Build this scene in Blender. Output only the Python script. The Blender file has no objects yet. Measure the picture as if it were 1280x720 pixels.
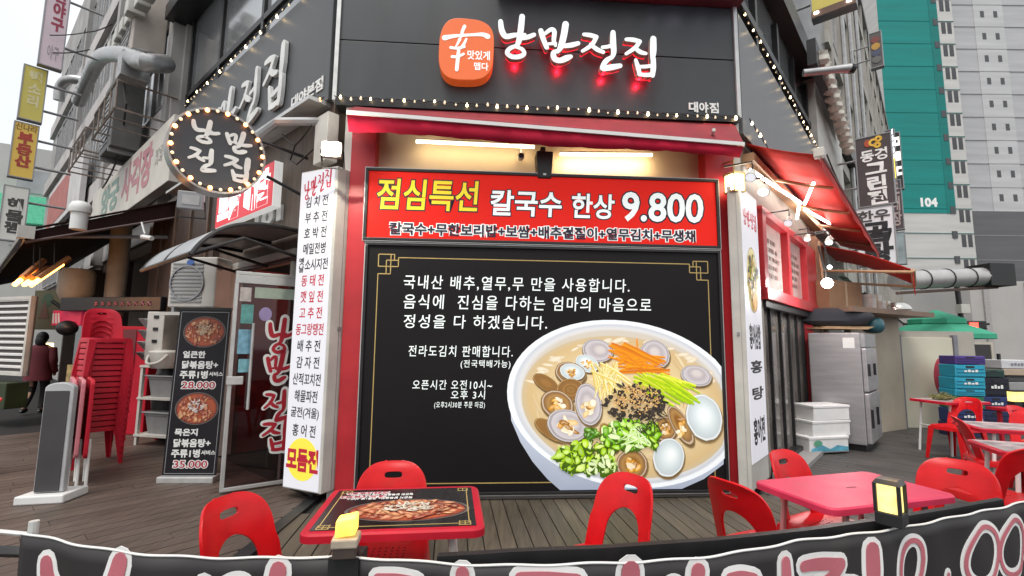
import bpy, bmesh, math, random
from mathutils import Vector, Matrix
random.seed(7)
R_ = math.radians
sc = bpy.context.scene
COL = sc.collection

# ---------------------------------------------------------------- camera, sky, sun, exposure
EYE = (0.0, 0.0, 1.45)
PITCH, ROLL, FPX = 6.5, 0.6, 605.0
cd = bpy.data.cameras.new('camera'); cam = bpy.data.objects.new('camera', cd); COL.objects.link(cam)
cd.sensor_width = 36.0; cd.lens = FPX/1280*36.0; cd.clip_start = 0.05; cd.clip_end = 2000
cam.matrix_world = (Matrix.Translation(EYE) @ Matrix.Rotation(R_(90+PITCH), 4, 'X') @ Matrix.Rotation(R_(ROLL), 4, 'Z'))
sc.camera = cam

SUN_EL, SUN_AZ = 62.0, 205.0
world = bpy.data.worlds.new('World'); sc.world = world; world.use_nodes = True
nt = world.node_tree; bg = nt.nodes['Background']
sky = nt.nodes.new('ShaderNodeTexSky'); sky.sky_type = 'NISHITA'; sky.sun_disc = False
sky.sun_elevation = R_(SUN_EL); sky.sun_rotation = R_(SUN_AZ); sky.air_density = 2.0; sky.dust_density = 4.0
mx = nt.nodes.new('ShaderNodeMix'); mx.data_type = 'RGBA'; mx.inputs[0].default_value = 0.82
nt.links.new(sky.outputs[0], mx.inputs[6]); # overcast cloud deck: soft, slightly uneven tone
wtc = nt.nodes.new('ShaderNodeTexCoord'); wnz = nt.nodes.new('ShaderNodeTexNoise'); wnz.inputs['Scale'].default_value = 2.6; wnz.inputs['Detail'].default_value = 6
nt.links.new(wtc.outputs['Generated'], wnz.inputs['Vector']); wcr = nt.nodes.new('ShaderNodeValToRGB'); nt.links.new(wnz.outputs[0], wcr.inputs[0])
wcr.color_ramp.elements[0].position = .3; wcr.color_ramp.elements[1].position = .72; wcr.color_ramp.elements[0].color = (.72,.745,.78,1); wcr.color_ramp.elements[1].color = (.96,.965,.97,1)
wvm = nt.nodes.new('ShaderNodeVectorMath'); wvm.operation = 'SCALE'; wvm.inputs['Scale'].default_value = 9.6; nt.links.new(wcr.outputs[0], wvm.inputs[0]); nt.links.new(wvm.outputs[0], mx.inputs[7])
nt.links.new(mx.outputs[2], bg.inputs[0]); bg.inputs[1].default_value = 0.098
sl = bpy.data.lights.new('sun', 'SUN'); sl.energy = 1.3; sl.angle = R_(22); sl.color = (1.0, 0.97, 0.93)
so = bpy.data.objects.new('sun', sl); COL.objects.link(so)
so.rotation_euler = (R_(90-SUN_EL), 0, R_(180-SUN_AZ)); so.location = (-5, -5, 20)
vs = sc.view_settings; vs.view_transform = 'Standard'; vs.look = 'None'; vs.gamma = 1.0; vs.use_curve_mapping = False
vs.exposure = 0.60
sc.cycles.use_denoising = True; sc.cycles.max_bounces = 6; sc.cycles.diffuse_bounces = 3
sc.cycles.glossy_bounces = 3; sc.cycles.transmission_bounces = 4; sc.cycles.transparent_max_bounces = 8
sc.cycles.caustics_reflective = False; sc.cycles.caustics_refractive = False; sc.cycles.sample_clamp_indirect = 4.0

# ---------------------------------------------------------------- frames of reference
class Plane:
    """Vertical facade: x axis to the right along it (u), y into it (d), z up."""
    def __init__(s, o, az):
        a = R_(az); s.o = Vector(o); s.az = az
        s.x = Vector((math.cos(a), math.sin(a), 0)); s.y = Vector((-math.sin(a), math.cos(a), 0))
    def pt(s, u, d, z): return s.o + s.x*u + s.y*d + Vector((0, 0, z))
    def uv(s, px, py, d=0.0):
        r = ray(px, py); q = s.o + s.y*d; C = Vector(EYE)
        t = (q-C).dot(s.y)/r.dot(s.y); P = C + r*t - s.o
        return P.dot(s.x), P.z
def ray(px, py):
    v = Vector(((px-640)/FPX, -(py-360)/FPX, -1.0))
    return (cam.matrix_world.to_3x3() @ v)
def onz(px, py, z=0.0):
    r = ray(px, py); t = (z-EYE[2])/r.z
    return Vector(EYE) + r*t
WD = Plane((0, 0, 0), 0)
FP = Plane((-1.497, 4.718, 0), 4)          # chamfered corner front
LP = Plane((-1.8314, 4.6947, 0), -41)      # left street front (u negative going away)
RP = Plane((2.4132, 4.9916, 0), 49)        # right street front (u positive going away)

# ---------------------------------------------------------------- mesh builder
class MB:
    def __init__(s, pl=WD): s.v = []; s.f = []; s.c = []; s.pl = pl; s.col = (1, 1, 1)
    def add(s, pts, faces, cols=None):
        b = len(s.v)
        for i, p in enumerate(pts):
            s.v.append(s.pl.pt(*p)); s.c.append(cols[i] if cols else s.col)
        for f in faces: s.f.append([b+i for i in f])
    def box(s, a0, a1, b0, b1, c0, c1):
        s.add([(a0,b0,c0),(a1,b0,c0),(a1,b1,c0),(a0,b1,c0),(a0,b0,c1),(a1,b0,c1),(a1,b1,c1),(a0,b1,c1)],
              [(0,3,2,1),(4,5,6,7),(0,1,5,4),(1,2,6,5),(2,3,7,6),(3,0,4,7)]); return s
    def hexa(s, p):   # eight points: bottom four ccw, top four ccw
        s.add(p, [(0,3,2,1),(4,5,6,7),(0,1,5,4),(1,2,6,5),(2,3,7,6),(3,0,4,7)]); return s
    def slab(s, quad, off):   # four points + thickness vector
        q2 = [tuple(a+b for a, b in zip(p, off)) for p in quad]
        return s.hexa(list(quad)+q2)
    def prism(s, poly, d0, d1):   # polygon in (u,z), extruded in d
        n = len(poly)
        s.add([(u,d0,z) for u,z in poly]+[(u,d1,z) for u,z in poly],
              [tuple(range(n)), tuple(range(2*n-1,n-1,-1))]+[((i+1)%n,i,n+i,n+(i+1)%n) for i in range(n)]); return s
    def plan(s, poly, z0, z1):    # polygon in (u,d), extruded in z
        n = len(poly)
        s.add([(u,d,z0) for u,d in poly]+[(u,d,z1) for u,d in poly],
              [tuple(range(n-1,-1,-1)), tuple(range(n,2*n))]+[(i,(i+1)%n,n+(i+1)%n,n+i) for i in range(n)]); return s
    def tube(s, pts, r, n=8, caps=True):
        P = [Vector(p) for p in pts]; m = len(P); rs = r if isinstance(r, (list, tuple)) else [r]*m
        vs_ = []; up0 = None
        for i in range(m):
            t = (P[min(i+1,m-1)]-P[max(i-1,0)]).normalized()
            if up0 is None: up0 = Vector((0,0,1)) if abs(t.z) < .9 else Vector((1,0,0))
            a = t.cross(up0).normalized(); b = a.cross(t).normalized(); up0 = b
            for k in range(n):
                q = 2*math.pi*k/n; vs_.append(tuple(P[i]+a*(math.cos(q)*rs[i])+b*(math.sin(q)*rs[i])))
        fs = [(i*n+k, (i+1)*n+k, (i+1)*n+(k+1)%n, i*n+(k+1)%n) for i in range(m-1) for k in range(n)]
        if caps: fs += [tuple(range(n)), tuple(range(m*n-1,(m-1)*n-1,-1))]
        s.add(vs_, fs); return s
    def rings(s, rows, closed=True, caps=True):   # list of equal length rings of points
        n = len(rows[0]); vs_ = [p for r in rows for p in r]
        k = n if closed else n-1
        fs = [(i*n+j, i*n+(j+1)%n, (i+1)*n+(j+1)%n, (i+1)*n+j) for i in range(len(rows)-1) for j in range(k)]
        if caps: fs += [tuple(range(n-1,-1,-1)), tuple(range((len(rows)-1)*n, len(rows)*n))]
        s.add(vs_, fs); return s
    def lathe(s, prof, c=(0,0,0), n=20, sx=1, sy=1):   # (r,z) profile about z
        rows = [[(c[0]+r*sx*math.cos(2*math.pi*k/n), c[1]+r*sy*math.sin(2*math.pi*k/n), c[2]+z) for k in range(n)] for r, z in prof]
        return s.rings(rows)
    def ball(s, c, rx, ry=None, rz=None, n=10, m=7):
        ry = ry or rx; rz = rz or rx
        rows = []
        for i in range(m+1):
            a = -math.pi/2+math.pi*i/m; q = max(math.cos(a), .02)
            rows.append([(c[0]+rx*q*math.cos(2*math.pi*k/n), c[1]+ry*q*math.sin(2*math.pi*k/n), c[2]+rz*math.sin(a)) for k in range(n)])
        return s.rings(rows)
    def disc(s, cu, d, cz, ru, rz, n=32, col=None):   # flat ellipse facing -d
        s.add([(cu+ru*math.cos(-2*math.pi*k/n), d, cz+rz*math.sin(-2*math.pi*k/n)) for k in range(n)], [tuple(range(n-1,-1,-1))], [col or s.col]*n); return s

def part(name, mb, m, parent=None, label=None, bevel=0.0, smooth=False, colors=False, flipfix=True):
    me = bpy.data.meshes.new(name)
    vs_ = mb.v
    if parent is not None:
        root = parent
        while root.parent is not None: root = root.parent
        inv = (Matrix.Translation(root.location) @ Matrix.Rotation(root.rotation_euler.z, 4, 'Z')).inverted()
        vs_ = [inv @ p for p in vs_]
    me.from_pydata([tuple(p) for p in vs_], [], mb.f)
    if colors:
        ca = me.color_attributes.new('Col', 'FLOAT_COLOR', 'POINT')
        ca.data.foreach_set('color', [x for c in mb.c for x in (c[0], c[1], c[2], 1.0)])
    if flipfix:
        b = bmesh.new(); b.from_mesh(me); bmesh.ops.recalc_face_normals(b, faces=b.faces); b.to_mesh(me); b.free()
    if smooth:
        me.shade_smooth(); me.set_sharp_from_angle(angle=R_(40))
    me.materials.append(m)
    o = bpy.data.objects.new(name, me); COL.objects.link(o)
    if parent is not None: o.parent = parent
    if label: o['label'] = label
    if bevel:
        bv = o.modifiers.new('bevel', 'BEVEL'); bv.width = bevel; bv.segments = 2; bv.limit_method = 'ANGLE'; bv.angle_limit = R_(40)
    return o
def tag(o, label, cat, group=None):
    o['label'] = label; o['category'] = cat
    if group: o['group'] = group
    return o
def thing(name, label, cat, loc=(0,0,0), rz=0.0, group=None):
    o = bpy.data.objects.new(name, None); COL.objects.link(o); o.empty_display_size = .1
    o.location = loc; o.rotation_euler = (0, 0, R_(rz)); return tag(o, label, cat, group)
def tp(pl, name, label, cat, u, d, z, group=None):
    return thing(name, label, cat, pl.pt(u, d, z), pl.az, group)
def struct(name, mb, m, **k):
    o = part(name, mb, m, **k); o['kind'] = 'structure'; return o
def dup(root, loc, rz, label, group=None, tilt=None):
    r = root.copy(); COL.objects.link(r); r.location = loc
    r.rotation_euler = (0, 0, R_(rz)) if tilt is None else tilt
    r['label'] = label
    if group: r['group'] = group
    for ch in list(root.children):
        c = ch.copy(); COL.objects.link(c); c.parent = r
        for g in ch.children:
            e = g.copy(); COL.objects.link(e); e.parent = c
    return r

# ---------------------------------------------------------------- materials
MATS = {}
def mat(name, col, rough=.6, metal=0.0, var=.12, scale=6.0, bump=0.0, emit=0.0, ecol=None, coat=0.0, detail=4.0, stretch=None, spec=None, alpha=1.0):
    if name in MATS: return MATS[name]
    m = bpy.data.materials.new(name); m.use_nodes = True; n = m.node_tree; b = n.nodes['Principled BSDF']
    b.inputs['Roughness'].default_value = rough; b.inputs['Metallic'].default_value = metal
    b.inputs['Coat Weight'].default_value = coat
    if spec is not None: b.inputs['Specular IOR Level'].default_value = spec
    if alpha < 1: b.inputs['Alpha'].default_value = alpha
    tc = n.nodes.new('ShaderNodeTexCoord'); mp = n.nodes.new('ShaderNodeMapping'); n.links.new(tc.outputs['Object'], mp.inputs[0])
    if stretch: mp.inputs['Scale'].default_value = stretch
    nz = n.nodes.new('ShaderNodeTexNoise'); nz.inputs['Scale'].default_value = scale; nz.inputs['Detail'].default_value = detail
    n.links.new(mp.outputs[0], nz.inputs['Vector'])
    cr = n.nodes.new('ShaderNodeValToRGB'); n.links.new(nz.outputs[0], cr.inputs[0])
    cr.color_ramp.elements[0].position = .3; cr.color_ramp.elements[1].position = .7
    cr.color_ramp.elements[0].color = tuple(c*(1-var) for c in col[:3])+(1,)
    cr.color_ramp.elements[1].color = tuple(min(1, c*(1+var)) for c in col[:3])+(1,)
    n.links.new(cr.outputs[0], b.inputs['Base Color'])
    mr = n.nodes.new('ShaderNodeMapRange'); n.links.new(nz.outputs[0], mr.inputs[0])
    mr.inputs[3].default_value = max(0, rough-.08); mr.inputs[4].default_value = min(1, rough+.1); n.links.new(mr.outputs[0], b.inputs['Roughness'])
    if bump:
        bp = n.nodes.new('ShaderNodeBump'); bp.inputs['Strength'].default_value = bump; bp.inputs['Distance'].default_value = .01
        n.links.new(nz.outputs[0], bp.inputs['Height']); n.links.new(bp.outputs[0], b.inputs['Normal'])
    if emit:
        if ecol: b.inputs['Emission Color'].default_value = tuple(ecol)+(1,)
        else: n.links.new(cr.outputs[0], b.inputs['Emission Color'])
        b.inputs['Emission Strength'].default_value = emit
    MATS[name] = m; return m
def colmat(name, rough=.5, emit=0.0, sat=1.0):
    if name in MATS: return MATS[name]
    m = bpy.data.materials.new(name); m.use_nodes = True; n = m.node_tree; b = n.nodes['Principled BSDF']
    at = n.nodes.new('ShaderNodeAttribute'); at.attribute_name = 'Col'
    out = at.outputs['Color']; b.inputs['Roughness'].default_value = rough
    if sat != 1.0:
        hs = n.nodes.new('ShaderNodeHueSaturation'); hs.inputs['Saturation'].default_value = sat; n.links.new(out, hs.inputs['Color']); out = hs.outputs[0]
    n.links.new(out, b.inputs['Base Color'])
    if emit:
        n.links.new(out, b.inputs['Emission Color']); b.inputs['Emission Strength'].default_value = emit
    MATS[name] = m; return m
def glassmat(name, tint=(.8,.85,.85), rough=.02, mix=.25):
    """thin pane: mostly transparent with a mirror-like gloss"""
    m = bpy.data.materials.new(name); m.use_nodes = True; n = m.node_tree; n.nodes.remove(n.nodes['Principled BSDF'])
    tr = n.nodes.new('ShaderNodeBsdfTransparent'); tr.inputs[0].default_value = tint+(1,)
    gl = n.nodes.new('ShaderNodeBsdfGlossy'); gl.inputs['Roughness'].default_value = rough
    fr = n.nodes.new('ShaderNodeLayerWeight'); fr.inputs[0].default_value = mix
    ms = n.nodes.new('ShaderNodeMixShader'); n.links.new(fr.outputs['Fresnel'], ms.inputs[0])
    n.links.new(tr.outputs[0], ms.inputs[1]); n.links.new(gl.outputs[0], ms.inputs[2]); n.links.new(ms.outputs[0], n.nodes['Material Output'].inputs[0])
    MATS[name] = m; return m

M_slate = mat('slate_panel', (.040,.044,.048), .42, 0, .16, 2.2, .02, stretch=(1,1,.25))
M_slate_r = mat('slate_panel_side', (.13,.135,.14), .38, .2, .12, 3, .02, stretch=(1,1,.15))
M_silver = mat('silver_trim', (.55,.55,.54), .4, .5, .1, 8)
M_redpaint = mat('red_painted_steel', (.47,.022,.030), .38, 0, .12, 3, .03)
M_beige = mat('beige_render', (.60,.50,.36), .8, 0, .06, 3, .05)
M_darkframe = mat('dark_steel', (.022,.021,.022), .4, .2, .2, 10)
M_black = mat('black_plastic', (.014,.014,.015), .45, 0, .2, 8)
M_white = mat('white_painted_metal', (.72,.72,.70), .45, 0, .06, 3)
M_offwhite = mat('aged_white_metal', (.55,.535,.49), .5, 0, .12, 4, .03)
M_grey = mat('grey_metal', (.30,.30,.31), .45, .3, .12, 5)
M_redfab = mat('red_awning_fabric', (.36,.008,.030), .85, 0, .15, 4, .08, spec=.2)
M_redfab2 = mat('orange_red_awning_fabric', (.50,.022,.014), .8, 0, .1, 5, .05)
M_brownfab = mat('brown_awning_fabric', (.020,.009,.008), .9, 0, .15, 5, .05, spec=.1)
M_redplastic = mat('red_chair_plastic', (.58,.006,.010), .34, 0, .13, 9, .02, spec=.32)
M_redplastic2 = mat('red_chair_plastic_faded', (.48,.012,.030), .5, 0, .12, 6, spec=.25)
M_pinkplastic = mat('pink_table_plastic', (.60,.040,.095), .45, 0, .10, 7, .02, spec=.3)
M_txtwhite = mat('white_lettering', (.80,.80,.78), .5, 0, .03, 3)
M_txtlit = mat('white_lit_lettering', (.80,.83,.82), .5, 0, .02, 3, emit=.28, ecol=(.86,1,.97))
M_txtblack = mat('black_lettering', (.012,.012,.016), .5, 0, .05, 3)
M_txtred = mat('red_lettering', (.50,.012,.04), .5, 0, .05, 3, emit=.10)
M_concrete = mat('concrete', (.28,.275,.265), .85, 0, .14, 1.5, .06)
M_steelpipe = mat('galvanised_pipe', (.42,.42,.42), .38, .7, .15, 6)
M_bulbwarm = mat('warm_bulb', (1,.8,.5), .3, 0, 0, 1, emit=8, ecol=(1,.72,.38))
M_bulbdim = mat('dim_bulb', (.75,.68,.55), .3, 0, .1, 5, emit=.55, ecol=(1,.72,.42))
M_bulbred = mat('amber_bulb', (1,.5,.2), .3, 0, 0, 1, emit=6, ecol=(1,.33,.10))
M_tube = mat('fluorescent_tube', (1,1,1), .3, 0, 0, 1, emit=14, ecol=(1,.97,.92))
M_tubewarm = mat('warm_tube', (1,1,1), .3, 0, 0, 1, emit=4, ecol=(1,.80,.48))
M_wire = mat('black_wire', (.02,.018,.016), .6, 0, .1, 5)
M_photo = colmat('printed_photo', .45)
M_photolit = colmat('backlit_photo', .55, .26, 1.4)

# ---------------------------------------------------------------- lettering
def text_verts(s, bold=0.0, extrude=0.0, res=3, align='CENTER', space=1.0, line=1.0):
    cu = bpy.data.curves.new('lettering', 'FONT'); cu.body = s; cu.offset = bold; cu.extrude = extrude; cu.resolution_u = res
    cu.align_x = align; cu.space_character = space; cu.space_line = line
    o = bpy.data.objects.new('lettering', cu); me = o.to_mesh()
    v = [tuple(x.co) for x in me.vertices]; f = [tuple(p.vertices) for p in me.polygons]
    o.to_mesh_clear(); bpy.data.objects.remove(o); bpy.data.curves.remove(cu); return v, f
def text(mb, s, u0, u1, z0, z1, d, bold=0.0, thick=.0015, fit=True, shear=0.0, space=1.0, rot=0.0, ref=None, res=3):
    """lettering fitted in the box u0..u1, z0..z1 on the plane of MB, its face at depth d"""
    v0, _ = text_verts(ref or s, 0, 0, 2, space=space)
    if not v0: return
    xa, xb = min(p[0] for p in v0), max(p[0] for p in v0); ya, yb = min(p[1] for p in v0), max(p[1] for p in v0)
    v, f = text_verts(s, bold, .02, res, space=space)
    sx = (u1-u0)/(xb-xa); sz = (z1-z0)/(yb-ya)
    if not fit: sx = min(sx, sz)
    cx, cy = (xa+xb)/2, (ya+yb)/2; cu, cz = (u0+u1)/2, (z0+z1)/2
    ca, sa = math.cos(R_(rot)), math.sin(R_(rot)); pts = []
    for x, y, e in v:
        X = (x-cx)*sx + shear*(y-cy)*sz; Y = (y-cy)*sz
        pts.append((cu+X*ca-Y*sa, d+(thick if e < 0 else 0.0), cz+X*sa+Y*ca))
    mb.add(pts, f)
def tobj(name, pl, rows, m, parent, bold=.02, thick=.0015, d=0.0, shear=0.0, space=1.0, fit=True):
    mb = MB(pl)
    for r in rows: text(mb, r[0], r[1], r[2], r[3], r[4], d, bold, thick, fit, shear, space)
    return part(name, mb, m, parent, flipfix=False)

# brush strokes: x, y (down), width, in the pixels of a traced word
BRUSH = {
 'nang': [[(430,126,20),(436,165,24),(455,192,24),(498,184,20),(545,180,14)],[(531,98,24),(526,150,26),(518,205,24),(505,236,16)],[(528,198,16),(560,190,20),(588,178,18)],
          [(505,232,15),(475,246,18),(462,266,18),(485,282,20),(520,280,20),(542,266,18),(532,246,16),(505,238,13)]],
 'man': [[(620,158,22),(630,190,22),(648,232,20)],[(640,170,14),(668,150,18),(684,158,20),(682,200,18),(690,222,12)],[(655,216,12),(690,212,14)],[(738,122,28),(730,170,28),(716,222,26),(700,250,14)],
         [(728,222,18),(765,216,22),(798,206,18)],[(702,244,14),(680,256,22),(686,282,24),(712,288,24),(742,276,26),(762,268,18)]],
 'jeon': [[(826,164,16),(856,166,20),(886,172,18)],[(886,172,18),(862,210,18),(818,240,14)],[(858,208,16),(886,228,20),(918,240,16)],[(914,218,14),(940,214,16),(962,206,14)],
          [(966,148,22),(966,200,26),(968,240,22),(958,264,16)],[(960,260,16),(930,280,22),(912,314,20),(950,308,26),(998,298,20)]],
 'jip': [[(1030,176,16),(1062,176,20),(1096,182,18)],[(1096,182,18),(1072,212,18),(1028,242,14)],[(1070,212,16),(1096,230,20),(1124,236,14)],[(1162,166,26),(1160,220,28),(1156,262,18)],
         [(1074,268,14),(1084,300,20),(1092,334,16)],[(1160,258,20),(1158,300,24),(1154,336,18)],[(1086,298,14),(1120,296,16),(1154,290,14)],[(1088,332,16),(1120,334,18),(1156,330,18)]],
 'happy': [[(240,88,16),(230,112,15),(224,140,12)],[(142,150,26),(195,138,16),(280,128,14),(330,124,20),(356,132,26)],[(218,152,14),(206,178,10),(198,190,6)],[(250,150,10),(236,180,14),(222,196,12)],
           [(174,196,14),(205,198,12),(240,188,14)],[(182,240,14),(210,238,12),(238,224,12)],[(214,196,14),(210,250,17),(206,302,16)]],
}
def cr(pts, k=6):
    out = []
    n = len(pts)
    for i in range(n-1):
        p0, p1, p2, p3 = pts[max(i-1,0)], pts[i], pts[i+1], pts[min(i+2,n-1)]
        for j in range(k):
            t = j/k
            out.append(tuple(.5*((2*b)+(-a+c)*t+(2*a-5*b+4*c-e)*t*t+(-a+3*b-3*c+e)*t**3) for a, b, c, e in zip(p0,p1,p2,p3)))
    out.append(tuple(pts[-1])); return out
def stroke(mb, pts, w, d0, d1, k=6, wob=0.0):
    """a brush stroke lying on the facade: pts in (u,z), w half widths, front face at d0 and back at d1"""
    P = cr([(p[0], p[1], ww) for p, ww in zip(pts, w)], k) if len(pts) > 1 else pts
    L, Rr = [], []
    for i, (x, z, ww) in enumerate(P):
        a = P[max(i-1,0)]; b = P[min(i+1,len(P)-1)]; tx, tz = b[0]-a[0], b[1]-a[1]; l = math.hypot(tx, tz) or 1
        ww *= 1+random.uniform(-wob, wob)
        L.append((x-tz/l*ww, z+tx/l*ww)); Rr.append((x+tz/l*ww, z-tx/l*ww))
    def cap(c, p, q, w):   # round end
        ang0 = math.atan2(p[1]-c[1], p[0]-c[0]); out = []
        for j in range(1, 5):
            a = ang0 - math.pi*j/5; out.append((c[0]+w*math.cos(a), c[1]+w*math.sin(a)))
        return out
    poly_l, poly_r = L, Rr
    endc = cap(P[-1], L[-1], Rr[-1], P[-1][2]); startc = cap(P[0], Rr[0], L[0], P[0][2])
    n = len(L); pts3 = [(x,d0,z) for x,z in L]+[(x,d0,z) for x,z in Rr]+[(x,d0,z) for x,z in endc]+[(x,d0,z) for x,z in startc]
    m = len(pts3); pts3 += [(x,d1,z) for x,_,z in pts3]
    e0, s0 = 2*n, 2*n+len(endc)
    fr = [(i,i+1,n+i+1,n+i) for i in range(n-1)]
    fr.append((n-1,)+tuple(range(e0,e0+len(endc)))+(2*n-1,)); fr.append((n,)+tuple(range(s0,s0+len(startc)))+(0,))
    outline = list(range(n))+list(range(e0,e0+len(endc)))+list(range(2*n-1,n-1,-1))+list(range(s0,s0+len(startc)))
    fs = fr+[tuple(m+i for i in reversed(f)) for f in fr]
    fs += [(outline[i],m+outline[i],m+outline[(i+1)%len(outline)],outline[(i+1)%len(outline)]) for i in range(len(outline))]
    mb.add(pts3, fs)
def brush(mb, key, f, sw, d0, d1, wscale=1.0, step=.0004):
    """draw a traced syllable; f maps traced pixels to (u,z), sw is metres per traced pixel"""
    for i, st in enumerate(BRUSH[key]):
        stroke(mb, [f(p[0], p[1]) for p in st], [p[2]*.5*sw*wscale for p in st], d0-i*step, d1)
BOXES = {}
for k_, sts in BRUSH.items():
    xs = [p[0] for st in sts for p in st]; ys = [p[1] for st in sts for p in st]; BOXES[k_] = (min(xs)-8, max(xs)+8, min(ys)-8, max(ys)+8)
def brush_fit(mb, key, u0, u1, z0, z1, d0, d1, wscale=1.0, step=.0004, lean=0.0):
    a, b, c, e = BOXES[key]; sx = (u1-u0)/(b-a); sz = (z1-z0)/(e-c)
    brush(mb, key, lambda x, y: (u0+(x-a)*sx+lean*(x-a)*0, z1-(y-c)*sz+lean*(x-a)*sx), (abs(sx)+abs(sz))/2, d0, d1, wscale, step)
# ================================================================ ground
def plankmat(name, a, b):
    m = colmat(name, .62); n = m.node_tree; bs = n.nodes['Principled BSDF']; at = [x for x in n.nodes if x.type == 'ATTRIBUTE'][0]
    tc = n.nodes.new('ShaderNodeTexCoord'); mp = n.nodes.new('ShaderNodeMapping'); n.links.new(tc.outputs['Object'], mp.inputs[0])
    mp.inputs['Rotation'].default_value = (0, 0, R_(a)); mp.inputs['Scale'].default_value = (22, 1.6, 5)
    nz = n.nodes.new('ShaderNodeTexNoise'); nz.inputs['Scale'].default_value = 1.5; nz.inputs['Detail'].default_value = 8; nz.inputs['Roughness'].default_value = .65
    n.links.new(mp.outputs[0], nz.inputs['Vector'])
    n2 = n.nodes.new('ShaderNodeTexNoise'); n2.inputs['Scale'].default_value = 1.3; n2.inputs['Detail'].default_value = 5; n.links.new(tc.outputs['Object'], n2.inputs['Vector'])
    r1 = n.nodes.new('ShaderNodeMapRange'); n.links.new(nz.outputs[0], r1.inputs[0]); r1.inputs[1].default_value = .3; r1.inputs[2].default_value = .7; r1.inputs[3].default_value = .62; r1.inputs[4].default_value = 1.25
    r2 = n.nodes.new('ShaderNodeMapRange'); n.links.new(n2.outputs[0], r2.inputs[0]); r2.inputs[1].default_value = .3; r2.inputs[2].default_value = .7; r2.inputs[3].default_value = .75; r2.inputs[4].default_value = 1.2
    mu = n.nodes.new('ShaderNodeMath'); mu.operation = 'MULTIPLY'; n.links.new(r1.outputs[0], mu.inputs[0]); n.links.new(r2.outputs[0], mu.inputs[1])
    vm = n.nodes.new('ShaderNodeVectorMath'); vm.operation = 'SCALE'; n.links.new(at.outputs['Color'], vm.inputs[0]); n.links.new(mu.outputs[0], vm.inputs['Scale'])
    n.links.new(vm.outputs[0], bs.inputs['Base Color'])
    r3 = n.nodes.new('ShaderNodeMapRange'); n.links.new(n2.outputs[0], r3.inputs[0]); r3.inputs[3].default_value = .35; r3.inputs[4].default_value = .75; n.links.new(r3.outputs[0], bs.inputs['Roughness'])
    bp = n.nodes.new('ShaderNodeBump'); bp.inputs['Strength'].default_value = .35; bp.inputs['Distance'].default_value = .004; n.links.new(nz.outputs[0], bp.inputs['Height']); n.links.new(bp.outputs[0], bs.inputs['Normal'])
    return m
def inside(poly, x, y):
    c = False; n = len(poly)
    for i in range(n):
        (x1, y1), (x2, y2) = poly[i], poly[(i+1) % n]
        if (y1 > y) != (y2 > y) and x < (x2-x1)*(y-y1)/(y2-y1)+x1: c = not c
    return c
def planks(name, poly, ang, w, base, m, gap=.009, z=0.0, jig=.22):
    """boards running along angle ANG (deg) inside polygon; each its own bevel-free board"""
    a = R_(ang); dx, dy = math.cos(a), math.sin(a); nx, ny = -dy, dx
    mb = MB(); ps = [p[0]*nx+p[1]*ny for p in poly]; k = min(ps)
    while k < max(ps):
        c = k+w/2; ts = []
        for i in range(len(poly)):
            p, q = poly[i], poly[(i+1) % len(poly)]; sp, sq = p[0]*nx+p[1]*ny-c, q[0]*nx+q[1]*ny-c
            if sp*sq < 0:
                t = sp/(sp-sq); ts.append((p[0]+(q[0]-p[0])*t)*dx+(p[1]+(q[1]-p[1])*t)*dy)
        ts.sort()
        for t0, t1 in zip(ts[::2], ts[1::2]):
            t = t0
            while t < t1-.01:
                e = min(t1, t+random.uniform(1.4, 2.4))
                if t1-e < .3: e = t1
                g = random.uniform(1-jig, 1+jig); h = random.uniform(-.02, .02)
                mb.col = (base[0]*g*(1+h), base[1]*g, base[2]*g*(1-h)); zz = z+random.uniform(-.0012, .0012); s0, s1 = c-w/2+gap/2, c+w/2-gap/2
                P = lambda s_, t_, z_: (nx*s_+dx*t_, ny*s_+dy*t_, z_)
                mb.hexa([P(s0,t,zz-.02),P(s1,t,zz-.02),P(s1,e-.004,zz-.02),P(s0,e-.004,zz-.02),P(s0,t,zz),P(s1,t,zz),P(s1,e-.004,zz),P(s0,e-.004,zz)])
                t = e
        k += w
    return struct(name, mb, m, colors=True)
g = MB(); g.box(-400, 400, -60, 700, -.30, -.16); struct('road', g, mat('asphalt', (.06,.06,.062), .85, 0, .25, 3, .1))
g = MB(); g.plan([(-30,1.2),(-2.0,1.5),(-1.0,1.45),(1.2,1.55),(3.2,2.0),(30,12),(30,60),(-30,60)], -.16, -.022); struct('deck_base', g, mat('dark_underlay', (.012,.011,.011), .9))
PA = plankmat('deck_boards', -(90+7-4), .1); PB = plankmat('left_deck_boards', -(49), .1); PC = plankmat('right_deck_boards', -(90+45), .1)
bl = FP.pt(-.25, -.02, 0); br = FP.pt(3.95, -.02, 0)
xl = lambda y: -1.83-(4.7-y)*(-.045)
planks('deck', [(bl.x,bl.y),(-1.72,1.5),(-.2,1.5),(1.1,1.58),(2.6,2.0),(3.55,3.3),(br.x,br.y)], 97, .118, (.090,.072,.051), PA)
lf = LP.pt(-6.2, .0, 0)
planks('left_deck', [(bl.x-.10,bl.y),(-1.82,1.5),(-2.9,1.6),(-5.8,2.6),(-8.3,6.9),(-7.0,8.0),(lf.x,lf.y)], 49, .14, (.098,.072,.058), PB, jig=.13)
planks('right_deck', [(br.x,br.y),(3.56,3.3),(2.62,2.0),(9.5,5.6),(11.5,12.0),(7.6,10.9)], 139, .14, (.066,.060,.055), PC, jig=.12)
g = MB(); g.plan([(-40,1),(-5.9,2.6),(-8.4,6.9),(-13,14),(-40,40)], -.16, -.03); struct('left_pavement', g, mat('grey_paving', (.17,.165,.16), .8, 0, .15, 2, .08))
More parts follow.
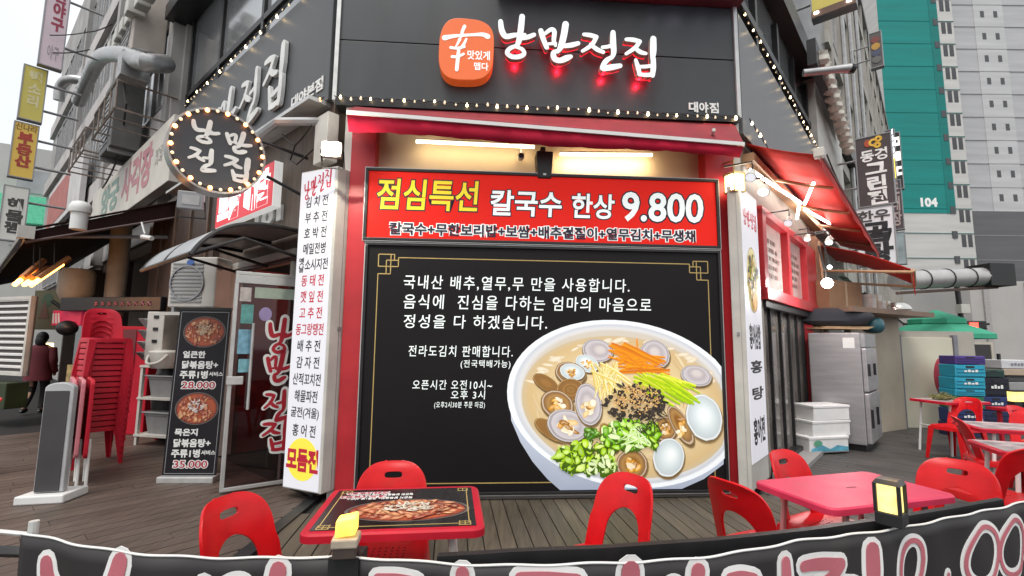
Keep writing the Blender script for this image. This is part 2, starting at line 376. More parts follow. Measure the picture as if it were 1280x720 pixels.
g = MB(); g.plan([(bl.x-.02,bl.y+.0),(bl.x-.12,bl.y),(-1.84,1.5),(-1.71,1.5)], -.02, .014); part_strip = struct('dark_deck_strip', g, M_black)  # dark strip along the boundary of the front and left boards
g = MB(RP); g.box(.75, 6.0, -.22, .0, -.02, .05); struct('right_kerb', g, M_concrete)

# ================================================================ restaurant building
B = thing('restaurant_building', 'corner restaurant with red pillars, slate fascias and a chamfered front', 'building', FP.pt(1.8, .3, 0), 4)
g = MB(FP); g.box(.0, 3.7, .06, .3, 0, 3.9); part('front_wall', g, M_beige, B)
for a, b in ((-.12, .12), (3.50, 3.82)):
    g = MB(FP); g.box(a, b, -.09, .28, -.02, 3.78); part('pillar', g, M_redpaint, B, bevel=.006)
g = MB(FP); g.box(-.20, -.125, -.05, .2, 0, 3.9); part('corner_post', g, M_offwhite, B, bevel=.004)
g = MB(FP); g.box(3.825, 3.92, -.03, .2, 0, 3.9); part('corner_post', g, M_offwhite, B, bevel=.004)
g = MB(FP); g.box(.12, 3.5, -.085, .06, -.02, .06); part('plinth', g, M_concrete, B)
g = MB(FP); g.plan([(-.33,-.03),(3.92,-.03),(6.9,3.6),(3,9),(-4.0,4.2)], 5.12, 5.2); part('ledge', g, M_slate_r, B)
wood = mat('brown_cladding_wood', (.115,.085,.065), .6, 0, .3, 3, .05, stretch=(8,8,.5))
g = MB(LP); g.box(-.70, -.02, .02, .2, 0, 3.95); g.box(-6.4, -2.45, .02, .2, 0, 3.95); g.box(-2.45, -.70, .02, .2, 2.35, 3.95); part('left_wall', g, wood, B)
g = MB(LP); g.box(-2.5, -.66, 1.4, 1.5, 0, 2.4); g.box(-2.6, -2.45, .2, 1.4, 0, 2.4); g.box(-.7, -.55, .2, 1.4, 0, 2.4); part('entrance_recess', g, mat('dim_interior', (.24,.03,.04), .7, 0, .3, 3), B)
g = MB(LP)
for a, b in ((-2.5,-2.44),(-.72,-.66)): g.box(a, b, -.02, .14, 0, 2.38)
g.box(-2.5, -.66, -.02, .14, 2.36, 2.44); part('door_frame', g, M_offwhite, B)
g = MB(RP); g.box(.0, .80, .02, .25, 0, 3.95); g.box(.8, 4.6, .02, .25, 3.02, 3.95); part('right_wall', g, mat('grey_brown_wall', (.22,.19,.16), .75), B)
g = MB(RP)
for a, b in ((.70,.86),(1.98,2.12),(3.25,4.05)): g.box(a, b, -.04, .2, 2.0, 3.05)
g.box(.7, 4.05, -.06, .2, 1.98, 2.12); g.box(.7, 3.4, -.04, .2, 2.98, 3.08); g.box(3.40, 4.05, -.04, .25, 0, 2.0); part('window_surround', g, M_redpaint, B, bevel=.006)
M_pane = mat('dark_window_glass', (.03,.032,.035), .06, 0, .3, 1, spec=.9)
g = MB(RP); g.box(.86, 1.98, .05, .07, 2.12, 2.98); g.box(2.12, 3.25, .05, .07, 2.12, 2.98)
w_ = part('window', g, mat('poster_backed_glass', (.52,.48,.44), .08, 0, .25, 2.2, spec=.9, emit=.10), B)  # pale base and faint glow stand in for lamp reflections on the posters
for a, b in ((.95, 1.85), (2.25, 3.1)):
    g = MB(RP)
    for k in range(5):
        u = a+.05
        while u < b-.15: l = random.uniform(.05,.16); g.box(u, u+l, .046, .05, 2.30+.11*k, 2.355+.11*k); u += l+random.uniform(.02,.07)
    part('poster_print', g, mat('brown_lettering', (.16,.10,.08), .5), B)
g = MB(RP); g.box(.8, 3.4, .10, .12, .05, 1.98); part('lower_window', g, mat('dim_glass', (.17,.155,.14), .10, 0, .6, 1.8, spec=.9), B)
for u in (.82, 1.32, 1.85, 2.35, 2.85, 3.35):
    g = MB(RP); g.box(u-.02, u+.02, .065, .1, .03, 1.98); part('mullion', g, M_darkframe, B)
for z0_, z1_ in ((.02,.10),(1.90,1.975)):
    g = MB(RP); g.box(.8, 3.4, -.012, .1, z0_, z1_); part('lower_frame', g, M_darkframe, B)
# fascias
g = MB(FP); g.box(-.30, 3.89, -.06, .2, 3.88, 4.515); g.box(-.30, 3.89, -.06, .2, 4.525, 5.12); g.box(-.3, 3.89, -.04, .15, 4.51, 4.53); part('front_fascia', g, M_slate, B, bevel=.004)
for u in (-.335, 3.885):
    g = MB(FP); g.box(u, u+.04, -.085, .0, 3.86, 5.13); part('fascia_trim', g, M_silver, B)
g = MB(FP); g.box(-.3, 3.89, -.10, .2, 3.80, 3.875); part('fascia_soffit', g, M_black, B)
g = MB(FP); g.box(1.3, 3.95, -.34, -.05, 5.13, 5.30); part('upper_eave', g, mat('maroon_eave', (.10,.022,.030), .6), B)
g = MB(LP); g.prism([(-5.05,3.98),(-.04,3.90),(-.04,5.36),(-5.05,5.42)], -.05, .2); part('left_fascia', g, mat('slate_panel_left', (.055,.058,.062), .42, 0, .14, 2.2, .02), B, bevel=.004)
g = MB(LP); g.box(-5.05, -.1, -.22, .05, 3.86, 3.9); part('left_soffit', g, M_silver, B)
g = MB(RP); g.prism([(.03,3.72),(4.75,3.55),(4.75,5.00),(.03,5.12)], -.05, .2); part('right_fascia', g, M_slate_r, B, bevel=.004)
# upper floors
M_grycon = mat('weathered_grey_cladding', (.30,.295,.285), .7, 0, .18, 1.2, .04)
M_upglass = mat('reflection_tinted_glass', (.30,.31,.32), .10, .45, .3, .6, spec=.6)  # grey base stands in for reflections of the buildings opposite
g = MB(LP); g.box(-6.6, -.2, .35, .6, 5.1, 14); part('upper_left_glazing', g, M_upglass, B)
for u in (-6.5, -4.75, -2.9, -1.2):
    g = MB(LP); g.box(u-.045, u+.045, .30, .36, 5.1, 8.2); part('upper_mullion', g, M_darkframe, B)
g = MB(LP); g.box(-6.6, -.2, .30, .36, 6.25, 6.35); part('transom', g, M_darkframe, B)
g = MB(LP); g.box(-6.9, -.2, -.10, .4, 7.9, 8.2); part('upper_canopy', g, M_darkframe, B)
g = MB(RP); g.box(.1, 9.0, .20, .5, 4.6, 13); part('upper_right_glazing', g, mat('dull_window_glass', (.20,.21,.21), .12, .3, .15, .8), B)
for u in (.35, 1.6, 2.9, 4.1, 5.3):
    g = MB(RP); g.box(u-.05, u+.05, .12, .22, 4.8, 6.6); part('upper_mullion', g, M_darkframe, B)
g = MB(RP); g.box(.1, 5.4, .10, .24, 5.72, 5.84); part('transom', g, M_darkframe, B)
g = MB(RP); g.box(.2, 22, -.05, .30, 6.75, 7.15); part('upper_black_band', g, M_black, B)
g = MB(RP); g.box(5.4, 9.0, .0, .3, 3.6, 6.75)
part('upper_end_wall', g, M_offwhite, B)
# inside/under roof blocks
g = MB(FP); g.plan([(-.2,.35),(3.8,.35),(6.5,3.6),(3,9),(-4.4,4.2)], 3.96, 5.1); part('floor_slab', g, M_concrete, B)

# ================================================================ awning over the front board
A = tp(FP, 'folded_awning', 'rolled in red fabric awning above the big menu board', 'awning', 1.8, -.1, 3.5)
l0, r0 = FP.uv(434, 141, -.42), FP.uv(929, 181, -.42); l1, r1 = FP.uv(436, 165, -.42), FP.uv(925, 197, -.42)
g = MB(FP); g.slab([(-.1,-.06,3.80),(3.86,-.06,3.78),(r0[0],-.42,r0[1]+.02),(l0[0],-.42,l0[1]+.02)], (0,0,.012)); part('fabric', g, mat('faded_red_fabric', (.27,.035,.045), .85, 0, .15, 5, .05), A)
g = MB(FP); g.hexa([(l0[0],-.45,l0[1]-.02),(r0[0],-.45,r0[1]-.02),(r0[0],-.40,r0[1]-.02),(l0[0],-.40,l0[1]-.02),(l0[0],-.45,l0[1]+.015),(r0[0],-.45,r0[1]+.015),(r0[0],-.40,r0[1]+.015),(l0[0],-.40,l0[1]+.015)]); part('front_bar', g, M_white, A)
g = MB(FP); nn = 40; top = []; bot = []
for i in range(nn+1):
    t = i/nn; w = .012*math.sin(i*1.3)+.008*math.sin(i*2.9); sag = .012*math.sin(t*math.pi*3)
    top.append((l0[0]+(r0[0]-l0[0])*t, -.43, l0[1]-.02+(r0[1]-l0[1])*t)); bot.append((l1[0]+(r1[0]-l1[0])*t, -.43+w, l1[1]+sag+(r1[1]-l1[1])*t))
g.rings([top, bot], closed=False, caps=False); v_ = part('valance', g, M_redfab, A, smooth=True); v_.modifiers.new('thick', 'SOLIDIFY').thickness = .004
for u in (.25, 3.45):
    g = MB(FP); g.tube([(u,-.05,3.62),(u+.05,-.25,3.55),(u,-.40,3.56)], .018); part('arm', g, M_offwhite, A)
# tube lights + wash
def tubelamp(pl, a, b, label, cat='tube light', warm=False, r=.016, name='tube_light', power=14, aim=None):
    mid = [(x+y)/2 for x, y in zip(a, b)]
    t = tp(pl, name, label, cat, *mid, group='tube lights under the awnings')
    g = MB(pl); g.tube([a, b], r, 8); part('tube', g, M_tubewarm if warm else M_tube, t)
    g = MB(pl); o_ = .022; g.tube([(a[0],a[1]+.0,a[2]+o_),(b[0],b[1]+.0,b[2]+o_)], .014, 4); part('housing', g, M_white, t)
    L = bpy.data.lights.new('tube_glow', 'AREA'); L.shape = 'RECTANGLE'; A3, B3 = pl.pt(*a), pl.pt(*b); L.size = (B3-A3).length; L.size_y = .05; L.energy = power
    L.color = (1,.78,.45) if warm else (1,.95,.88); lo = bpy.data.objects.new('tube_glow', L); COL.objects.link(lo)
    ex = (B3-A3).normalized(); ez = -(aim or Vector((0,0,-1))); ez = (ez - ex*ez.dot(ex)).normalized(); ey = ez.cross(ex)
    lo.matrix_world = Matrix.Translation((A3+B3)/2-ez*(r+.03)) @ Matrix((ex, ey, ez)).transposed().to_4x4()
    return t
dn = (FP.y*.9+Vector((0,0,-.45))).normalized()
a, b = FP.uv(520, 177, -.12), FP.uv(668, 184, -.12); tubelamp(FP, (a[0],-.12,a[1]), (b[0],-.12,b[1]), 'dim tube light on the left under the front awning', warm=True, power=1.1, aim=dn)
a, b = FP.uv(700, 193, -.12), FP.uv(815, 194, -.12); tubelamp(FP, (a[0],-.12,a[1]), (b[0],-.12,b[1]), 'bright tube light right of the black speaker under the front awning', warm=True, power=3.6, aim=dn)

# ================================================================ big signs on the front
def lightbox_frame(mb, u0, u1, z0, z1, d0, d1, w):
    mb.box(u0,u1,d0,d1,z0,z0+w); mb.box(u0,u1,d0,d1,z1-w,z1); mb.box(u0,u0+w,d0,d1,z0+w,z1-w); mb.box(u1-w,u1,d0,d1,z0+w,z1-w)
S = tp(FP, 'lunch_special_sign', 'wide red backlit sign offering the lunch special at 9.800', 'sign', 1.82, -.1, 2.43)
g = MB(FP); g.box(.075, 3.575, -.145, -.09, 2.445, 3.115); part('panel', g, mat('red_backlit_panel', (.60,.016,.010), .55, 0, .05, 1, emit=.34, spec=.15), S)
g = MB(FP); lightbox_frame(g, .05, 3.60, 2.42, 3.14, -.165, -.09, .028); part('frame', g, M_darkframe, S, bevel=.004)
g = MB(FP); lightbox_frame(g, .043, 3.607, 2.413, 3.147, -.160, -.092, .006); part('edge_trim', g, M_silver, S)
def fz(z, px0=None): return z
yel = mat('yellow_lettering', (.80,.62,.02), .5, 0, .03, 3, emit=.25); nav = mat('dark_outline', (.015,.008,.03), .5)
d_ = -.1455
rowsA = ('점심특선', .17, 1.14, 2.735, 3.035); rowsB = ('칼국수', 1.275, 1.975, 2.705, 2.955); rowsC = ('한상', 2.085, 2.51, 2.70, 2.945); rowsD = ('9.800', 2.60, 3.43, 2.69, 2.975)
rowsE = ('칼국수+무한보리밥+보쌈+배추겉절이+열무김치+무생채', .30, 3.34, 2.485, 2.60)
g = MB(FP)
for r in (rowsA,): text(g, *r, d_-.001, .055, shear=.06)
part('lettering_outline', g, nav, S, flipfix=False)
g = MB(FP)
for r in (rowsA,): text(g, *r, d_-.003, .018, shear=.06)
part('lettering', g, yel, S, flipfix=False)
g = MB(FP)
for r in (rowsB, rowsC, rowsD): text(g, *r, d_-.001, .06, shear=.05)
part('lettering_outline', g, nav, S, flipfix=False)
g = MB(FP); text(g, *rowsE, d_-.006, .03, thick=.003); part('small_lettering', g, nav, S, flipfix=False)
for r in (rowsB, rowsC, rowsD):
    g = MB(FP); text(g, *r, d_-.003, .022, shear=.05); part('lettering', g, M_txtlit, S, flipfix=False)
g = MB(FP); text(g, *rowsE, d_-.001, .095); part('lettering_halo', g, M_txtlit, S, flipfix=False)

S = tp(FP, 'menu_board', 'tall black backlit board with a clam noodle bowl picture and opening hours', 'sign', 1.82, -.1, .06)
BD = -.13
g = MB(FP); g.box(.10, 3.575, BD, -.09, .075, 2.375); part('panel', g, mat('black_printed_panel', (.010,.0085,.0095), .5, 0, .1, 1, spec=.2), S)
g = MB(FP); lightbox_frame(g, .075, 3.60, .05, 2.40, BD-.02, -.09, .026); part('frame', g, M_darkframe, S, bevel=.004)
g = MB(FP); lightbox_frame(g, .066, 3.609, .041, 2.409, BD-.014, -.092, .008); part('edge_trim', g, M_silver, S)
gold = mat('gold_printed_line', (.50,.36,.12), .4, 0, .1, 5)
g = MB(FP); x0, x1, z0, z1 = .20, 3.47, .155, 2.29; w = .009; q = .19; e0, e1 = BD-.0012, BD
def hl(a, b, z): g.box(min(a,b), max(a,b), e0, e1, z-w/2, z+w/2)
def vl(x, a, b): g.box(x-w/2, x+w/2, e0-.0004, e1, min(a,b), max(a,b))
hl(x0+q, x1-q, z1-.03); hl(x0+q, 2.1, z0); vl(x0, z0, z1-q); vl(x1, z0, z1-q); hl(x0, x0+q, z0)
for s_, xx in ((1, x0), (-1, x1)):
    hl(xx, xx+s_*q*.8, z1); vl(xx, z1, z1-q*.62); hl(xx, xx+s_*q, z1-q*.62); vl(xx+s_*q, z1-.03, z1-q*.62 if True else 0)
    hl(xx+s_*q*.4, xx+s_*q, z1-q*.3); vl(xx+s_*q*.4, z1-q*.3, z1-q); hl(xx, xx+s_*q*.62, z1-q); vl(xx+s_*q*.62, z1-q*.0, z1-q); vl(xx+s_*q*.8, z1, z1-q*.3)
part('gold_border', g, gold, S)
rows = [('국내산 배추,열무,무 만을 사용합니다.', 505, 346, 787, 364), ('음식에  진심을 다하는 엄마의 마음으로', 505, 370, 814, 388), ('정성을 다 하겠습니다.', 505, 394, 684, 411),
        ('전라도김치 판매합니다.', 511, 432, 641, 446), ('(전국택배가능)', 576, 450, 638, 461), ('오픈시간 오전10시~', 516, 475, 615, 487), ('오후 3시', 564, 488, 606, 499), ('(오후2시30분 주문 마감)', 543, 502, 606, 511)]
g = MB(FP)
for s_, xa, ya, xb, yb in rows:
    ua, za = FP.uv(xa, ya+ (xa-505)*0, BD); ub, zb = FP.uv(xb, yb, BD); hh = za-FP.uv(xa, yb, BD)[1]
    text(g, s_, ua, ub, (za+zb)/2-hh*.5+hh*.0, (za+zb)/2+hh*.5, BD-.0012, .006, shear=.05, space=1.18)
part('lettering', g, M_txtlit, S, flipfix=False)

# printed food pictures: flat layered paint shapes
class Pic(MB):
    def __init__(s, pl, d, step=.0003): super().__init__(pl); s.d = d; s.step = step; s.clip = None
    def P(s, u, z):
        if s.clip: u = min(u, s.clip)
        return (u, s.d, z)
    def blob(s, cu, cz, ru, rz, rot, stops, n=28, jit=0.0):
        """concentric ellipse; stops = [(radius, colour)] from rim to centre"""
        s.d -= s.step; ca, sa = math.cos(R_(rot)), math.sin(R_(rot)); js = [1+random.uniform(-jit, jit) for _ in range(n)]
        pts, cols = [], []
        for t, c in stops:
            for k in range(n):
                a = 2*math.pi*k/n; x = ru*t*js[k]*math.cos(a); z = rz*t*js[k]*math.sin(a)
                pts.append(s.P(cu+x*ca-z*sa, cz+x*sa+z*ca)); cols.append(c)
        m = len(stops); fs = [(i*n+k, i*n+(k+1)%n, (i+1)*n+(k+1)%n, (i+1)*n+k) for i in range(m-1) for k in range(n)]
        fs.append(tuple((m-1)*n+k for k in range(n))); s.add(pts, fs, cols)
    def stick(s, u0, z0, u1, z1, w, c0, c1=None, bend=0.0, n=6):
        s.d -= s.step; c1 = c1 or c0; l = math.hypot(u1-u0, z1-z0) or 1; nx, nz = -(z1-z0)/l, (u1-u0)/l; pts, cols = [], []
        for i in range(n+1):
            t = i/n; b = bend*math.sin(math.pi*t); ww = w*(.6+.4*math.sin(math.pi*min(max(t,.08),.92)))
            for sg, c in ((-1, c0), (1, c1)): pts.append(s.P(u0+(u1-u0)*t+nx*(b+sg*ww/2), z0+(z1-z0)*t+nz*(b+sg*ww/2))); cols.append(c)
        s.add(pts, [(2*i, 2*i+1, 2*i+3, 2*i+2) for i in range(n)], cols)
def mixc(a, b, t): return tuple(x+(y-x)*t for x, y in zip(a, b))
def jc(c, j=.15):
    k = 1+random.uniform(-j, j); return tuple(x*k for x in c)
def bz(x, y): return FP.uv(620+x*290/949, 400+y*220/720, BD)
K = (bz(500, 300)[0]-bz(400, 300)[0])/100      # metres per traced pixel
pic = Pic(FP, BD-.0022, .000014); pic.clip = 3.572; zf = FP.uv(500, 623, BD)[1]
# bowl body
body = [(58,330),(62,410),(100,500),(150,580),(210,650),(262,700),(330,735),(480,745),(640,735),(760,700),(850,650),(930,590),(985,520),(1000,400)]
pts = []; cols = []
for i, (x, y) in enumerate(body):
    u, z = bz(x, y); t = i/(len(body)-1); pts.append((min(u,3.572), pic.d, max(z, .085))); cols.append(mixc((.62,.66,.72), (.36,.39,.46), math.sin(math.pi*t)**.7))
cu, cz = bz(510, 330); pts.append((cu, pic.d, cz)); cols.append((.75,.77,.80)); nb = len(body)
pic.add(pts, [(nb, i, i+1) for i in range(nb-1)], cols)
RT = -9
pic.blob(*bz(534, 338), 486*K, 327*K, RT, [(1,(.80,.83,.86)),(.965,(.86,.88,.89)),(.94,(.55,.57,.60)),(.90,(.66,.66,.66)),(.86,(.58,.54,.48))], 64)
pic.blob(*bz(538, 352), 432*K, 276*K, RT, [(1,(.56,.48,.36)),(.93,(.60,.48,.32)),(.75,(.66,.55,.38)),(.5,(.70,.60,.43)),(.2,(.68,.57,.40))], 56)
# lit inner wall of the bowl at the top, broth reflections
for i in range(26):
    a = R_(random.uniform(20, 160)); x = 520+390*math.cos(a); y = 345-262*math.sin(a); pic.blob(*bz(x, y), random.uniform(14,40)*K, random.uniform(5,12)*K, random.uniform(-30,30), [(1,(.66,.58,.46)),(.5,(.78,.72,.60))], 12)
for i in range(70):   # noodles
    a = random.uniform(0, 6.28); rr = random.uniform(.45, .92); x = 520+390*rr*math.cos(a); y = 350+255*rr*math.sin(a); b = a+math.pi/2+random.uniform(-.5,.5); l = random.uniform(60,140)
    c = mixc((.62,.50,.33), (.78,.70,.54), random.random())
    pic.stick(*bz(x-l/2*math.cos(b), y-l/2*math.sin(b)*.75), *bz(x+l/2*math.cos(b), y+l/2*math.sin(b)*.75), 11*K, c, jc(c,.12), random.uniform(-14,14)*K)
def soft(cu, cz, ru, rz, rot, stops, off=(0,0), n=26, jit=0.0):
    """like blob, with the centre of the inner rings pushed sideways for a rounded look"""
    pic.d -= pic.step; ca, sa = math.cos(R_(rot)), math.sin(R_(rot)); js = [1+random.uniform(-jit, jit) for _ in range(n)]; pts, cols = [], []
    for t, c in stops:
        for k in range(n):
            a = 2*math.pi*k/n; x = ru*(t*js[k]*math.cos(a)+off[0]*(1-t)); z = rz*(t*js[k]*math.sin(a)+off[1]*(1-t)); pts.append(pic.P(cu+x*ca-z*sa, cz+x*sa+z*ca)); cols.append(c)
    m = len(stops); fs = [(i*n+k, i*n+(k+1)%n, (i+1)*n+(k+1)%n, (i+1)*n+k) for i in range(m-1) for k in range(n)]; fs.append(tuple((m-1)*n+k for k in range(n))); pic.add(pts, fs, cols)
def clam(x, y, rx, ry, rot, kind, flesh=True):
    u, z = bz(x, y); off = (random.uniform(-.25,.25), random.uniform(.05,.35))
    if kind == 'dark': st = [(1,(.05,.03,.02)),(.95,(.36,.26,.17)),(.90,(.62,.55,.47)),(.84,(.22,.14,.09)),(.6,(.40,.27,.16)),(.3,(.24,.14,.08))]
    elif kind == 'grey': st = [(1,(.08,.06,.06)),(.96,(.66,.63,.62)),(.90,(.28,.26,.27)),(.80,(.58,.55,.56)),(.5,(.43,.40,.41)),(.2,(.62,.58,.56))]
    elif kind == 'pale': st = [(1,(.30,.30,.28)),(.96,(.80,.82,.81)),(.88,(.52,.56,.57)),(.65,(.60,.65,.66)),(.3,(.76,.80,.80)),(.1,(.84,.86,.86))]
    else: st = [(1,(.12,.07,.04)),(.95,(.50,.36,.22)),(.85,(.22,.13,.07)),(.55,(.36,.23,.13)),(.3,(.18,.10,.05))]
    soft(u+2*K, z-7*K, rx*K*1.05, ry*K*1.05, rot, [(1,(.30,.23,.15)),(.9,(.14,.10,.06)),(.5,(.10,.07,.04))], (0,0))
    soft(u, z, rx*K, ry*K, rot, st, off, 30, .02)
    if kind == 'brown':
        for k in range(6): pic.blob(u, z, rx*K*(.92-.15*k), ry*K*(.92-.15*k), rot, [(1,jc((.40,.28,.17),.2)),(.97,(.20,.12,.07)),(.88,jc((.30,.19,.11),.2))], 24, .015)
    if flesh:
        for k in range(16):
            a = random.uniform(0,6.28); q = random.uniform(0,.46); c = random.choice([(.72,.46,.22),(.80,.60,.36),(.64,.36,.15),(.84,.74,.56),(.34,.18,.08),(.86,.80,.68)])
            uu, zz = u+rx*K*q*math.cos(a), z+ry*K*(q*math.sin(a)-.08)
            soft(uu, zz, rx*K*random.uniform(.12,.34), ry*K*random.uniform(.08,.2), random.uniform(0,180), [(1,mixc(c,(.22,.1,.04),.35)),(.8,c),(.4,jc(mixc(c,(1,.9,.75),.35),.1))], (random.uniform(-.3,.3),.3), 14, .16)
        for k in range(0): a = random.uniform(0,6.28); pic.stick(u+rx*K*.35*math.cos(a), z+ry*K*.3*math.sin(a), u-rx*K*.35*math.cos(a+.4), z-ry*K*.25*math.sin(a), 4*K, (.12,.06,.04), (.25,.13,.07), 6*K)
def chop(cx, cy, sx, sy, n, cols, r0=9, r1=22):
    """chopped greens: angular scraps with light veins"""
    for k in range(n):
        ga, gr_ = random.uniform(0,6.28), math.sqrt(random.random()); x, y = cx+sx*gr_*math.cos(ga), cy+sy*gr_*math.sin(ga); c = random.choice(cols)
        soft(*bz(x, y+3), random.uniform(r0,r1)*K*1.1, random.uniform(r0,r1)*K*.7, random.uniform(0,180), [(1,(.05,.09,.02)),(.5,(.08,.14,.03))], (0,0), 7, .3)
        ro = random.uniform(0,180); soft(*bz(x, y), random.uniform(r0,r1)*K, random.uniform(r0*.5,r1*.62)*K, ro, [(1,mixc(c,(.04,.10,.01),.45)),(.82,c),(.3,jc(mixc(c,(.85,.95,.65),.4)))], (random.uniform(-.4,.4),.3), 7, .28)
for i in range(90):   # fine noodles and broth glints
    a = random.uniform(0, 6.28); rr = random.uniform(.55, .93); x = 520+390*rr*math.cos(a); y = 350+255*rr*math.sin(a); b = a+math.pi/2+random.uniform(-.4,.4); l = random.uniform(50,130); c = mixc((.55,.42,.26), (.84,.76,.60), random.random())
    pic.stick(*bz(x-l/2*math.cos(b), y-l/2*math.sin(b)*.75), *bz(x+l/2*math.cos(b), y+l/2*math.sin(b)*.75), random.uniform(3,8)*K, c, jc(mixc(c,(.3,.2,.1),.3),.12), random.uniform(-18,18)*K)
clam(650,140,56,64,60,'grey',0); clam(415,125,64,46,-12,'grey',0); clam(372,178,50,34,-20,'pale'); clam(305,218,64,44,-14,'dark'); clam(312,212,52,32,-12,'pale')
clam(205,258,60,28,-32,'brown',0); clam(305,285,56,44,0,'brown',0); clam(250,345,68,54,-24,'dark'); clam(225,450,76,30,-32,'brown',0); clam(292,432,84,62,-18,'grey'); clam(378,345,54,84,10,'grey')
clam(818,228,66,42,-12,'grey',0); clam(690,445,50,50,-30,'dark'); clam(755,430,34,90,30,'dark'); clam(850,398,74,94,18,'pale',0); clam(705,562,64,76,-14,'pale',0); clam(555,592,64,62,12,'dark'); clam(462,480,30,62,28,'brown',0)
for k in range(34): pic.stick(*bz(random.uniform(455,560), random.uniform(95,205)), *bz(random.uniform(600,710), random.uniform(150,225)), random.uniform(5,12)*K, jc((.60,.15,.02)), jc((.84,.38,.08)), random.uniform(-8,8)*K)
pic.stick(*bz(575,75), *bz(578,120), 6*K, (.75,.28,.05)); pic.stick(*bz(470,98), *bz(660,180), 22*K, (.80,.33,.06), (.56,.13,.02)); pic.stick(*bz(510,215), *bz(710,205), 14*K, (.78,.30,.06), (.5,.12,.02)); pic.stick(*bz(520,95), *bz(668,170), 18*K, (.84,.40,.10), (.6,.16,.03))
for k in range(44): pic.stick(*bz(random.uniform(385,500), random.uniform(170,225)), *bz(random.uniform(400,560), random.uniform(245,330)), random.uniform(5,11)*K, jc((.62,.48,.18)), jc((.90,.86,.62)), random.uniform(-6,6)*K)
for k in range(30):
    x, y = random.uniform(560,690), random.uniform(215,255); pic.stick(*bz(x, y), *bz(x+random.uniform(70,140), y+random.uniform(20,90)), random.uniform(8,18)*K, jc((.30,.46,.04)), jc((.78,.80,.30)), random.uniform(-8,8)*K)
for k in range(16):
    x, y = random.uniform(690,800), random.uniform(255,330); pic.stick(*bz(x-40, y-20), *bz(x+35, y+25), random.uniform(7,16)*K, jc((.20,.38,.03)), jc((.62,.74,.2)))
GR = [(.16,.38,.06),(.26,.52,.09),(.38,.62,.15),(.56,.74,.30),(.74,.84,.56)]
chop(370,560,115,62,95,[(.38,.58,.10),(.52,.70,.18),(.64,.78,.32),(.74,.84,.50)],10,26); chop(300,545,52,40,30,[(.34,.52,.10),(.48,.64,.2)],14,30); chop(430,600,50,30,26,[(.60,.72,.36),(.74,.82,.56)],10,24)
chop(540,470,110,58,120,GR,9,24); chop(640,470,26,50,24,[(.26,.50,.08),(.44,.64,.16)],10,22); chop(390,455,28,22,14,[(.06,.18,.03),(.12,.28,.05)],10,20)
for k in range(16): pic.stick(*bz(random.uniform(500,600), random.uniform(430,500)), *bz(random.uniform(500,640), random.uniform(440,520)), random.uniform(5,10)*K, jc((.44,.62,.22)), jc((.84,.90,.72)))
for k in range(150):
    a = random.uniform(0,6.28); q = math.sqrt(random.random()); x, y = 562+128*q*math.cos(a), 340+82*q*math.sin(a)
    pic.blob(*bz(x, y), random.uniform(6,16)*K, random.uniform(3,9)*K, random.uniform(0,180), [(1,jc((.012,.010,.009))),(.5,jc((.045,.036,.03),.5))], 6, .3)
for k in range(230):
    a = random.uniform(0,6.28); q = math.sqrt(random.random()); x, y = 572+96*q*math.cos(a), 322+62*q*math.sin(a); pic.blob(*bz(x, y), random.uniform(3,6)*K, random.uniform(2,3.6)*K, random.uniform(0,180), [(1,jc((.40,.22,.10),.3)),(.5,jc((.76,.58,.38),.3))], 6)
for k in range(40):
    x, y = random.uniform(560,690), random.uniform(360,440); pic.stick(*bz(x,y), *bz(x+random.uniform(-30,30), y+random.uniform(-10,30)), 4*K, jc((.015,.012,.01)), jc((.05,.04,.03)))
part('noodle_bowl_picture', pic, M_photolit, S, flipfix=False, colors=True)
# ================================================================ lettering on the fascias
def logo_map(pl, u0, u1, z_top, z_bot):   # traced word pixels (418..1184 x 92..346) to the facade
    sx = (u1-u0)/(1184-418); sz = (z_top-z_bot)/(346-92)
    return (lambda x, y: (u0+(x-418)*sx, z_top-(y-92)*sz)), (sx+sz)/2
S = tp(FP, 'shop_name_sign', 'raised white brush letters with red glow on the front slate fascia', 'sign', 2.15, -.1, 4.2, 'raised shop names on the fascias')
f, sw = logo_map(FP, 1.315, 2.985, 4.80, 4.185)
for k in ('nang','man','jeon','jip'):
    g = MB(FP); brush(g, k, f, sw, -.205, -.199, 1.04); part('letter', g, M_txtlit, S)
    g = MB(FP); brush(g, k, f, sw, -.1985, -.14, 1.04); part('letter_side', g, mat('letter_return', (.40,.36,.30), .5, .1), S)
    g = MB(FP); brush(g, k, f, sw, -.139, -.12, .8); part('letter_back', g, mat('red_glow_backing', (.6,.01,.02), .5, emit=1.2, ecol=(1,.01,.03)), S)
for u in (1.50, 1.95, 2.42, 2.78):
    g = MB(FP); g.box(u-.01, u+.01, -.14, -.06, 4.50, 4.52); part('stud', g, M_silver, S)
for k, (u, z) in enumerate(((1.50,4.33),(1.95,4.30),(2.42,4.22),(2.80,4.18))):
    L = bpy.data.lights.new('letter_glow', 'POINT'); L.energy = 1.5; L.color = (1,.015,.04); L.shadow_soft_size = .02; lo = bpy.data.objects.new('letter_glow', L); COL.objects.link(lo); lo.location = FP.pt(u, -.10, z)
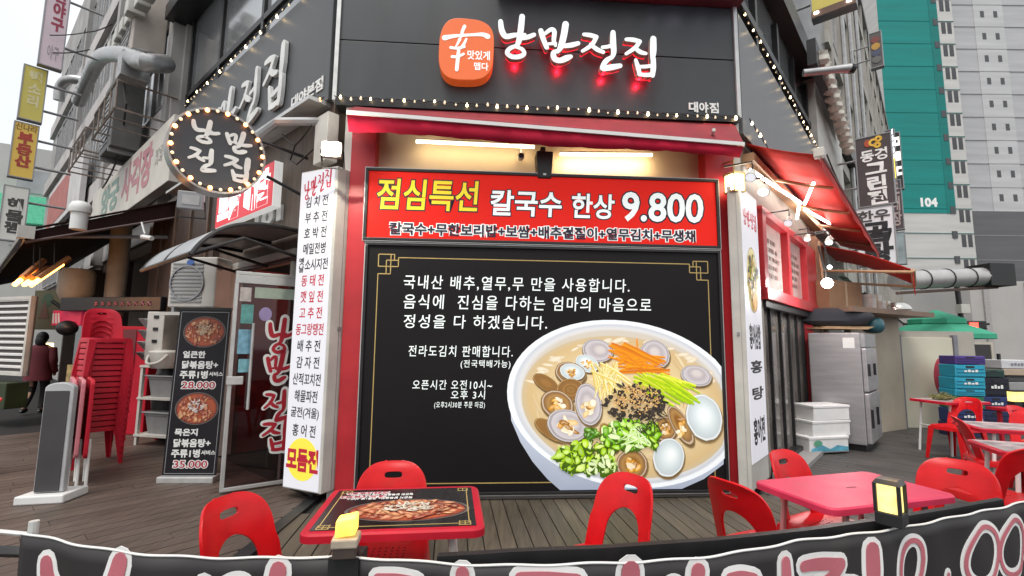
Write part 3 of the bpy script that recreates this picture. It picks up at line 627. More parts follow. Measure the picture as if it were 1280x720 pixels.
# orange emblem
S = tp(FP, 'orange_emblem', 'rounded orange emblem with a white brush character left of the shop name', 'sign', .99, -.1, 4.2)
a, b = FP.uv(549, 62, -.2), FP.uv(617, 62, -.2); t, bt = FP.uv(583, 23, -.2)[1], FP.uv(583, 100, -.2)[1]
cu, cz, ru, rz = (a[0]+b[0])/2, (t+bt)/2, (b[0]-a[0])/2, (t-bt)/2
se = [(cu+ru*math.copysign(abs(math.cos(q))**.62, math.cos(q))*(1+.03*math.sin(2*q+.4)), cz+rz*math.copysign(abs(math.sin(q))**.62, math.sin(q))*(1+.02*math.cos(3*q))) for q in [2*math.pi*k/48 for k in range(48)]]
g = MB(FP); g.prism(se[::-1], -.20, -.06); part('body', g, mat('orange_emblem_face', (.72,.13,.025), .4, 0, .03, 2, emit=.22), S, bevel=.006)
sx = 2*ru/270; fe = lambda x, y: (cu-ru+(x-117)*sx, cz+rz-(y-48)*2*rz/300)
g = MB(FP); brush(g, 'happy', fe, sx, -.204, -.20, 1.05); part('emblem_character', g, M_txtlit, S)
g = MB(FP); p, q = fe(258,248), fe(368,205); text(g, '맛있게', p[0], q[0], p[1], q[1], -.204, .02); p, q = fe(292,298), fe(362,262); text(g, '맵다', p[0], q[0], p[1], q[1], -.204, .02); part('lettering', g, M_txtlit, S, flipfix=False)
S = tp(FP, 'branch_name_sign', 'small white branch name at the lower right of the front fascia', 'sign', 3.56, -.06, 3.9)
a, b = FP.uv(860, 129, -.065), FP.uv(899, 145, -.065)
g = MB(FP)
for i, ch in enumerate('대야점'):
    w = (b[0]-a[0])/3; text(g, ch, a[0]+w*i+.01, a[0]+w*(i+1)-.01, b[1]+.03, b[1]+.14, -.072, .03, .01)
part('lettering', g, M_txtwhite, S, flipfix=False)
# left fascia name
S = tp(LP, 'shop_name_sign', 'raised white brush letters on the receding left slate fascia', 'sign', -2.2, -.1, 4.3, 'raised shop names on the fascias')
for k, u0, u1, z1, z0 in (('nang',-4.15,-3.35,4.93,4.13),('man',-3.22,-2.48,4.96,4.20),('jeon',-2.36,-1.72,4.93,4.22),('jip',-1.62,-1.06,4.95,4.17)):
    g = MB(LP); brush_fit(g, k, u0, u1, z0, z1, -.10, -.06, 1.05); part('letter', g, mat('plain_white_lettering', (.72,.72,.70), .5), S)
S = tp(LP, 'branch_name_sign', 'small white branch name near the corner end of the left fascia', 'sign', -.5, -.06, 3.95)
g = MB(LP); text(g, '대야본점', -.86, -.16, 4.05, 4.19, -.062, .03, .01); part('lettering', g, M_txtwhite, S, flipfix=False)

# ================================================================ strings of bulbs
def bulb_string(name, label, P, n, mats, r=.015, sag=.018, group='strings of bulbs along the fascias'):
    """P: list of world points; n bulbs in total"""
    t = thing(name, label, 'string lights', P[0], 0, group)
    seg = [(P[i+1]-P[i]).length for i in range(len(P)-1)]; tot = sum(seg)
    def at(s_):
        s_ = max(0, min(tot-1e-5, s_))
        for i, l in enumerate(seg):
            if s_ <= l: return P[i]+(P[i+1]-P[i])*(s_/l)
            s_ -= l
        return P[-1]
    pts = [tuple(at(tot*i/(n*2))-Vector((0,0,sag*(i % 2)))) for i in range(n*2+1)]
    g = MB(); g.tube(pts, .006, 5); part('wire', g, M_wire, t)
    protos = {}
    for i in range(n):
        p = at(tot*(i+.5)/n)-Vector((0,0,sag)); m = mats[i % len(mats)]
        if m.name not in protos:
            g = MB(); rr = r*(1 if 'dim' not in m.name else .8); g.ball((0,0,0), rr, rr, rr, 8, 6); g.lathe([(rr*.55,rr*.6),(rr*.55,rr*1.7)], n=6); o = part('bulb', g, m, None, smooth=True); protos[m.name] = o; o.parent = t
        else: o = protos[m.name].copy(); COL.objects.link(o); o.parent = t
        o.location = p-Vector(P[0])+Vector((random.uniform(-.01,.01),0,random.uniform(-.012,.012))); k_ = random.uniform(.72,1.18); o.scale = (k_,k_,k_)
    return t
cyc = [M_bulbwarm, M_bulbdim, M_bulbdim]
bulb_string('string_lights', 'string of warm bulbs along the lower edge of the front fascia', [FP.pt(-.30,-.13,3.875), FP.pt(3.88,-.13,3.84)], 40, cyc)
bulb_string('string_lights', 'string of warm bulbs up the sloping top edge of the left fascia', [LP.pt(-5.0,-.10,5.44), LP.pt(-.1,-.10,5.38)], 30, [M_bulbdim, M_bulbwarm, M_bulbdim])
bulb_string('string_lights', 'string of amber bulbs along the bottom of the left fascia', [LP.pt(-3.2,-.10,3.98), LP.pt(-.03,-.10,3.90)], 20, [M_bulbdim, M_bulbred, M_bulbdim])
bulb_string('string_lights', 'string of warm bulbs along the top of the right grey fascia', [RP.pt(.05,-.10,5.14), RP.pt(4.78,-.10,5.0)], 30, [M_bulbwarm, M_bulbdim])
bulb_string('string_lights', 'short string of warm bulbs behind the corner of the red side awning', [RP.pt(.02,-.12,3.86), RP.pt(1.2,-.12,3.74)], 7, [M_bulbwarm, M_bulbdim])
bulb_string('string_lights', 'string of small bulbs on the eave above the front fascia', [FP.pt(2.9,-.36,5.30), FP.pt(3.97,-.36,5.30)], 12, [M_bulbdim, M_bulbwarm])
M_led = mat('violet_led', (.8,.8,1), .3, emit=7, ecol=(.75,.72,1))
t = tp(FP, 'icicle_lights', 'row of small violet lights hanging under the maroon eave', 'string lights', 2.6, -.3, 5.1)
g = MB(FP); g.tube([(1.35,-.30,5.115),(3.9,-.30,5.115)], .005, 5); part('wire', g, M_wire, t)
for u in (1.55,1.71,1.92,2.12,2.34,2.78,3.05,3.28,3.36,3.62,3.85):
    g = MB(FP); g.ball((u,-.30,5.095), .013 if u < 3 else .019, n=6, m=5); part('bulb', g, M_led, t)

# ================================================================ round projecting sign
pc = Vector(EYE)+ray(273, 189)*4.75
RS = Plane((pc.x, pc.y, 0), 42)
zc = pc.z; rr = .425
S = tp(RS, 'round_sign', 'round black projecting sign ringed with amber bulbs', 'sign', 0, .1, zc)
def vdisc(mb, r0, r1, d0, d1, n=56, z=zc, cu=0.0):
    rows = [[(cu+r*math.cos(2*math.pi*k/n), d, z+r*math.sin(2*math.pi*k/n)) for k in range(n)] for r, d in r0]
    mb.rings(rows)
g = MB(RS); vdisc(g, [(rr-.02,0),(rr-.02,.16)], 0, 0, 0); part('face_panel', g, mat('black_sign_face', (.035,.036,.043), .45, 0, .1, 2), S, smooth=True)
g = MB(RS)
for r0, r1, d0, d1 in ((rr-.02, rr, -.012, .172),):
    n = 56; rows = [[(r*math.cos(2*math.pi*k/n), d, zc+r*math.sin(2*math.pi*k/n)) for k in range(n)] for r, d in ((r0,d0),(r1,d0),(r1,d1),(r0,d1),(r0,d0))]
    g.rings(rows, caps=False)
part('rim', g, mat('brushed_rim', (.30,.29,.28), .35, .6, .1, 5), S, smooth=True)
M_ltr = mat('plain_white_lettering', (.72,.72,.70), .5)
for k, u0, u1, z0, z1 in (('nang',-.235,.0,.045,.28),('man',.05,.29,.025,.25),('jeon',-.245,-.01,-.235,.0),('jip',.05,.275,-.27,-.01)):
    g = MB(RS); brush_fit(g, k, u0, u1, zc+z0, zc+z1, -.008, 0, 1.35); part('letter', g, M_ltr, S)
tg = thing('string_lights', 'ring of amber bulbs around the round black sign', 'string lights', RS.pt(0,-.02,zc), 42, 'strings of bulbs along the fascias')
g = MB(RS); g.tube([((rr-.035)*math.cos(2*math.pi*k/48), -.02, zc+(rr-.035)*math.sin(2*math.pi*k/48)) for k in range(49)], .005, 5); part('wire', g, M_wire, tg)
for k in range(28):
    a = 2*math.pi*k/28+.1; g = MB(RS); q = .021 if k % 2 == 0 else .016; g.ball(((rr-.035)*math.cos(a), -.032, zc+(rr-.035)*math.sin(a)), q, n=8, m=6)
    part('bulb', g, M_bulbred if k % 2 == 0 else M_bulbdim, tg, smooth=True)
t = thing('sign_bracket', 'black steel arms holding the round sign off the wall', 'bracket', RS.pt(.5,.08,zc), 42)
w1, w2 = LP.pt(-.35,.05,3.42), LP.pt(-.35,.05,2.98)
for a, b in ((RS.pt(.40,.08,zc+.24), LP.pt(-.55,.05,3.42)), (RS.pt(.47,.08,zc-.12), LP.pt(-.55,.05,2.98))):
    g = MB(); g.tube([tuple(a), tuple(b)], .018, 6); part('arm', g, M_darkframe, t)

# red delivery lightbox
S = tp(LP, 'red_delivery_sign', 'red lightbox with big white letters behind the round sign', 'sign', -1.6, -.2, 2.85)
ub, _z = LP.uv(341, 228, -.16); ua = ub-1.75
g = MB(LP); g.box(ua-.008, ub+.008, -.155, -.06, 2.93, 3.45); part('body', g, mat('white_box_side', (.75,.75,.73), .5, 0, .04, 2, emit=.35), S, bevel=.005)
g = MB(LP); g.box(ua, ub, -.161, -.156, 2.938, 3.442); part('face', g, mat('red_sign_face', (.62,.02,.035), .4, 0, .05, 2, emit=.35), S)
for s_, a, b in (('보쌈', ua+.1, ua+.8), ('배달', ua+.98, ub-.1)):
    g = MB(LP); text(g, s_, a, b, 3.0, 3.37, -.165, .075, .004); part('lettering', g, mat('bright_lettering', (.85,.85,.85), .5, emit=.7, ecol=(1,1,1)), S, flipfix=False)
S = tp(LP, 'house_number', 'white raised house number on the brown wood wall', 'sign', -1.5, 0, 2.72)
g = MB(LP); text(g, '101', -1.78, -1.10, 2.83, 2.99, -.01, .05, .03); part('digits', g, M_txtwhite, S, flipfix=False)

# ================================================================ lit menu pillar boxes
c0, c1, c2 = onz(353, 608, .1), onz(401, 617, .1), onz(421, 607, .1)
azm = math.degrees(math.atan2(c1.y-c0.y, c1.x-c0.x)); MP = Plane((c0.x, c0.y, 0), azm); wM = (c1-c0).length; dM = .27
S = tp(MP, 'menu_pillar', 'tall white lit menu box listing pancakes at the left corner', 'sign', wM/2, dM/2, .1, 'lit white menu boxes at the corners')
zt = 3.13
g = MB(MP); g.box(0, wM, 0, dM, .09, zt); part('body', g, M_offwhite, S, bevel=.008)
M_lit = mat('white_lit_face', (.62,.62,.65), .4, 0, .02, 1, emit=.22, ecol=(.92,.92,1))
g = MB(MP); g.box(.012, wM-.03, -.006, .0, .105, zt-.015); part('lit_face', g, M_lit, S)
g = MB(MP); g.box(wM+.0005, wM+.003, dM*.42, dM*.44, .1, zt-.02); g.box(wM+.001, wM+.012, dM*.35, dM*.5, 1.55, 1.585); part('seam', g, M_grey, S)
g = MB(MP); g.tube([(wM/2, dM/2, .09), (wM/2, dM/2, -.005)], .03); part('foot', g, M_darkframe, S)
wF = wM-.05
def zrow(y): return MP.uv(385, y, -.007)[1]
items = [('낭만전집',229,15,1,'r'),('김 치 전',262,13,0,'k'),('부 추 전',284,13,0,'k'),('호 박 전',305,13,0,'k'),('메밀전병',327,12,0,'k'),('소시지전',340-3,12,2,'k'),('동 태 전',362,12,0,'r'),('깻 잎 전',382,12,0,'r'),('고 추 전',402,12,0,'r'),('동그랑땡전',421,11,1,'r'),
         ('배 추 전',442,12,0,'k'),('감 자 전',462,12,0,'k'),('산적꼬치전',482,12,1,'k'),('해물파전',504,12,0,'k'),('굴전(겨울)',526,12,1,'k'),('홍 어 전',550,12,0,'k')]
gk, gr = MB(MP), MB(MP); ztop, zbot = zt-.10, .62; step = (ztop-zbot)/(len(items)-.5)
for i, (s_, y, h, wide, c) in enumerate(items):
    zc_ = ztop-.07-step*i; hh = .054 if i else .08; a, b = (.06, wF-.02) if wide == 1 else ((.13, wF-.01) if wide == 2 else (.095, wF-.05))
    (lambda q: text(q, s_, a, b, zc_-hh, zc_+hh, -.0075, .012, shear=.05))(gr if c == 'r' and i else gk) if i else None
    if i == 0:
        w4 = (b-a)/4; gl = MB(MP)
        for j, k in enumerate(('nang','man','jeon','jip')): brush_fit(gl, k, a+w4*j, a+w4*(j+1)-.005, zc_-.10+.03*j-.03, zc_+.10+.03*j-.03, -.0075, -.006, .8)
        part('title_lettering', gl, M_txtred, S)
    if s_ == '소시지전': text(gk, '옛\n날', .05, .115, zc_-.07, zc_+.07, -.0075, .02)
part('lettering', gk, M_txtblack, S, flipfix=False); part('red_lettering', gr, M_txtred, S, flipfix=False)
g = MB(MP); g.disc(wM/2-.005, -.0072, .37, .19, .19, 40); part('yellow_spot', g, mat('yellow_print', (.72,.62,.06), .5, 0, .05, 2, emit=.35), S, flipfix=False)
g = MB(MP); text(g, '모듬전', .045, wF, .27, .46, -.0085, .045); part('special_lettering', g, M_txtred, S, flipfix=False)

e0, e1, e2 = onz(919, 617, .05), onz(941, 622, .05), onz(969, 588, .05)
az2 = math.degrees(math.atan2(e2.y-e1.y, e2.x-e1.x)); QP = Plane((e1.x, e1.y, 0), 50); wQ = .66; dQ = .12
S = tp(QP, 'menu_pillar', 'tall white lit menu box with a skate dish picture at the right corner', 'sign', wQ/2, dQ/2, .1, 'lit white menu boxes at the corners')
g = MB(QP); g.box(0, wQ, 0, dQ, .10, 3.05); part('body', g, M_offwhite, S, bevel=.008)
g = MB(QP); g.box(.02, wQ-.02, -.006, 0, .34, 3.03); part('lit_face', g, M_lit, S)
g = MB(QP); g.box(.03,.08,.04,.09,-.02,.1); g.box(wQ-.08,wQ-.03,.04,.09,-.02,.1); part('foot', g, M_darkframe, S)
g = MB(QP); g.box(-.012, -.001, dQ*.45, dQ*.62, 1.55, 1.58); g.box(-.003, -.0005, dQ*.3, dQ*.32, .12, 3.0); part('latch', g, M_grey, S)
gl = MB(QP); w4 = .5/4
for j, k in enumerate(('nang','man','jeon','jip')): brush_fit(gl, k, .08+w4*j, .08+w4*(j+1)-.01, 2.66, 2.84, -.0075, -.006, .8)
part('title_lettering', gl, M_txtred, S)
g = MB(QP)
for s_, z0, z1 in (('홍어삼합', 1.42, 1.66), ('홍\n\n탕', .92, 1.30), ('홍어전', .50, .74)): text(g, s_, .12, .54, z0, z1, -.0075, .03)
part('lettering', g, M_txtblack, S, flipfix=False)
p2 = Pic(QP, -.0065); p2.blob(.33, 2.12, .22, .34, 0, [(1,(.16,.12,.05)),(.95,(.66,.62,.42)),(.8,(.62,.55,.35)),(.4,(.5,.42,.26))], 30)
for k in range(50):
    a = random.uniform(0,6.28); q = random.uniform(.1,.85); p2.blob(.33+.2*q*math.cos(a), 2.14+.28*q*math.sin(a), random.uniform(.02,.05), random.uniform(.03,.06), random.uniform(0,180), [(1,jc((.1,.08,.05))),(.6,jc(random.choice([(.66,.64,.5),(.3,.34,.12),(.08,.07,.06),(.6,.42,.2)])))], 8, .2)
p2.blob(.33, 1.90, .09, .11, 0, [(1,(.3,.16,.05)),(.7,(.55,.32,.12))], 12)
part('dish_picture', p2, M_photolit, S, flipfix=False, colors=True)

# ================================================================ floodlights
def floodlight(pl, u, d, z, tilt_az, label, lit, size=.22, energy=0):
    t = tp(pl, 'floodlight', label, 'floodlight', u, d, z, 'square floodlights')
    q = Plane(pl.pt(u, d, 0), tilt_az); h = size/2
    g = MB(q); g.box(-h, h, 0, .07, z-h*.8, z+h*.8); part('housing', g, mat('cream_lamp_case', (.42,.40,.34), .5) if lit else M_grey, t, bevel=.008)
    g = MB(q); g.box(-h*.62, h*.70, -.006, 0, z-h*.42, z+h*.46); part('lens', g, mat('lit_lens', (1,1,1), .3, emit=7, ecol=(1,.95,.84)) if lit else mat('unlit_lens', (.42,.42,.41), .25), t)
    g = MB(q); g.tube([(-h-.01,.04,z),(-h-.01,.12,z-h-.05),(h+.01,.12,z-h-.05),(h+.01,.04,z)], .01, 6); part('bracket', g, M_darkframe, t)
    if lit:
        L = bpy.data.lights.new('flood_glow', 'AREA'); L.size = size*.7; L.energy = energy; L.color = (1,.92,.76); lo = bpy.data.objects.new('flood_glow', L); COL.objects.link(lo)
        lo.location = q.pt(0, -.03, z); lo.rotation_euler = (R_(78), 0, R_(tilt_az))
    return t
p = Vector(EYE)+ray(414, 186)*(4.3); pu = (p-LP.o)
floodlight(LP, pu.dot(LP.x), pu.dot(LP.y), p.z, 8, 'lit white square floodlight above the left menu pillar', True, .17, 26)
p = Vector(EYE)+ray(238, 250)*5.6; pu = (p-LP.o)
floodlight(LP, pu.dot(LP.x), pu.dot(LP.y), p.z, 22, 'unlit grey floodlight hanging below the round sign', False, .26)
t = tp(LP, 'wall_bracket', 'galvanised box bracket and arm beside the lit floodlight', 'bracket', -.2, -.1, 3.3)
g = MB(LP); g.box(-.18, .08, -.10, .02, 3.22, 3.72); part('post_box', g, M_offwhite, t, bevel=.006)
g = MB(LP); g.tube([(-.1,-.05,3.68),(-.6,-.3,3.74),(-1.2,-.35,3.66)], .045); part('pipe', g, M_steelpipe, t)
g = MB(LP); g.tube([(-.15,-.06,3.45),(-.5,-.12,3.30),(-.75,-.08,3.42),(-.6,-.1,3.56)], .008); part('cable', g, M_wire, t)
a, b = FP.uv(670, 190, -.14), FP.uv(691, 224, -.14)
t = tp(FP, 'speaker', 'small black speaker on the beige wall between the two tube lights', 'speaker', (a[0]+b[0])/2, -.1, b[1])
g = MB(FP); g.hexa([(a[0]+.015,-.16,b[1]),(b[0]-.015,-.16,b[1]),(b[0]-.015,.0,b[1]),(a[0]+.015,.0,b[1]),(a[0],-.18,a[1]),(b[0],-.18,a[1]),(b[0],.0,a[1]),(a[0],.0,a[1])]); part('case', g, M_black, t, bevel=.012)
g = MB(FP); g.box((a[0]+b[0])/2-.025,(a[0]+b[0])/2+.025,-.04,.07,a[1],a[1]+.10); part('mount', g, M_darkframe, t)
g = MB(FP); g.box((a[0]+b[0])/2-.015,(a[0]+b[0])/2+.015,-.166,-.160,b[1]+.03,b[1]+.05); part('badge', g, M_silver, t)
p = FP.uv(652, 196, -.08); t = tp(FP, 'security_camera', 'small beige security camera under the front awning left of the speaker', 'camera', p[0], -.08, p[1])
g = MB(FP); g.tube([(p[0],.0,p[1]+.02),(p[0]-.01,-.16,p[1]-.02)], .032, 10); part('body', g, M_offwhite, t, smooth=True); g = MB(FP); g.tube([(p[0]-.01,-.16,p[1]-.02),(p[0]-.011,-.17,p[1]-.022)], .024, 10); part('lens', g, M_black, t)
g = MB(FP); g.tube([(p[0],.0,p[1]+.02),(p[0],.0,p[1]+.14)], .012, 6); part('arm', g, M_offwhite, t)
# ================================================================ red plastic chair (one moulding: seat, backrest, four legs)
def baked(o):
    dg = bpy.context.evaluated_depsgraph_get(); me = bpy.data.meshes.new_from_object(o.evaluated_get(dg)); o.modifiers.clear(); o.data = me; return o
def make_back(name, ridge=False):
    cu = bpy.data.curves.new('b', 'CURVE'); cu.dimensions = '2D'; cu.fill_mode = 'BOTH'
    def spl(pts):
        s_ = cu.splines.new('POLY'); s_.points.add(len(pts)-1); s_.use_cyclic_u = True
        for p, q in zip(s_.points, pts): p.co = (q[0], q[1], 0, 1)
    H_ = .40
    out = [(-.200,-.02),(-.200,.16)]
    for k in range(25):
        a = math.pi-math.pi*k/24; out.append((.192*math.copysign(abs(math.cos(a))**.62, math.cos(a)), .20+.20*math.sin(a)**.62))
    out += [(.200,.16),(.200,-.02),(.118,-.02)]
    for k in range(17):
        a = math.pi*k/16; out.append((.112*math.cos(a), .105+.135*math.sin(a)**.85))
    out += [(-.118,-.02)]
    spl(out)
    sl_ = []
    for k in range(20):
        a = 2*math.pi*k/20; sl_.append((.050*math.copysign(abs(math.cos(a))**.5, math.cos(a)), .330+.016*math.copysign(abs(math.sin(a))**.6, math.sin(a))))
    spl(sl_[::-1])
    o = bpy.data.objects.new('b', cu); me = o.to_mesh(); b = bmesh.new(); b.from_mesh(me); o.to_mesh_clear()
    bpy.data.objects.remove(o)
    for i in range(-9, 10): bmesh.ops.bisect_plane(b, geom=b.verts[:]+b.edges[:]+b.faces[:], plane_co=(i*.021,0,0), plane_no=(1,0,0))
    for i in range(0, 20): bmesh.ops.bisect_plane(b, geom=b.verts[:]+b.edges[:]+b.faces[:], plane_co=(0,i*.021,0), plane_no=(0,1,0))
    bmesh.ops.remove_doubles(b, verts=b.verts, dist=.0005)
    for v in b.verts:
        x, s_ = v.co.x, v.co.y; t = max(0, s_)/H_
        flare = (1-abs(x)/.2)
        y = -.185-.085*t-.02*t*t + 1.35*x*x + (.012*math.exp(-((s_-.40)/.03)**2))*-1
        w = 1.0-.06*t
        if ridge:
            for cx in (-.085, .085): y += .006*math.exp(-((x-cx)/.03)**2)*(math.sin(s_*95)*.5+.5)*(.15 < s_ < .33)
        v.co = Vector((x*w, y, .415+s_*.955))
    bmesh.ops.recalc_face_normals(b, faces=b.faces)
    me2 = bpy.data.meshes.new(name); b.to_mesh(me2); b.free()
    ob = bpy.data.objects.new(name, me2); COL.objects.link(ob)
    sm = ob.modifiers.new('t', 'SOLIDIFY'); sm.thickness = .011; sm.offset = 0
    bv = ob.modifiers.new('bev', 'BEVEL'); bv.width = .003; bv.segments = 2; bv.limit_method = 'ANGLE'; bv.angle_limit = R_(50)
    baked(ob); ob.data.shade_smooth(); ob.data.set_sharp_from_angle(angle=R_(50)); return ob
def se_ring(rx, ry, z, n=36, p=.38, cy=0.0, dish=0.0):
    return [(rx*math.copysign(abs(math.cos(a))**p, math.cos(a))*(1-.06*(math.sin(a) < 0)*abs(math.sin(a))), cy+ry*math.copysign(abs(math.sin(a))**p, math.sin(a)), z) for a in [2*math.pi*k/n for k in range(n)]]
def make_chair(name, label, m, loc, rz, group, ridge=False):
    t = thing(name, label, 'chair', (0,0,0), 0, group)
    ob = make_back('backrest', ridge); ob.data.materials.append(m); ob.parent = t
    g = MB()
    rows = [se_ring(.02,.02,.424), se_ring(.10,.10,.425), se_ring(.165,.16,.431), se_ring(.195,.188,.438), se_ring(.206,.20,.436), se_ring(.211,.205,.424), se_ring(.213,.207,.385), se_ring(.207,.201,.384), se_ring(.203,.197,.415), se_ring(.1,.1,.416), se_ring(.02,.02,.416)]
    g.rings(rows); s_ = part('seat', g, m, t, smooth=True)
    g = MB()
    for x in (-.09,-.06,-.03,0,.03,.06,.09):
        for y in (-.075,-.04,-.005,.03,.065): g.lathe([(.0045,.4262+.0*x),(.0045,.4275)], (x,y,0), 8)
    part('drain_hole', g, mat('dark_red_hole', (.10,.002,.004), .6), s_)
    for sx in (-1, 1):
        for sy in (-1, 1):
            g = MB(); x0, y0 = sx*.203, sy*.197; x1, y1 = sx*.235, sy*.245
            rows = []
            for tt in (0, .35, .7, 1.0):
                z = .42*(1-tt); x = x0+(x1-x0)*tt; y = y0+(y1-y0)*tt; w = .075-.035*tt; th = .009
                pts = [(x,y,z),(x-sx*w,y,z),(x-sx*w,y-sy*th,z),(x-sx*th,y-sy*th,z),(x-sx*th,y-sy*w,z),(x,y-sy*w,z)]
                rows.append(pts)
            g.rings(rows); part('leg', g, m, t, bevel=.003)
    t.location = loc; t.rotation_euler = (0,0,R_(rz)); return t
def face(fx, fy): return math.degrees(math.atan2(fy, fx))-90
def top_at(px, py, z=.80):   # where a chair stands whose back top centre is seen there
    return onz(px, py, z)
GA, GB = 'red chairs at the two front tables', 'red chairs on the right terrace'
def seatpos(px, py, f):   # centre of the chair from the middle of its top edge
    l = math.hypot(*f); p = onz(px, py, .795); return (p.x+f[0]/l*.285, p.y+f[1]/l*.285, 0)
fA = (.97,-.26); chA = make_chair('plastic_chair', 'red plastic chair left of the food-printed table, seen side on near the banner', M_redplastic, seatpos(282, 621, fA), face(*fA), GA)
def chair_at(px, py, f, label, group=GA): return dup(chA, seatpos(px, py, f), face(*f), label, group)
chair_at(493, 577, (.12,-1), 'red plastic chair behind the food-printed table in front of the black board')
chair_at(792, 594, (-.80,-.52), 'red plastic chair right of the food-printed table, its back to the clam bowl picture')
chair_at(908, 600, (.90,.42), 'red plastic chair left of the plain pink table with its back turned')
chair_at(974, 563, (.50,-.86), 'red plastic chair behind the plain pink table by the lit right menu pillar')
chair_at(1196, 575, (-.72,-.62), 'red plastic chair right of the plain pink table')
chair_at(1212, 497, (-1,-.25), 'red plastic chair beside the small table of herbs', GB)
chair_at(1192, 520, (.86,-.5), 'red plastic chair seen side on between the herb table and the pink table', GB)
chair_at(1264, 507, (.3,-.95), 'red plastic chair behind the grey-topped table, before the dark crates', GB)
chair_at(1286, 514, (-.5,-.86), 'red plastic chair at the far right behind the grey-topped table', GB)
chair_at(1290, 560, (-.2,.95), 'red plastic chair cut by the right edge in front of the grey-topped table', GB)
p = onz(-12, 600, 0); dup(chA, (p.x-.42, p.y, 0), face(-.5,-.85), 'red plastic chair at the far left edge beside the grey standing board', GB)
# ---- stack of chairs
sp = (onz(97,582)+onz(157,588))/2+Vector((-.28,-.06,0)); fS = Vector((.80,-.60,0)).normalized()
stk = None
ORD = ['', 'second', 'third', 'fourth', 'fifth', 'sixth', 'seventh', 'eighth', 'ninth', 'tenth', 'eleventh', 'twelfth', 'thirteenth', 'fourteenth', 'fifteenth', 'sixteenth']
for i in range(17):
    lab = 'red plastic chair on top of the tall stack by the entrance' if i == 16 else ('red plastic chair at the bottom of the tall stack by the entrance' if i == 0 else 'red plastic chair, %s from the top of the tall stack by the entrance' % ORD[16-i])
    pos = (sp.x-fS.x*.0*i-.0, sp.y+.25, .064*i)
    pos = (sp.x+fS.x*.006*i, sp.y+.25+fS.y*.006*i, .064*i)
    if i == 0: stk = make_chair('plastic_chair', lab, M_redplastic2, pos, face(fS.x, fS.y), 'chairs of the tall stack', True)
    else: dup(stk, pos, face(fS.x, fS.y)+random.uniform(-1,1), lab, 'chairs of the tall stack')

# ================================================================ tables
def rrect(hx, hy, r, n=6):
    out = []
    for cx, cy, a0 in ((hx-r,hy-r,0),(-hx+r,hy-r,90),(-hx+r,-hy+r,180),(hx-r,-hy+r,270)):
        for k in range(n+1):
            a = R_(a0+90*k/n); out.append((cx+r*math.cos(a), cy+r*math.sin(a)))
    return out
def make_table(label, loc, rz, hx, hy, m, legm, z=.72, th=.035, r=.05, group='tables on the terrace'):
    t = thing('folding_table', label, 'table', (0,0,0), 0, group)
    g = MB(); o1 = rrect(hx, hy, r); o2 = rrect(hx-.008, hy-.008, r-.008); o3 = rrect(hx-.02, hy-.02, r-.02)
    g.rings([[(x,y,z-th) for x,y in o3],[(x,y,z-th) for x,y in o1],[(x,y,z-.008) for x,y in o1],[(x,y,z) for x,y in o2],[(x,y,z) for x,y in o3]])
    part('tabletop', g, m, t, smooth=True)
    for sx in (-1, 1):
        for sy in (-1, 1):
            g = MB(); g.tube([(sx*hx*.62, sy*hy*.72, z-th), (-sx*hx*.10 if False else sx*hx*.80, sy*hy*.80, .004)], .015, 8); part('leg', g, legm, t, smooth=True)
        g = MB(); g.tube([(sx*hx*.70, -hy*.76, .36), (sx*hx*.70, hy*.76, .36)], .012, 8); part('crossbar', g, legm, t)
    t.location = loc; t.rotation_euler = (0,0,R_(rz)); return t
P1 = [onz(362,668,.72), onz(606,662,.72), onz(598,606,.72), onz(424,612,.72)]
c = sum(P1, Vector())/4; ax = (P1[1]-P1[0]+P1[2]-P1[3]); rz1 = math.degrees(math.atan2(ax.y, ax.x)); hx1 = ax.length/4; ay = (P1[3]-P1[0]+P1[2]-P1[1]); hy1 = ay.length/4
make_table('red-rimmed folding table with a black food print on its top', (c.x,c.y,0), rz1, hx1, hy1, M_redplastic2, M_white)
TP = Plane((c.x, c.y, 0), rz1)
class Flat(Plane):   # a horizontal sheet: u right, z towards the far side, d downwards
    def __init__(s, c, az, h): super().__init__(c, az); s.h = h
    def pt(s, u, d, z): return s.o + s.x*u + s.y*z + Vector((0,0,s.h-d))
tt = [o for o in bpy.data.objects if o.name.startswith('folding_table') and o.parent is None][0]
TF = Flat((c.x, c.y, 0), rz1, .7205)
g = MB(TF); hx, hy = hx1-.035, hy1-.035; g.box(-hx, hx, -.0015, .001, -hy, hy); part('printed_sheet', g, mat('glossy_black_print', (.014,.010,.011), .22, 0, .15, 2, spec=.4), tt)
g = MB(TF); q = .07
def tl(a, b, c_, d_): g.box(min(a,b), max(a,b), -.0022, -.001, min(c_,d_), max(c_,d_))
w = .004
tl(-hx+.03,hx-.03,-hy+.025,-hy+.025+w); tl(-hx+.025,-hx+.025+w,-hy+.03,hy-.03); tl(hx-.025-w,hx-.025,-hy+.03,hy-.03)
for sx in (-1,1):
    for sy in (-1,1):
        for k in range(3): tl(sx*(hx-.02-.022*k), sx*(hx-.02-.022*k)-sx*w, sy*(hy-.012), sy*(hy-.055)); 
        tl(sx*(hx-.02), sx*(hx-.07), sy*(hy-.012)-w, sy*(hy-.012)); tl(sx*(hx-.02), sx*(hx-.07), sy*(hy-.05)-w, sy*(hy-.05))
part('gold_border', g, gold, tt)
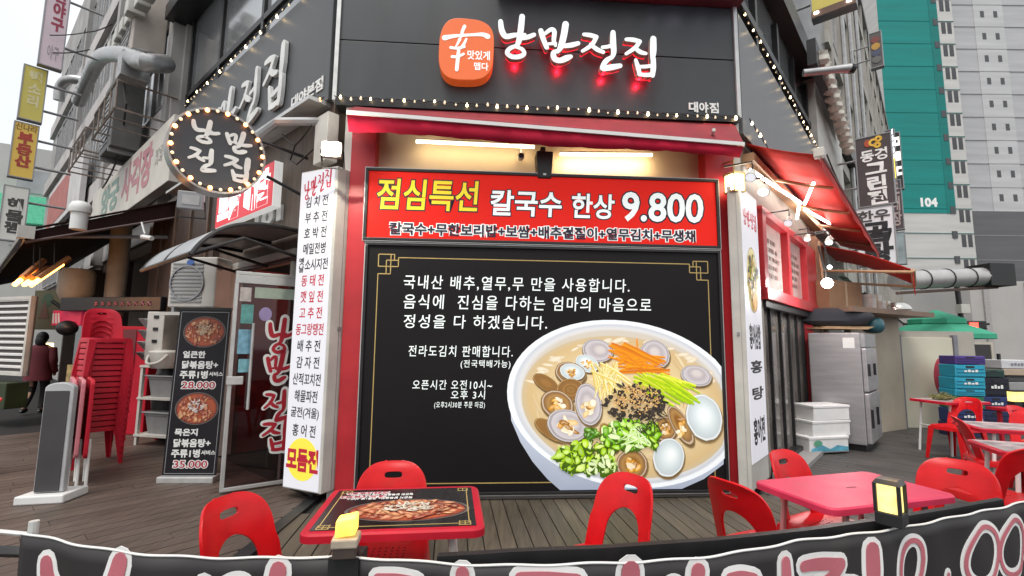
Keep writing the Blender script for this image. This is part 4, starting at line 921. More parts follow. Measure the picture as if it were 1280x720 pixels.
def stew(pc_, cu, cz, ru, rz, topping, n=90):
    pc_.blob(cu, cz, ru*1.06, rz*1.06, 0, [(1,(.03,.025,.025)),(.97,(.16,.13,.12)),(.93,(.03,.02,.02))], 36)
    pc_.blob(cu, cz, ru*.97, rz*.97, 0, [(1,(.26,.04,.02)),(.85,(.42,.09,.035)),(.5,(.36,.07,.03))], 30)
    for k in range(n):
        a = random.uniform(0,6.28); q = math.sqrt(random.random())*.86; c_ = random.choice([(.44,.10,.04),(.55,.19,.08),(.62,.30,.14),(.30,.04,.02),(.60,.24,.12),(.20,.03,.015)])
        pc_.blob(cu+ru*q*math.cos(a), cz+rz*q*math.sin(a), ru*random.uniform(.07,.18), rz*random.uniform(.06,.15), random.uniform(0,180), [(1,mixc(c_,(.05,.01,.01),.5)),(.7,c_),(.3,jc(mixc(c_,(1,.75,.5),.25)))], 10, .22)
    for k in range(n//2):
        a = random.uniform(0,6.28); q = math.sqrt(random.random())*.38; x, z = cu+ru*q*math.cos(a), cz+rz*q*math.sin(a)+rz*.12; b = random.uniform(0,3.14); l = ru*random.uniform(.08,.22)
        pc_.stick(x, z, x+l*math.cos(b), z+l*math.sin(b)*.8, ru*.035, jc(topping), jc(mixc(topping,(1,1,1),.3)), random.uniform(-1,1)*ru*.03)
tpic = Pic(TF, -.0018, .00004); stew(tpic, .035, -.05, .255, .135, (.62,.56,.42), 130); part('stew_picture', tpic, M_photo, tt, flipfix=False, colors=True)
for s_, u0, u1, z0, z1 in (('얼큰한 닭볶음탕+ 주류1병 서비스', -.02, .27, .155, .185), ('묵은지 닭볶음탕+ 주류1병 서비스', -.02, .28, .105, .137)):
    g = MB(TF); text(g, s_, -u1+.02, -u0+.02, z0, z1, -.0022, .02, .0005, rot=180); part('lettering', g, M_txtwhite, tt, flipfix=False)
for s_, u0, u1, z0, z1 in (('28.000', -.27, -.08, .185, .215), ('35.000', -.29, -.09, .132, .162)):
    g = MB(TF); text(g, s_, u0, u1, z0, z1, -.0022, .10, .0005, rot=180); part('price_outline', g, M_txtwhite, tt, flipfix=False)
    g = MB(TF); text(g, s_, u0, u1, z0, z1, -.0028, .02, .0005, rot=180); part('price_lettering', g, mat('maroon_lettering', (.40,.03,.05), .5), tt, flipfix=False)
# pink table
P2 = [onz(936,601,.72), onz(1045,636,.72), onz(1207,618,.72), onz(1075,589,.72)]
c = sum(P2, Vector())/4; ax = (P2[2]-P2[1]+P2[3]-P2[0]); rz2 = math.degrees(math.atan2(ax.y, ax.x)); ay = (P2[0]-P2[1]+P2[3]-P2[2])
make_table('plain pink plastic folding table with pale pink legs', (c.x,c.y,0), rz2, ax.length/4, ay.length/4, M_pinkplastic, mat('pale_pink_tube', (.62,.40,.40), .4, .1))
T2 = Flat((c.x,c.y,0), rz2, .7205); t2 = [o for o in bpy.data.objects if o.name == 'folding_table.001'][0]
g = MB(T2); g.box(-.03,.03,-.001,.001,-.004,.004); part('centre_slot', g, mat('dark_slot', (.12,.005,.01), .6), t2)
# far right tables
p = onz(1186,500,.72); make_table('small red-edged folding table with white crossed legs holding herbs', (p.x,p.y,0), 8, .36, .28, M_redplastic2, M_white)
p = onz(1262,533,.72); make_table('grey-topped folding table with a red rim at the right edge', (p.x,p.y,0), -20, .34, .28, M_redplastic2, M_white)
p = onz(1292,560,.72); make_table('grey-topped folding table cut by the right edge of the view', (p.x,p.y,0), -20, .30, .26, M_redplastic2, M_white)
for nm, (px, py), rz_, hx, hy in (('folding_table.002',(1186,500),8,.36,.28),('folding_table.003',(1262,533),-20,.34,.28),('folding_table.004',(1292,560),-20,.30,.26)):
    p = onz(px,py,.72); TT = Flat((p.x,p.y,0), rz_, .7205); g = MB(TT); g.box(-hx+.03,hx-.03,-.0015,.001,-hy+.03,hy-.03); part('printed_sheet', g, mat('pale_table_print', (.42,.34,.34), .3, 0, .5, 7), bpy.data.objects[nm])
p = onz(1180,498,.74)
t = thing('herb_bundle', 'bundle of dried green herbs lying on the small red-edged table', 'herbs', (p.x-.1,p.y,.72), 0)
g = MB()
for k in range(70):
    x = p.x-.1+random.gauss(0,.05); y = p.y+random.gauss(0,.05); l = random.uniform(.08,.26); a = random.gauss(0,.35)
    g.tube([(x,y,.725+abs(random.gauss(0,.03))),(x+l*.5,y+random.gauss(0,.02),.75+abs(random.gauss(0,.03))),(x+l*math.cos(a),y+l*math.sin(a)*.4,.728)], [.004,.006,.002], 4)
part('stems', g, mat('dry_green_herb', (.16,.15,.05), .8, 0, .4, 20), t)
g = MB(); g.box(p.x+.02,p.x+.30,p.y-.12,p.y+.06,.722,.728); tag(part('paper_sheet', g, M_white), 'white paper sheet lying beside the herbs on the small table', 'paper')

# ================================================================ lanterns on the rail
def lantern(px, py0, py1, depth, label, kind):
    top = Vector(EYE)+ray(px, py0)*depth; bot = Vector(EYE)+ray(px, py1)*depth
    t = thing('lantern', label, 'lantern', bot, 20 if kind else 8, 'small lit lanterns on the rail'); q = Plane((bot.x, bot.y, 0), 38 if kind else 8); h = top.z-bot.z; z0 = bot.z; w = h*(.25 if kind else .30)
    if kind:
        g = MB(q); g.box(-w*1.02, w*1.02, -w*1.02, w*1.02, z0, z0+h*.28); part('base', g, M_black, t, bevel=.004)
        g = MB(q); g.box(-w*.78, w*.78, -w*.78, w*.78, z0+h*.28, z0+h*.90); part('lit_pane', g, mat('lantern_glow', (.95,.66,.22), .4, 0, .35, 14, emit=.95), t)
        g = MB(q); g.rings([[(-w*1.05,-w*1.05,z0+h*.90),(w*1.05,-w*1.05,z0+h*.90),(w*1.05,w*1.05,z0+h*.90),(-w*1.05,w*1.05,z0+h*.90)],[(-w*.8,-w*.8,z0+h),(w*.8,-w*.8,z0+h),(w*.8,w*.8,z0+h),(-w*.8,w*.8,z0+h)]]); part('lid', g, M_black, t)
        for sx in (-1,1):
            for sy in (-1,1):
                g = MB(q); g.box(sx*w*.9-.006, sx*w*.9+.006, sy*w*.9-.006, sy*w*.9+.006, z0+h*.28, z0+h*.9); part('corner_bar', g, M_black, t)
    else:
        g = MB(q); g.box(-w*.95, w*.95, -w*.95, w*.95, z0, z0+h*.26); part('base', g, mat('dark_wood_block', (.05,.035,.028), .6, 0, .3, 10), t, bevel=.004)
        g = MB(q); g.box(-w*1.08, w*1.08, -w*1.08, w*1.08, z0+h*.26, z0+h*.50); part('collar', g, mat('pale_wood_block', (.42,.36,.28), .6, 0, .2, 14), t, bevel=.006)
        g = MB(q); g.hexa([(-w*.85,-w*.85,z0+h*.50),(w*.85,-w*.85,z0+h*.56),(w*.85,w*.85,z0+h*.56),(-w*.85,w*.85,z0+h*.50),(-w*.8,-w*.8,z0+h*.92),(w*.85,-w*.85,z0+h),(w*.85,w*.85,z0+h),(-w*.8,w*.8,z0+h*.92)]); part('lit_pane', g, mat('lantern_glow_amber', (1,.56,.09), .4, 0, .35, 16, emit=1.2), t, bevel=.006)
    L = bpy.data.lights.new('lantern_light', 'POINT'); L.energy = 1.2; L.color = (1,.62,.25); L.shadow_soft_size = .06; lo = bpy.data.objects.new('lantern_light', L); COL.objects.link(lo); lo.location = top+Vector((0,0,.06))
RAILZ = .745
lantern(432, 645, 694, (onz(432,694,RAILZ)-Vector(EYE)).dot(-(cam.matrix_world.to_3x3() @ Vector((0,0,1)))), 'small amber lantern on a pale wooden block in front of the food-printed table', 0)
lantern(1115, 600, 655, (onz(1115,655,RAILZ)-Vector(EYE)).dot(-(cam.matrix_world.to_3x3() @ Vector((0,0,1)))), 'small black-framed lantern with glowing panes in front of the pink table', 1)

# ================================================================ rail, banner, post, rope
rail_pts = [onz(x, y, RAILZ) for x, y in ((545,699),(600,696),(640,693),(760,688),(900,678),(1010,666),(1115,651),(1200,637),(1260,626))]
back = [p+Vector((0,.06,0)) for p in rail_pts]
p = onz(432,694,RAILZ); g = MB(); g.box(p.x-.05,p.x+.05,p.y-.02,p.y+.08,-.02,RAILZ-.002); tag(part('support_post', g, M_black), 'black post carrying the small amber lantern behind the banner', 'post')
t = thing('black_rail', 'low black box rail running behind the printed banner', 'rail', rail_pts[3]-Vector((0,0,.78)), 0)
g = MB(); g.rings([[tuple(p+Vector((0,0,dz))+o_) for p in rail_pts] for o_, dz in ((Vector((0,.02,0)),-.06),(Vector((0,.02,0)),0),(Vector((0,.05,0)),0),(Vector((0,.05,0)),-.06),(Vector((0,.02,0)),-.06))], closed=False, caps=False); part('bar', g, M_black, t)
for i in (0, 2, 5, 8):
    p = rail_pts[i]; g = MB(); g.box(p.x-.015, p.x+.015, p.y+.022, p.y+.048, -.15, .70); part('post', g, M_black, t)
BZ = .74
bpts = [onz(x, y, BZ) for x, y in ((30,667),(120,683),(240,691),(330,695),(432,697),(560,702),(640,704),(760,701),(900,690),(1010,676),(1115,657),(1200,643),(1290,624),(1420,590))]
bc = cr([tuple(p) for p in bpts], 8)
t = thing('printed_banner', 'long black fabric banner with white-edged pink letters tied along the terrace front', 'banner', (bpts[6].x, bpts[6].y, -.15), 0)
arc = [0.0]
for i in range(1, len(bc)): arc.append(arc[-1]+math.dist(bc[i], bc[i-1]))
class Cloth:
    """banner sheet: u along the cloth, z up, d into it"""
    def pt(s, u, d, z):
        u = max(0, min(arc[-1]-1e-4, u)); i = max(k for k in range(len(arc)) if arc[k] <= u); i = min(i, len(arc)-2); f = (u-arc[i])/(arc[i+1]-arc[i])
        a, b = Vector(bc[i]), Vector(bc[i+1]); p = a.lerp(b, f); dr = (b-a).normalized(); nrm = Vector((-dr.y, dr.x, 0)).normalized()
        rip = .012*math.sin(u*9)*max(0, min(1, (BZ-z)/.3)) + .006*math.sin(u*23+z*6)
        return Vector((p.x, p.y, z)) + nrm*(d+rip)
CL = Cloth(); nU = 220; Ltot = arc[-1]
topz = lambda u: BZ+.004*math.sin(u*7)-.012*abs(math.sin(u*2.2))
g = MB(CL); g.rings([[(Ltot*i/nU, 0, topz(Ltot*i/nU)-hh) for i in range(nU+1)] for hh in (0,.05,.12,.22,.35,.5)], closed=False, caps=False)
sh = part('sheet', g, mat('black_banner_fabric', (.022,.019,.020), .55, 0, .18, 3, .05), t, smooth=True); sh.modifiers.new('thick', 'SOLIDIFY').thickness = .003
g = MB(CL); g.tube([(Ltot*i/nU, -.003, topz(Ltot*i/nU)+.003) for i in range(nU+1)], .0042, 6); part('hem_rope', g, M_white, t)
def cloth_text(s_, u0, u1, z0, z1, key=None):
    pass
def bstroke(list_, w, d, m, name):
    g = MB(CL)
    for i, st in enumerate(list_): stroke(g, st, [w]*len(st), d-.0004*i, d+.001)
    part(name, g, m, t)
def banner_glyph(key, u0, u1, z0, z1):
    a, b, c_, e = BOXES[key]; sx = (u1-u0)/(b-a); sz = (z1-z0)/(e-c_); fm = lambda x, y: (u0+(x-a)*sx, z1-(y-c_)*sz)
    for extra, d, m, nm in ((.021, -.004, M_txtwhite, 'letter_edge'), (.002, -.008, mat('faded_pink_print', (.50,.14,.17), .6, 0, .1, 4), 'letter')):
        g = MB(CL)
        for i, st in enumerate(BRUSH[key]): stroke(g, [fm(p[0], p[1]) for p in st], [p[2]*.5*(sx+sz)/2*1.0+extra for p in st], d-.0003*i, d+.002)
        part(nm, g, m, t)
def uof(px): 
    q = onz(px, 690, BZ); return min(range(len(bc)), key=lambda i: abs((640+FPX*(bc[i][0]/ (bc[i][1]*math.cos(R_(PITCH))+(bc[i][2]-1.45)*math.sin(R_(PITCH)))))-px))
U = lambda px: arc[uof(px)]
zt0 = .712
for key, xa, xb, dz in (('nang',60,235,0),('man',262,410,0),('jeon',470,615,-.012),('jip',650,790,-.012),('man',812,905,.005),('jeon',905,1000,.015),('jip',1000,1095,.03)):
    banner_glyph(key, U(xa), U(xb), zt0-dz-.30, zt0-dz)
for k, xa in enumerate((1118,1165,1205,1240,1275,1312)):
    ua, ub = U(xa)+.01, U(xa+34); um = (ua+ub)/2; r_ = (ub-ua)/2; zz = zt0-.02-.13
    ring = [(um+r_*math.cos(a)+.03*math.sin(a), zz+.11*math.sin(a)) for a in [2*math.pi*j/14+.3 for j in range(15)]]
    if k == 1: ring = [(um-.01, .49), (um, .51)]
    bstroke([ring], .026, -.004, M_txtwhite, 'digit_edge'); bstroke([ring], .010, -.008, MATS['faded_pink_print'], 'digit')
p = onz(38, 668, BZ); t = thing('clear_post', 'short clear plastic post with white rope at the banner end', 'post', (p.x, p.y, -.15), 0)
g = MB(); g.tube([(p.x-.01,p.y+.02,-.15),(p.x-.01,p.y+.02,.78)], .016, 10); part('tube', g, mat('cloudy_plastic', (.55,.56,.54), .25, spec=.6), t)
q = onz(-60, 652, .74); g = MB(); g.tube([(p.x,p.y+.01,.735),((p.x+q.x)/2,(p.y+q.y)/2,.73),(q.x,q.y,.74)], .008, 6); part('rope', g, M_white, t)
g = MB(); a, b = onz(-60, 688, .62), onz(34, 690, .62); g.tube([tuple(a), tuple(b)], .022, 4); tag(part('black_strap', g, M_black), 'black strap stretched between the left edge and the banner end', 'strap')
# ================================================================ left street: helpers
def at(px, py, Y): 
    r = ray(px, py); return Vector(EYE)+r*(Y/r.y)
def copies(mesh_part, parent, offs):
    for o_ in offs:
        c_ = mesh_part.copy(); COL.objects.link(c_); c_.parent = parent; c_.location = Vector(mesh_part.location)+o_
def facade_windows(pl, parent, us, zs, w, h, d, mframe, mpane, split=2):
    g = MB(pl); u, z = us[0], zs[0]; t_ = .05
    lightbox_frame(g, u, u+w, z, z+h, d-.07, d, t_)
    for k in range(1, split): g.box(u+w*k/split-.02, u+w*k/split+.02, d-.06, d, z+t_, z+h-t_)
    f0 = part('window', g, mframe, parent); g = MB(pl); g.box(u+t_, u+w-t_, d-.03, d-.005, z+t_, z+h-t_); p0 = part('pane', g, mpane, f0)
    p0.parent = f0
    inv = Matrix.Rotation(-parent.rotation_euler.z, 4, 'Z')
    for i, uu in enumerate(us):
        for j, zz in enumerate(zs):
            if i == 0 and j == 0: continue
            o_ = inv @ (pl.x*(uu-u)+Vector((0,0,zz-z)))
            c_ = f0.copy(); COL.objects.link(c_); c_.parent = parent; c_.location = o_
            e_ = p0.copy(); COL.objects.link(e_); e_.parent = c_
# part() localises against the top ancestor, so sub-parts keep the identity

# ---- dark shopfront between the entrance and the neighbour
N = tp(LP, 'neighbour_building', 'weathered grey street building left of the restaurant with rows of windows', 'building', -15, .5, 0)
M_wgrey = mat('stained_grey_render', (.34,.325,.315), .8, 0, .2, .9, .05)
g = MB(LP); g.box(-30, -6.7, .25, 6, 3.6, 17); part('upper_wall', g, M_wgrey, N)
g = MB(LP)
for z in (6.0, 9.1, 12.2): g.box(-30, -6.7, .10, .26, z-.35, z+.25)
part('floor_band', g, mat('pale_grey_band', (.48,.45,.44), .8, 0, .15, 1), N)
facade_windows(LP, N, [-8.3-1.75*k for k in range(12)], [6.45, 9.55, 12.7], 1.3, 1.9, .25, mat('aluminium_frame', (.42,.41,.41), .4, .4), M_upglass, 2)
facade_windows(LP, N, [-17.4-1.5*k for k in range(7)], [3.7], 1.3, 1.7, .25, MATS['aluminium_frame'], M_upglass, 3)
for u in (-7.0, -13.3, -20.1):
    g = MB(LP); g.box(u-.18, u+.18, .05, .28, 3.5, 17); part('pilaster', g, M_wgrey, N)
g = MB(LP); g.box(-30, -6.7, 4.0, 4.2, -.1, 3.6); g.box(-30, -6.7, .3, 4.1, 3.3, 3.6); g.box(-6.75, -6.6, .1, 4.0, 0, 3.6); part('shop_interior', g, mat('dim_brown_interior', (.055,.03,.018), .7, 0, .3, 2), N)
g = MB(LP); g.box(-30, -6.7, .25, 4.1, -.05, .0); part('shop_floor', g, M_concrete, N)
for u in (-10.2, -13.5, -17.5):
    g = MB(LP); g.box(u-.1, u+.1, .1, .4, 0, 3.4); part('shopfront_post', g, mat('dark_brown_post', (.06,.04,.035), .6), N)
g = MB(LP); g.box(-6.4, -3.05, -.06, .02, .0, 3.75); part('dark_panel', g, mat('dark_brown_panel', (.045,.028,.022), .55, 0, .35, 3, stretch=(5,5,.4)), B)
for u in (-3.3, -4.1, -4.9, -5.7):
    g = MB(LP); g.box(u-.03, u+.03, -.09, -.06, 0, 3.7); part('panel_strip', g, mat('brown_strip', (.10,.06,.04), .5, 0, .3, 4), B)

# ---- facade sign, racks, duct, air conditioners
S = tp(LP, 'facade_sign', 'long weathered white sign with faded green and red letters on the neighbouring facade', 'sign', -9, 0, 4.2)
g = MB(LP); g.box(-12.6, -5.25, -.16, .02, 4.15, 5.35); part('board', g, mat('weathered_white_sign', (.62,.58,.52), .6, 0, .10, 2), S, bevel=.01)
g = MB(LP); text(g, '양궁', -11.2, -9.3, 4.45, 5.15, -.165, .04, .003); part('lettering', g, mat('faded_green_letter', (.22,.32,.28), .6), S, flipfix=False)
g = MB(LP); text(g, '사격장', -8.9, -6.5, 4.40, 5.20, -.165, .04, .003); part('lettering', g, mat('faded_pink_letter', (.50,.22,.25), .6), S, flipfix=False)
g = MB(LP); text(g, '양궁\n사격', -6.25, -5.75, 4.62, 4.95, -.165, .0, .003); part('small_lettering', g, mat('faded_grey_letter', (.36,.34,.32), .6), S, flipfix=False)
S = tp(LP, 'facade_sign', 'red and white panel sign high on the far neighbouring facade', 'sign', -20, 0, 5.6)
g = MB(LP); g.box(-24, -15.5, -.12, .02, 5.75, 7.6); part('board', g, mat('dusty_white_sign', (.58,.55,.55), .6, 0, .12, 2), S)
g = MB(LP); g.box(-23.8, -18.2, -.13, -.12, 5.95, 7.4); part('red_panel', g, mat('dusty_red_sign', (.42,.13,.12), .6, 0, .2, 3), S)
for k, (u0, z0) in enumerate(((-12.2, 5.75), (-8.9, 5.7))):
    t = tp(LP, 'steel_rack', ('rusty steel bracket rack below the fat duct' if k == 0 else 'rusty steel bracket rack above the white facade sign'), 'rack', u0, -.3, z0, 'steel brackets on the facade')
    g = MB(LP)
    for z in (0, .55):
        g.tube([(u0,.2,z0+z),(u0,-.75,z0+z),(u0+2.2,-.75,z0+z),(u0+2.2,.2,z0+z)], .022, 5)
    for q in (0,.55,1.1,1.65,2.2): g.tube([(u0+q,-.75,z0),(u0+q,-.75,z0+.55)], .016, 5); g.tube([(u0+q,.2,z0),(u0+q,-.75,z0)], .016, 5)
    part('frame', g, mat('rusty_grey_steel', (.24,.19,.16), .6, .3, .3, 8), t)
def lp_of(px, py, depth):
    p = Vector(EYE)+ray(px, py)*depth - LP.o; return p.dot(LP.x), p.dot(LP.y), p.z+0
t = tp(LP, 'exhaust_duct', 'fat grey flexible exhaust duct bending down the left facade', 'duct', -9, -.5, 6)
g = MB(LP); D = lambda px, py, dd=-.55: (LP.uv(px, py, dd)[0], dd, LP.uv(px, py, dd)[1])
pts = cr([D(208,80,-.1), D(180,78), D(150,68), D(126,72), D(112,95), D(98,128)], 12)
g.tube(pts, [.150+.02*(i % 2) for i in range(len(pts))], 14); part('hose', g, M_steelpipe, t, smooth=True)
g = MB(LP); p = D(166,82); g.box(p[0]-.2,p[0]+.15,p[1]-.2,p[1]+.25,p[2]-.3,p[2]+.2); part('joint_box', g, M_steelpipe, t, bevel=.01)
g = MB(LP); g.tube([D(200,70,.1), D(170,66)], .09, 10); part('branch_pipe', g, M_steelpipe, t, smooth=True)
def ac_unit(pl, u, d, z, w, h, dp, label, m, grp='air conditioner outdoor units', rz=None):
    t = tp(pl, 'air_conditioner', label, 'air conditioner', u, d, z, grp)
    g = MB(pl); g.box(u, u+w, d, d+dp, z, z+h); part('case', g, m, t, bevel=.015)
    g = MB(pl)
    for k in range(11): g.box(u+w*.06, u+w*.72, d-.012, d, z+h*(.10+.075*k), z+h*(.13+.075*k))
    part('grille', g, M_grey, t)
    g = MB(pl); g.rings([[(u+w*.39+r*math.cos(a), dd, z+h*.48+r*math.sin(a)) for a in [2*math.pi*k/24 for k in range(24)]] for r, dd in ((h*.36,-.001+d),(h*.36,d-.02),(h*.33,d-.02),(h*.33,d-.001))], caps=False); part('fan_ring', g, M_grey, t)
    for f_ in (.1, .8): g = MB(pl); g.box(u+w*f_, u+w*(f_+.05), d, d+dp*.9, z-.08, z); part('bracket', g, M_grey, t)
    return t
p = D(130,180,-.55); ac_unit(LP, p[0]-.5, -.55, p[2]-.2, 1.2, 1.55, .5, 'big louvred grey cooling unit under the fat duct', mat('dirty_grey_case', (.12,.118,.115), .6, 0, .2, 3))
p = D(168,62,-.35); ac_unit(LP, p[0]-.6, -.5, p[2]-.3, 1.25, 1.5, .55, 'beige cooling unit beside the upper bend of the duct', mat('beige_case', (.42,.37,.33), .6, 0, .15, 3))
p = D(205,40,-.35)
t = tp(LP, 'hanging_lanterns', 'cluster of small pale boxes hung along the upper canopy', 'lanterns', p[0], -.4, p[2]); 
for k in range(9):
    u = -9.6+k*.42; z = 8.25-.0*k; g = MB(LP); g.box(u, u+.28, -.62+random.uniform(-.05,.05), -.35, z-.3, z+random.uniform(-.02,.06)); part('lantern', g, M_offwhite, t, bevel=.02)
for k, (px, py, lb) in enumerate(((90,112,'short bent grey vent pipe on the facade left of the duct'),)):
    p = D(px, py, -.3); t = tp(LP, 'vent_pipe', lb, 'pipe', *p); g = MB(LP); g.tube(cr([(p[0]+.8,.3,p[2]+.2),(p[0]+.4,-.4,p[2]+.2),(p[0],-.6,p[2]),(p[0]-.1,-.6,p[2]-.5)],5), .16, 10); part('pipe', g, M_steelpipe, t, smooth=True)
# ---- projecting signs at the far left
def proj_sign(label, box, col, texts, emit=.12, Y=9.0):
    """box = left-top, right-top, left-bottom pixels"""
    p = at(*box[0], Y); q = Plane((p.x, p.y, 0), 49); u1, z1 = q.uv(*box[1]); u2, z2 = q.uv(*box[2]); w = u1; za, zb = p.z, z2
    t = tp(q, 'projecting_sign', label, 'sign', w/2, .1, zb, 'projecting signs over the left street')
    g = MB(q); g.box(0, w, 0, .16, zb, za); part('box', g, mat('sign_'+'_'.join(str(int(c*100)) for c in col).replace('_','x'), col, .5, 0, .06, 2, emit=emit), t, bevel=.008)
    g = MB(q); lightbox_frame(g, -.012, w+.012, zb-.012, za+.012, -.008, .165, .02); part('frame', g, M_grey, t)
    for s_, a, b, c_, e, m, bold in texts:
        g = MB(q); text(g, s_, w*a, w*b, zb+(za-zb)*c_, zb+(za-zb)*e, -.004, bold, .003); part('lettering', g, m, t, flipfix=False)
    for k in (.25, .75): g = MB(q); g.tube([(w-.02, .08, zb+(za-zb)*k), (w+.55, .08, zb+(za-zb)*k)], .025, 6); part('bracket', g, M_grey, t)
    return t
M_mar = mat('dusty_maroon_letter', (.34,.05,.09), .6); M_dred = mat('dark_red_letter', (.42,.06,.04), .6); M_pale = mat('pale_yellow_letter', (.74,.68,.40), .6); M_dgr = mat('dark_grey_letter', (.07,.065,.06), .6); M_brn = mat('brown_letter', (.25,.14,.05), .6)
proj_sign('pale pink hanging sign with maroon letters, topmost at the far left', ((63,-40),(92,-36),(37,75)), (.56,.46,.50), [('크\n린\n야\n구', .35, .85, .38, .96, M_mar, .05), ('야구', .30, .80, .08, .22, mat('pale_mauve_letter', (.44,.38,.42), .6), .02)])
proj_sign('mustard yellow hanging sign with faint pale letters', ((31,80),(60,87),(22,146)), (.50,.43,.10), [('빽\n소\n리', .28, .80, .26, .92, M_pale, .04)])
proj_sign('orange yellow hanging sign with red estate agent letters', ((19,151),(49,158),(11,219)), (.62,.42,.08), [('신나라', .06, .94, .86, .985, M_brn, .02), ('부\n동\n산', .22, .80, .20, .82, M_dred, .06)])
proj_sign('white hanging sign with dark seafood letters, lowest at the far left', ((6,231),(37,236),(3,299)), (.58,.58,.54), [('해\n물\n찜', .22, .84, .14, .78, M_dgr, .05)])
# ---- far building
p = at(14, 260, 26); t = thing('pale_building', 'pale building far down the left street behind the hanging signs', 'building', (p.x,p.y,-.1), 30)
q = Plane((p.x, p.y, 0), 30); g = MB(q); g.box(-9, 3.0, 0, 8, -.1, at(14,182,26).z); part('wall', g, mat('pale_wall', (.52,.52,.50), .8, 0, .1, .5), t)
for k in range(4):
    for z in (6.5, 9.5):
        g = MB(q); g.box(-8+2.7*k, -6.4+2.7*k, -.05, .0, z, z+1.3); part('window', g, M_upglass, t)
g = MB(q); zz = at(14,265,26).z; g.box(-9, 3.1, -.5, -.05, zz-.6, zz+.9); tag(part('green_sign_band', g, mat('mint_green_sign', (.10,.50,.30), .5, emit=.2)), 'mint green sign band on the pale building far down the left street', 'sign')

# ---- brown awning
A = tp(LP, 'brown_awning', 'dark brown fabric awning over the neighbouring shop', 'awning', -8, -1, 3.2)
w0 = (-5.1, -.02, 3.78); r = ray(32, 289)
def lp_at_u(px, py, u):   # point on the ray with facade coordinate u
    r = ray(px, py); C = Vector(EYE)-LP.o; t_ = (u-C.dot(LP.x))/r.dot(LP.x); P = C+r*t_; return (u, P.dot(LP.y), P.z+0)
b0 = lp_at_u(32, 291, -5.3)
far = -17.0; b1 = (far, b0[1], b0[2]); w1 = (far, -.02, 3.78)
g = MB(LP); rows = []
for i in range(13):
    t_ = i/12; u_ = w0[0]+(far-w0[0])*t_; ub = b0[0]+(far-b0[0])*t_
    rows.append([(u_+(ub-u_)*s_, w0[1]+(b0[1]-w0[1])*s_, w0[2]+(b0[2]-w0[2])*s_-.05*math.sin(math.pi*s_)) for s_ in (0,.25,.5,.75,1)])
g.rings(rows, closed=False, caps=False); f_ = part('fabric', g, M_brownfab, A, smooth=True); f_.modifiers.new('thick', 'SOLIDIFY').thickness = .006
g = MB(LP); g.tube([b0, b1], .05, 8); g.box(b0[0]-.02, b0[0]+.10, b0[1]-.09, b0[1]+.09, b0[2]-.09, b0[2]+.09); part('front_bar', g, M_offwhite, A)
g = MB(LP); g.rings([[(b0[0]+(far-b0[0])*i/20, b0[1]-.03, b0[2]-.03) for i in range(21)], [(b0[0]+(far-b0[0])*i/20, b0[1]-.03+.02*math.sin(i), b0[2]-.13) for i in range(21)]], closed=False, caps=False); f_ = part('valance', g, M_brownfab, A); f_.modifiers.new('thick', 'SOLIDIFY').thickness = .006
m_ = tuple((x+y)/2 for x, y in zip(w0, b0))
g = MB(LP); g.tube([(w0[0]-.3, -.05, 3.2), (m_[0]-.2, m_[1], m_[2]-.30), (b0[0]-.25, b0[1], b0[2]-.02)], .03, 6); part('folding_arm', g, M_grey, A)
g = MB(LP); g.tube([(w0[0]+.02,w0[1],w0[2]+.01), (b0[0]+.02,b0[1],b0[2]+.04)], .018, 6); part('edge_rod', g, M_brownfab, A)
g = MB(LP); g.hexa([(w0[0]+.01,w0[1],w0[2]-.26),(w0[0]+.018,w0[1],w0[2]-.26),(b0[0]+.018,b0[1],b0[2]-.13),(b0[0]+.01,b0[1],b0[2]-.13),(w0[0]+.01,w0[1],w0[2]),(w0[0]+.018,w0[1],w0[2]),(b0[0]+.018,b0[1],b0[2]),(b0[0]+.01,b0[1],b0[2])]); part('side_flap', g, M_brownfab, A)
g = MB(LP); g.tube([(w0[0]+.02,w0[1],w0[2]-.27), (b0[0]+.02,b0[1],b0[2]-.14)], .02, 6); part('flap_hem', g, mat('dusty_brown_hem', (.12,.085,.08), .8), A)
# ---- polycarbonate canopy over the door
A = tp(LP, 'door_canopy', 'curved grey translucent canopy over the glass entrance door', 'canopy', -1.3, -.5, 2.4)
prof = [(-.0, 2.60), (-.35, 2.61), (-.62, 2.57), (-.82, 2.47), (-.95, 2.34), (-1.02, 2.22)]
g = MB(LP); ua, ub = -2.15, -.45; rows = [[(ua+(ub-ua)*i/8, d, z) for d, z in cr(prof, 3)] for i in range(9)]; g.rings(rows, closed=False, caps=False)
f_ = part('sheet', g, mat('grey_translucent_sheet', (.36,.37,.38), .35, 0, .08, 2), A, smooth=True); f_.modifiers.new('thick', 'SOLIDIFY').thickness = .006
for u in (ua, (ua+ub)/2, ub):
    g = MB(LP); g.tube([(u, d, z-.02) for d, z in cr(prof, 3)], .022, 6); g.tube([(u,-.02,2.3),(u,-.6,2.42),(u,-1.0,2.22)], .018, 6); part('rib', g, M_darkframe, A)
g = MB(LP); g.tube([(ua,-1.02,2.21),(ub,-1.02,2.21)], .022, 6); g.tube([(ua,-.02,2.32),(ub,-.02,2.32)], .022, 6); part('edge_bar', g, M_darkframe, A)
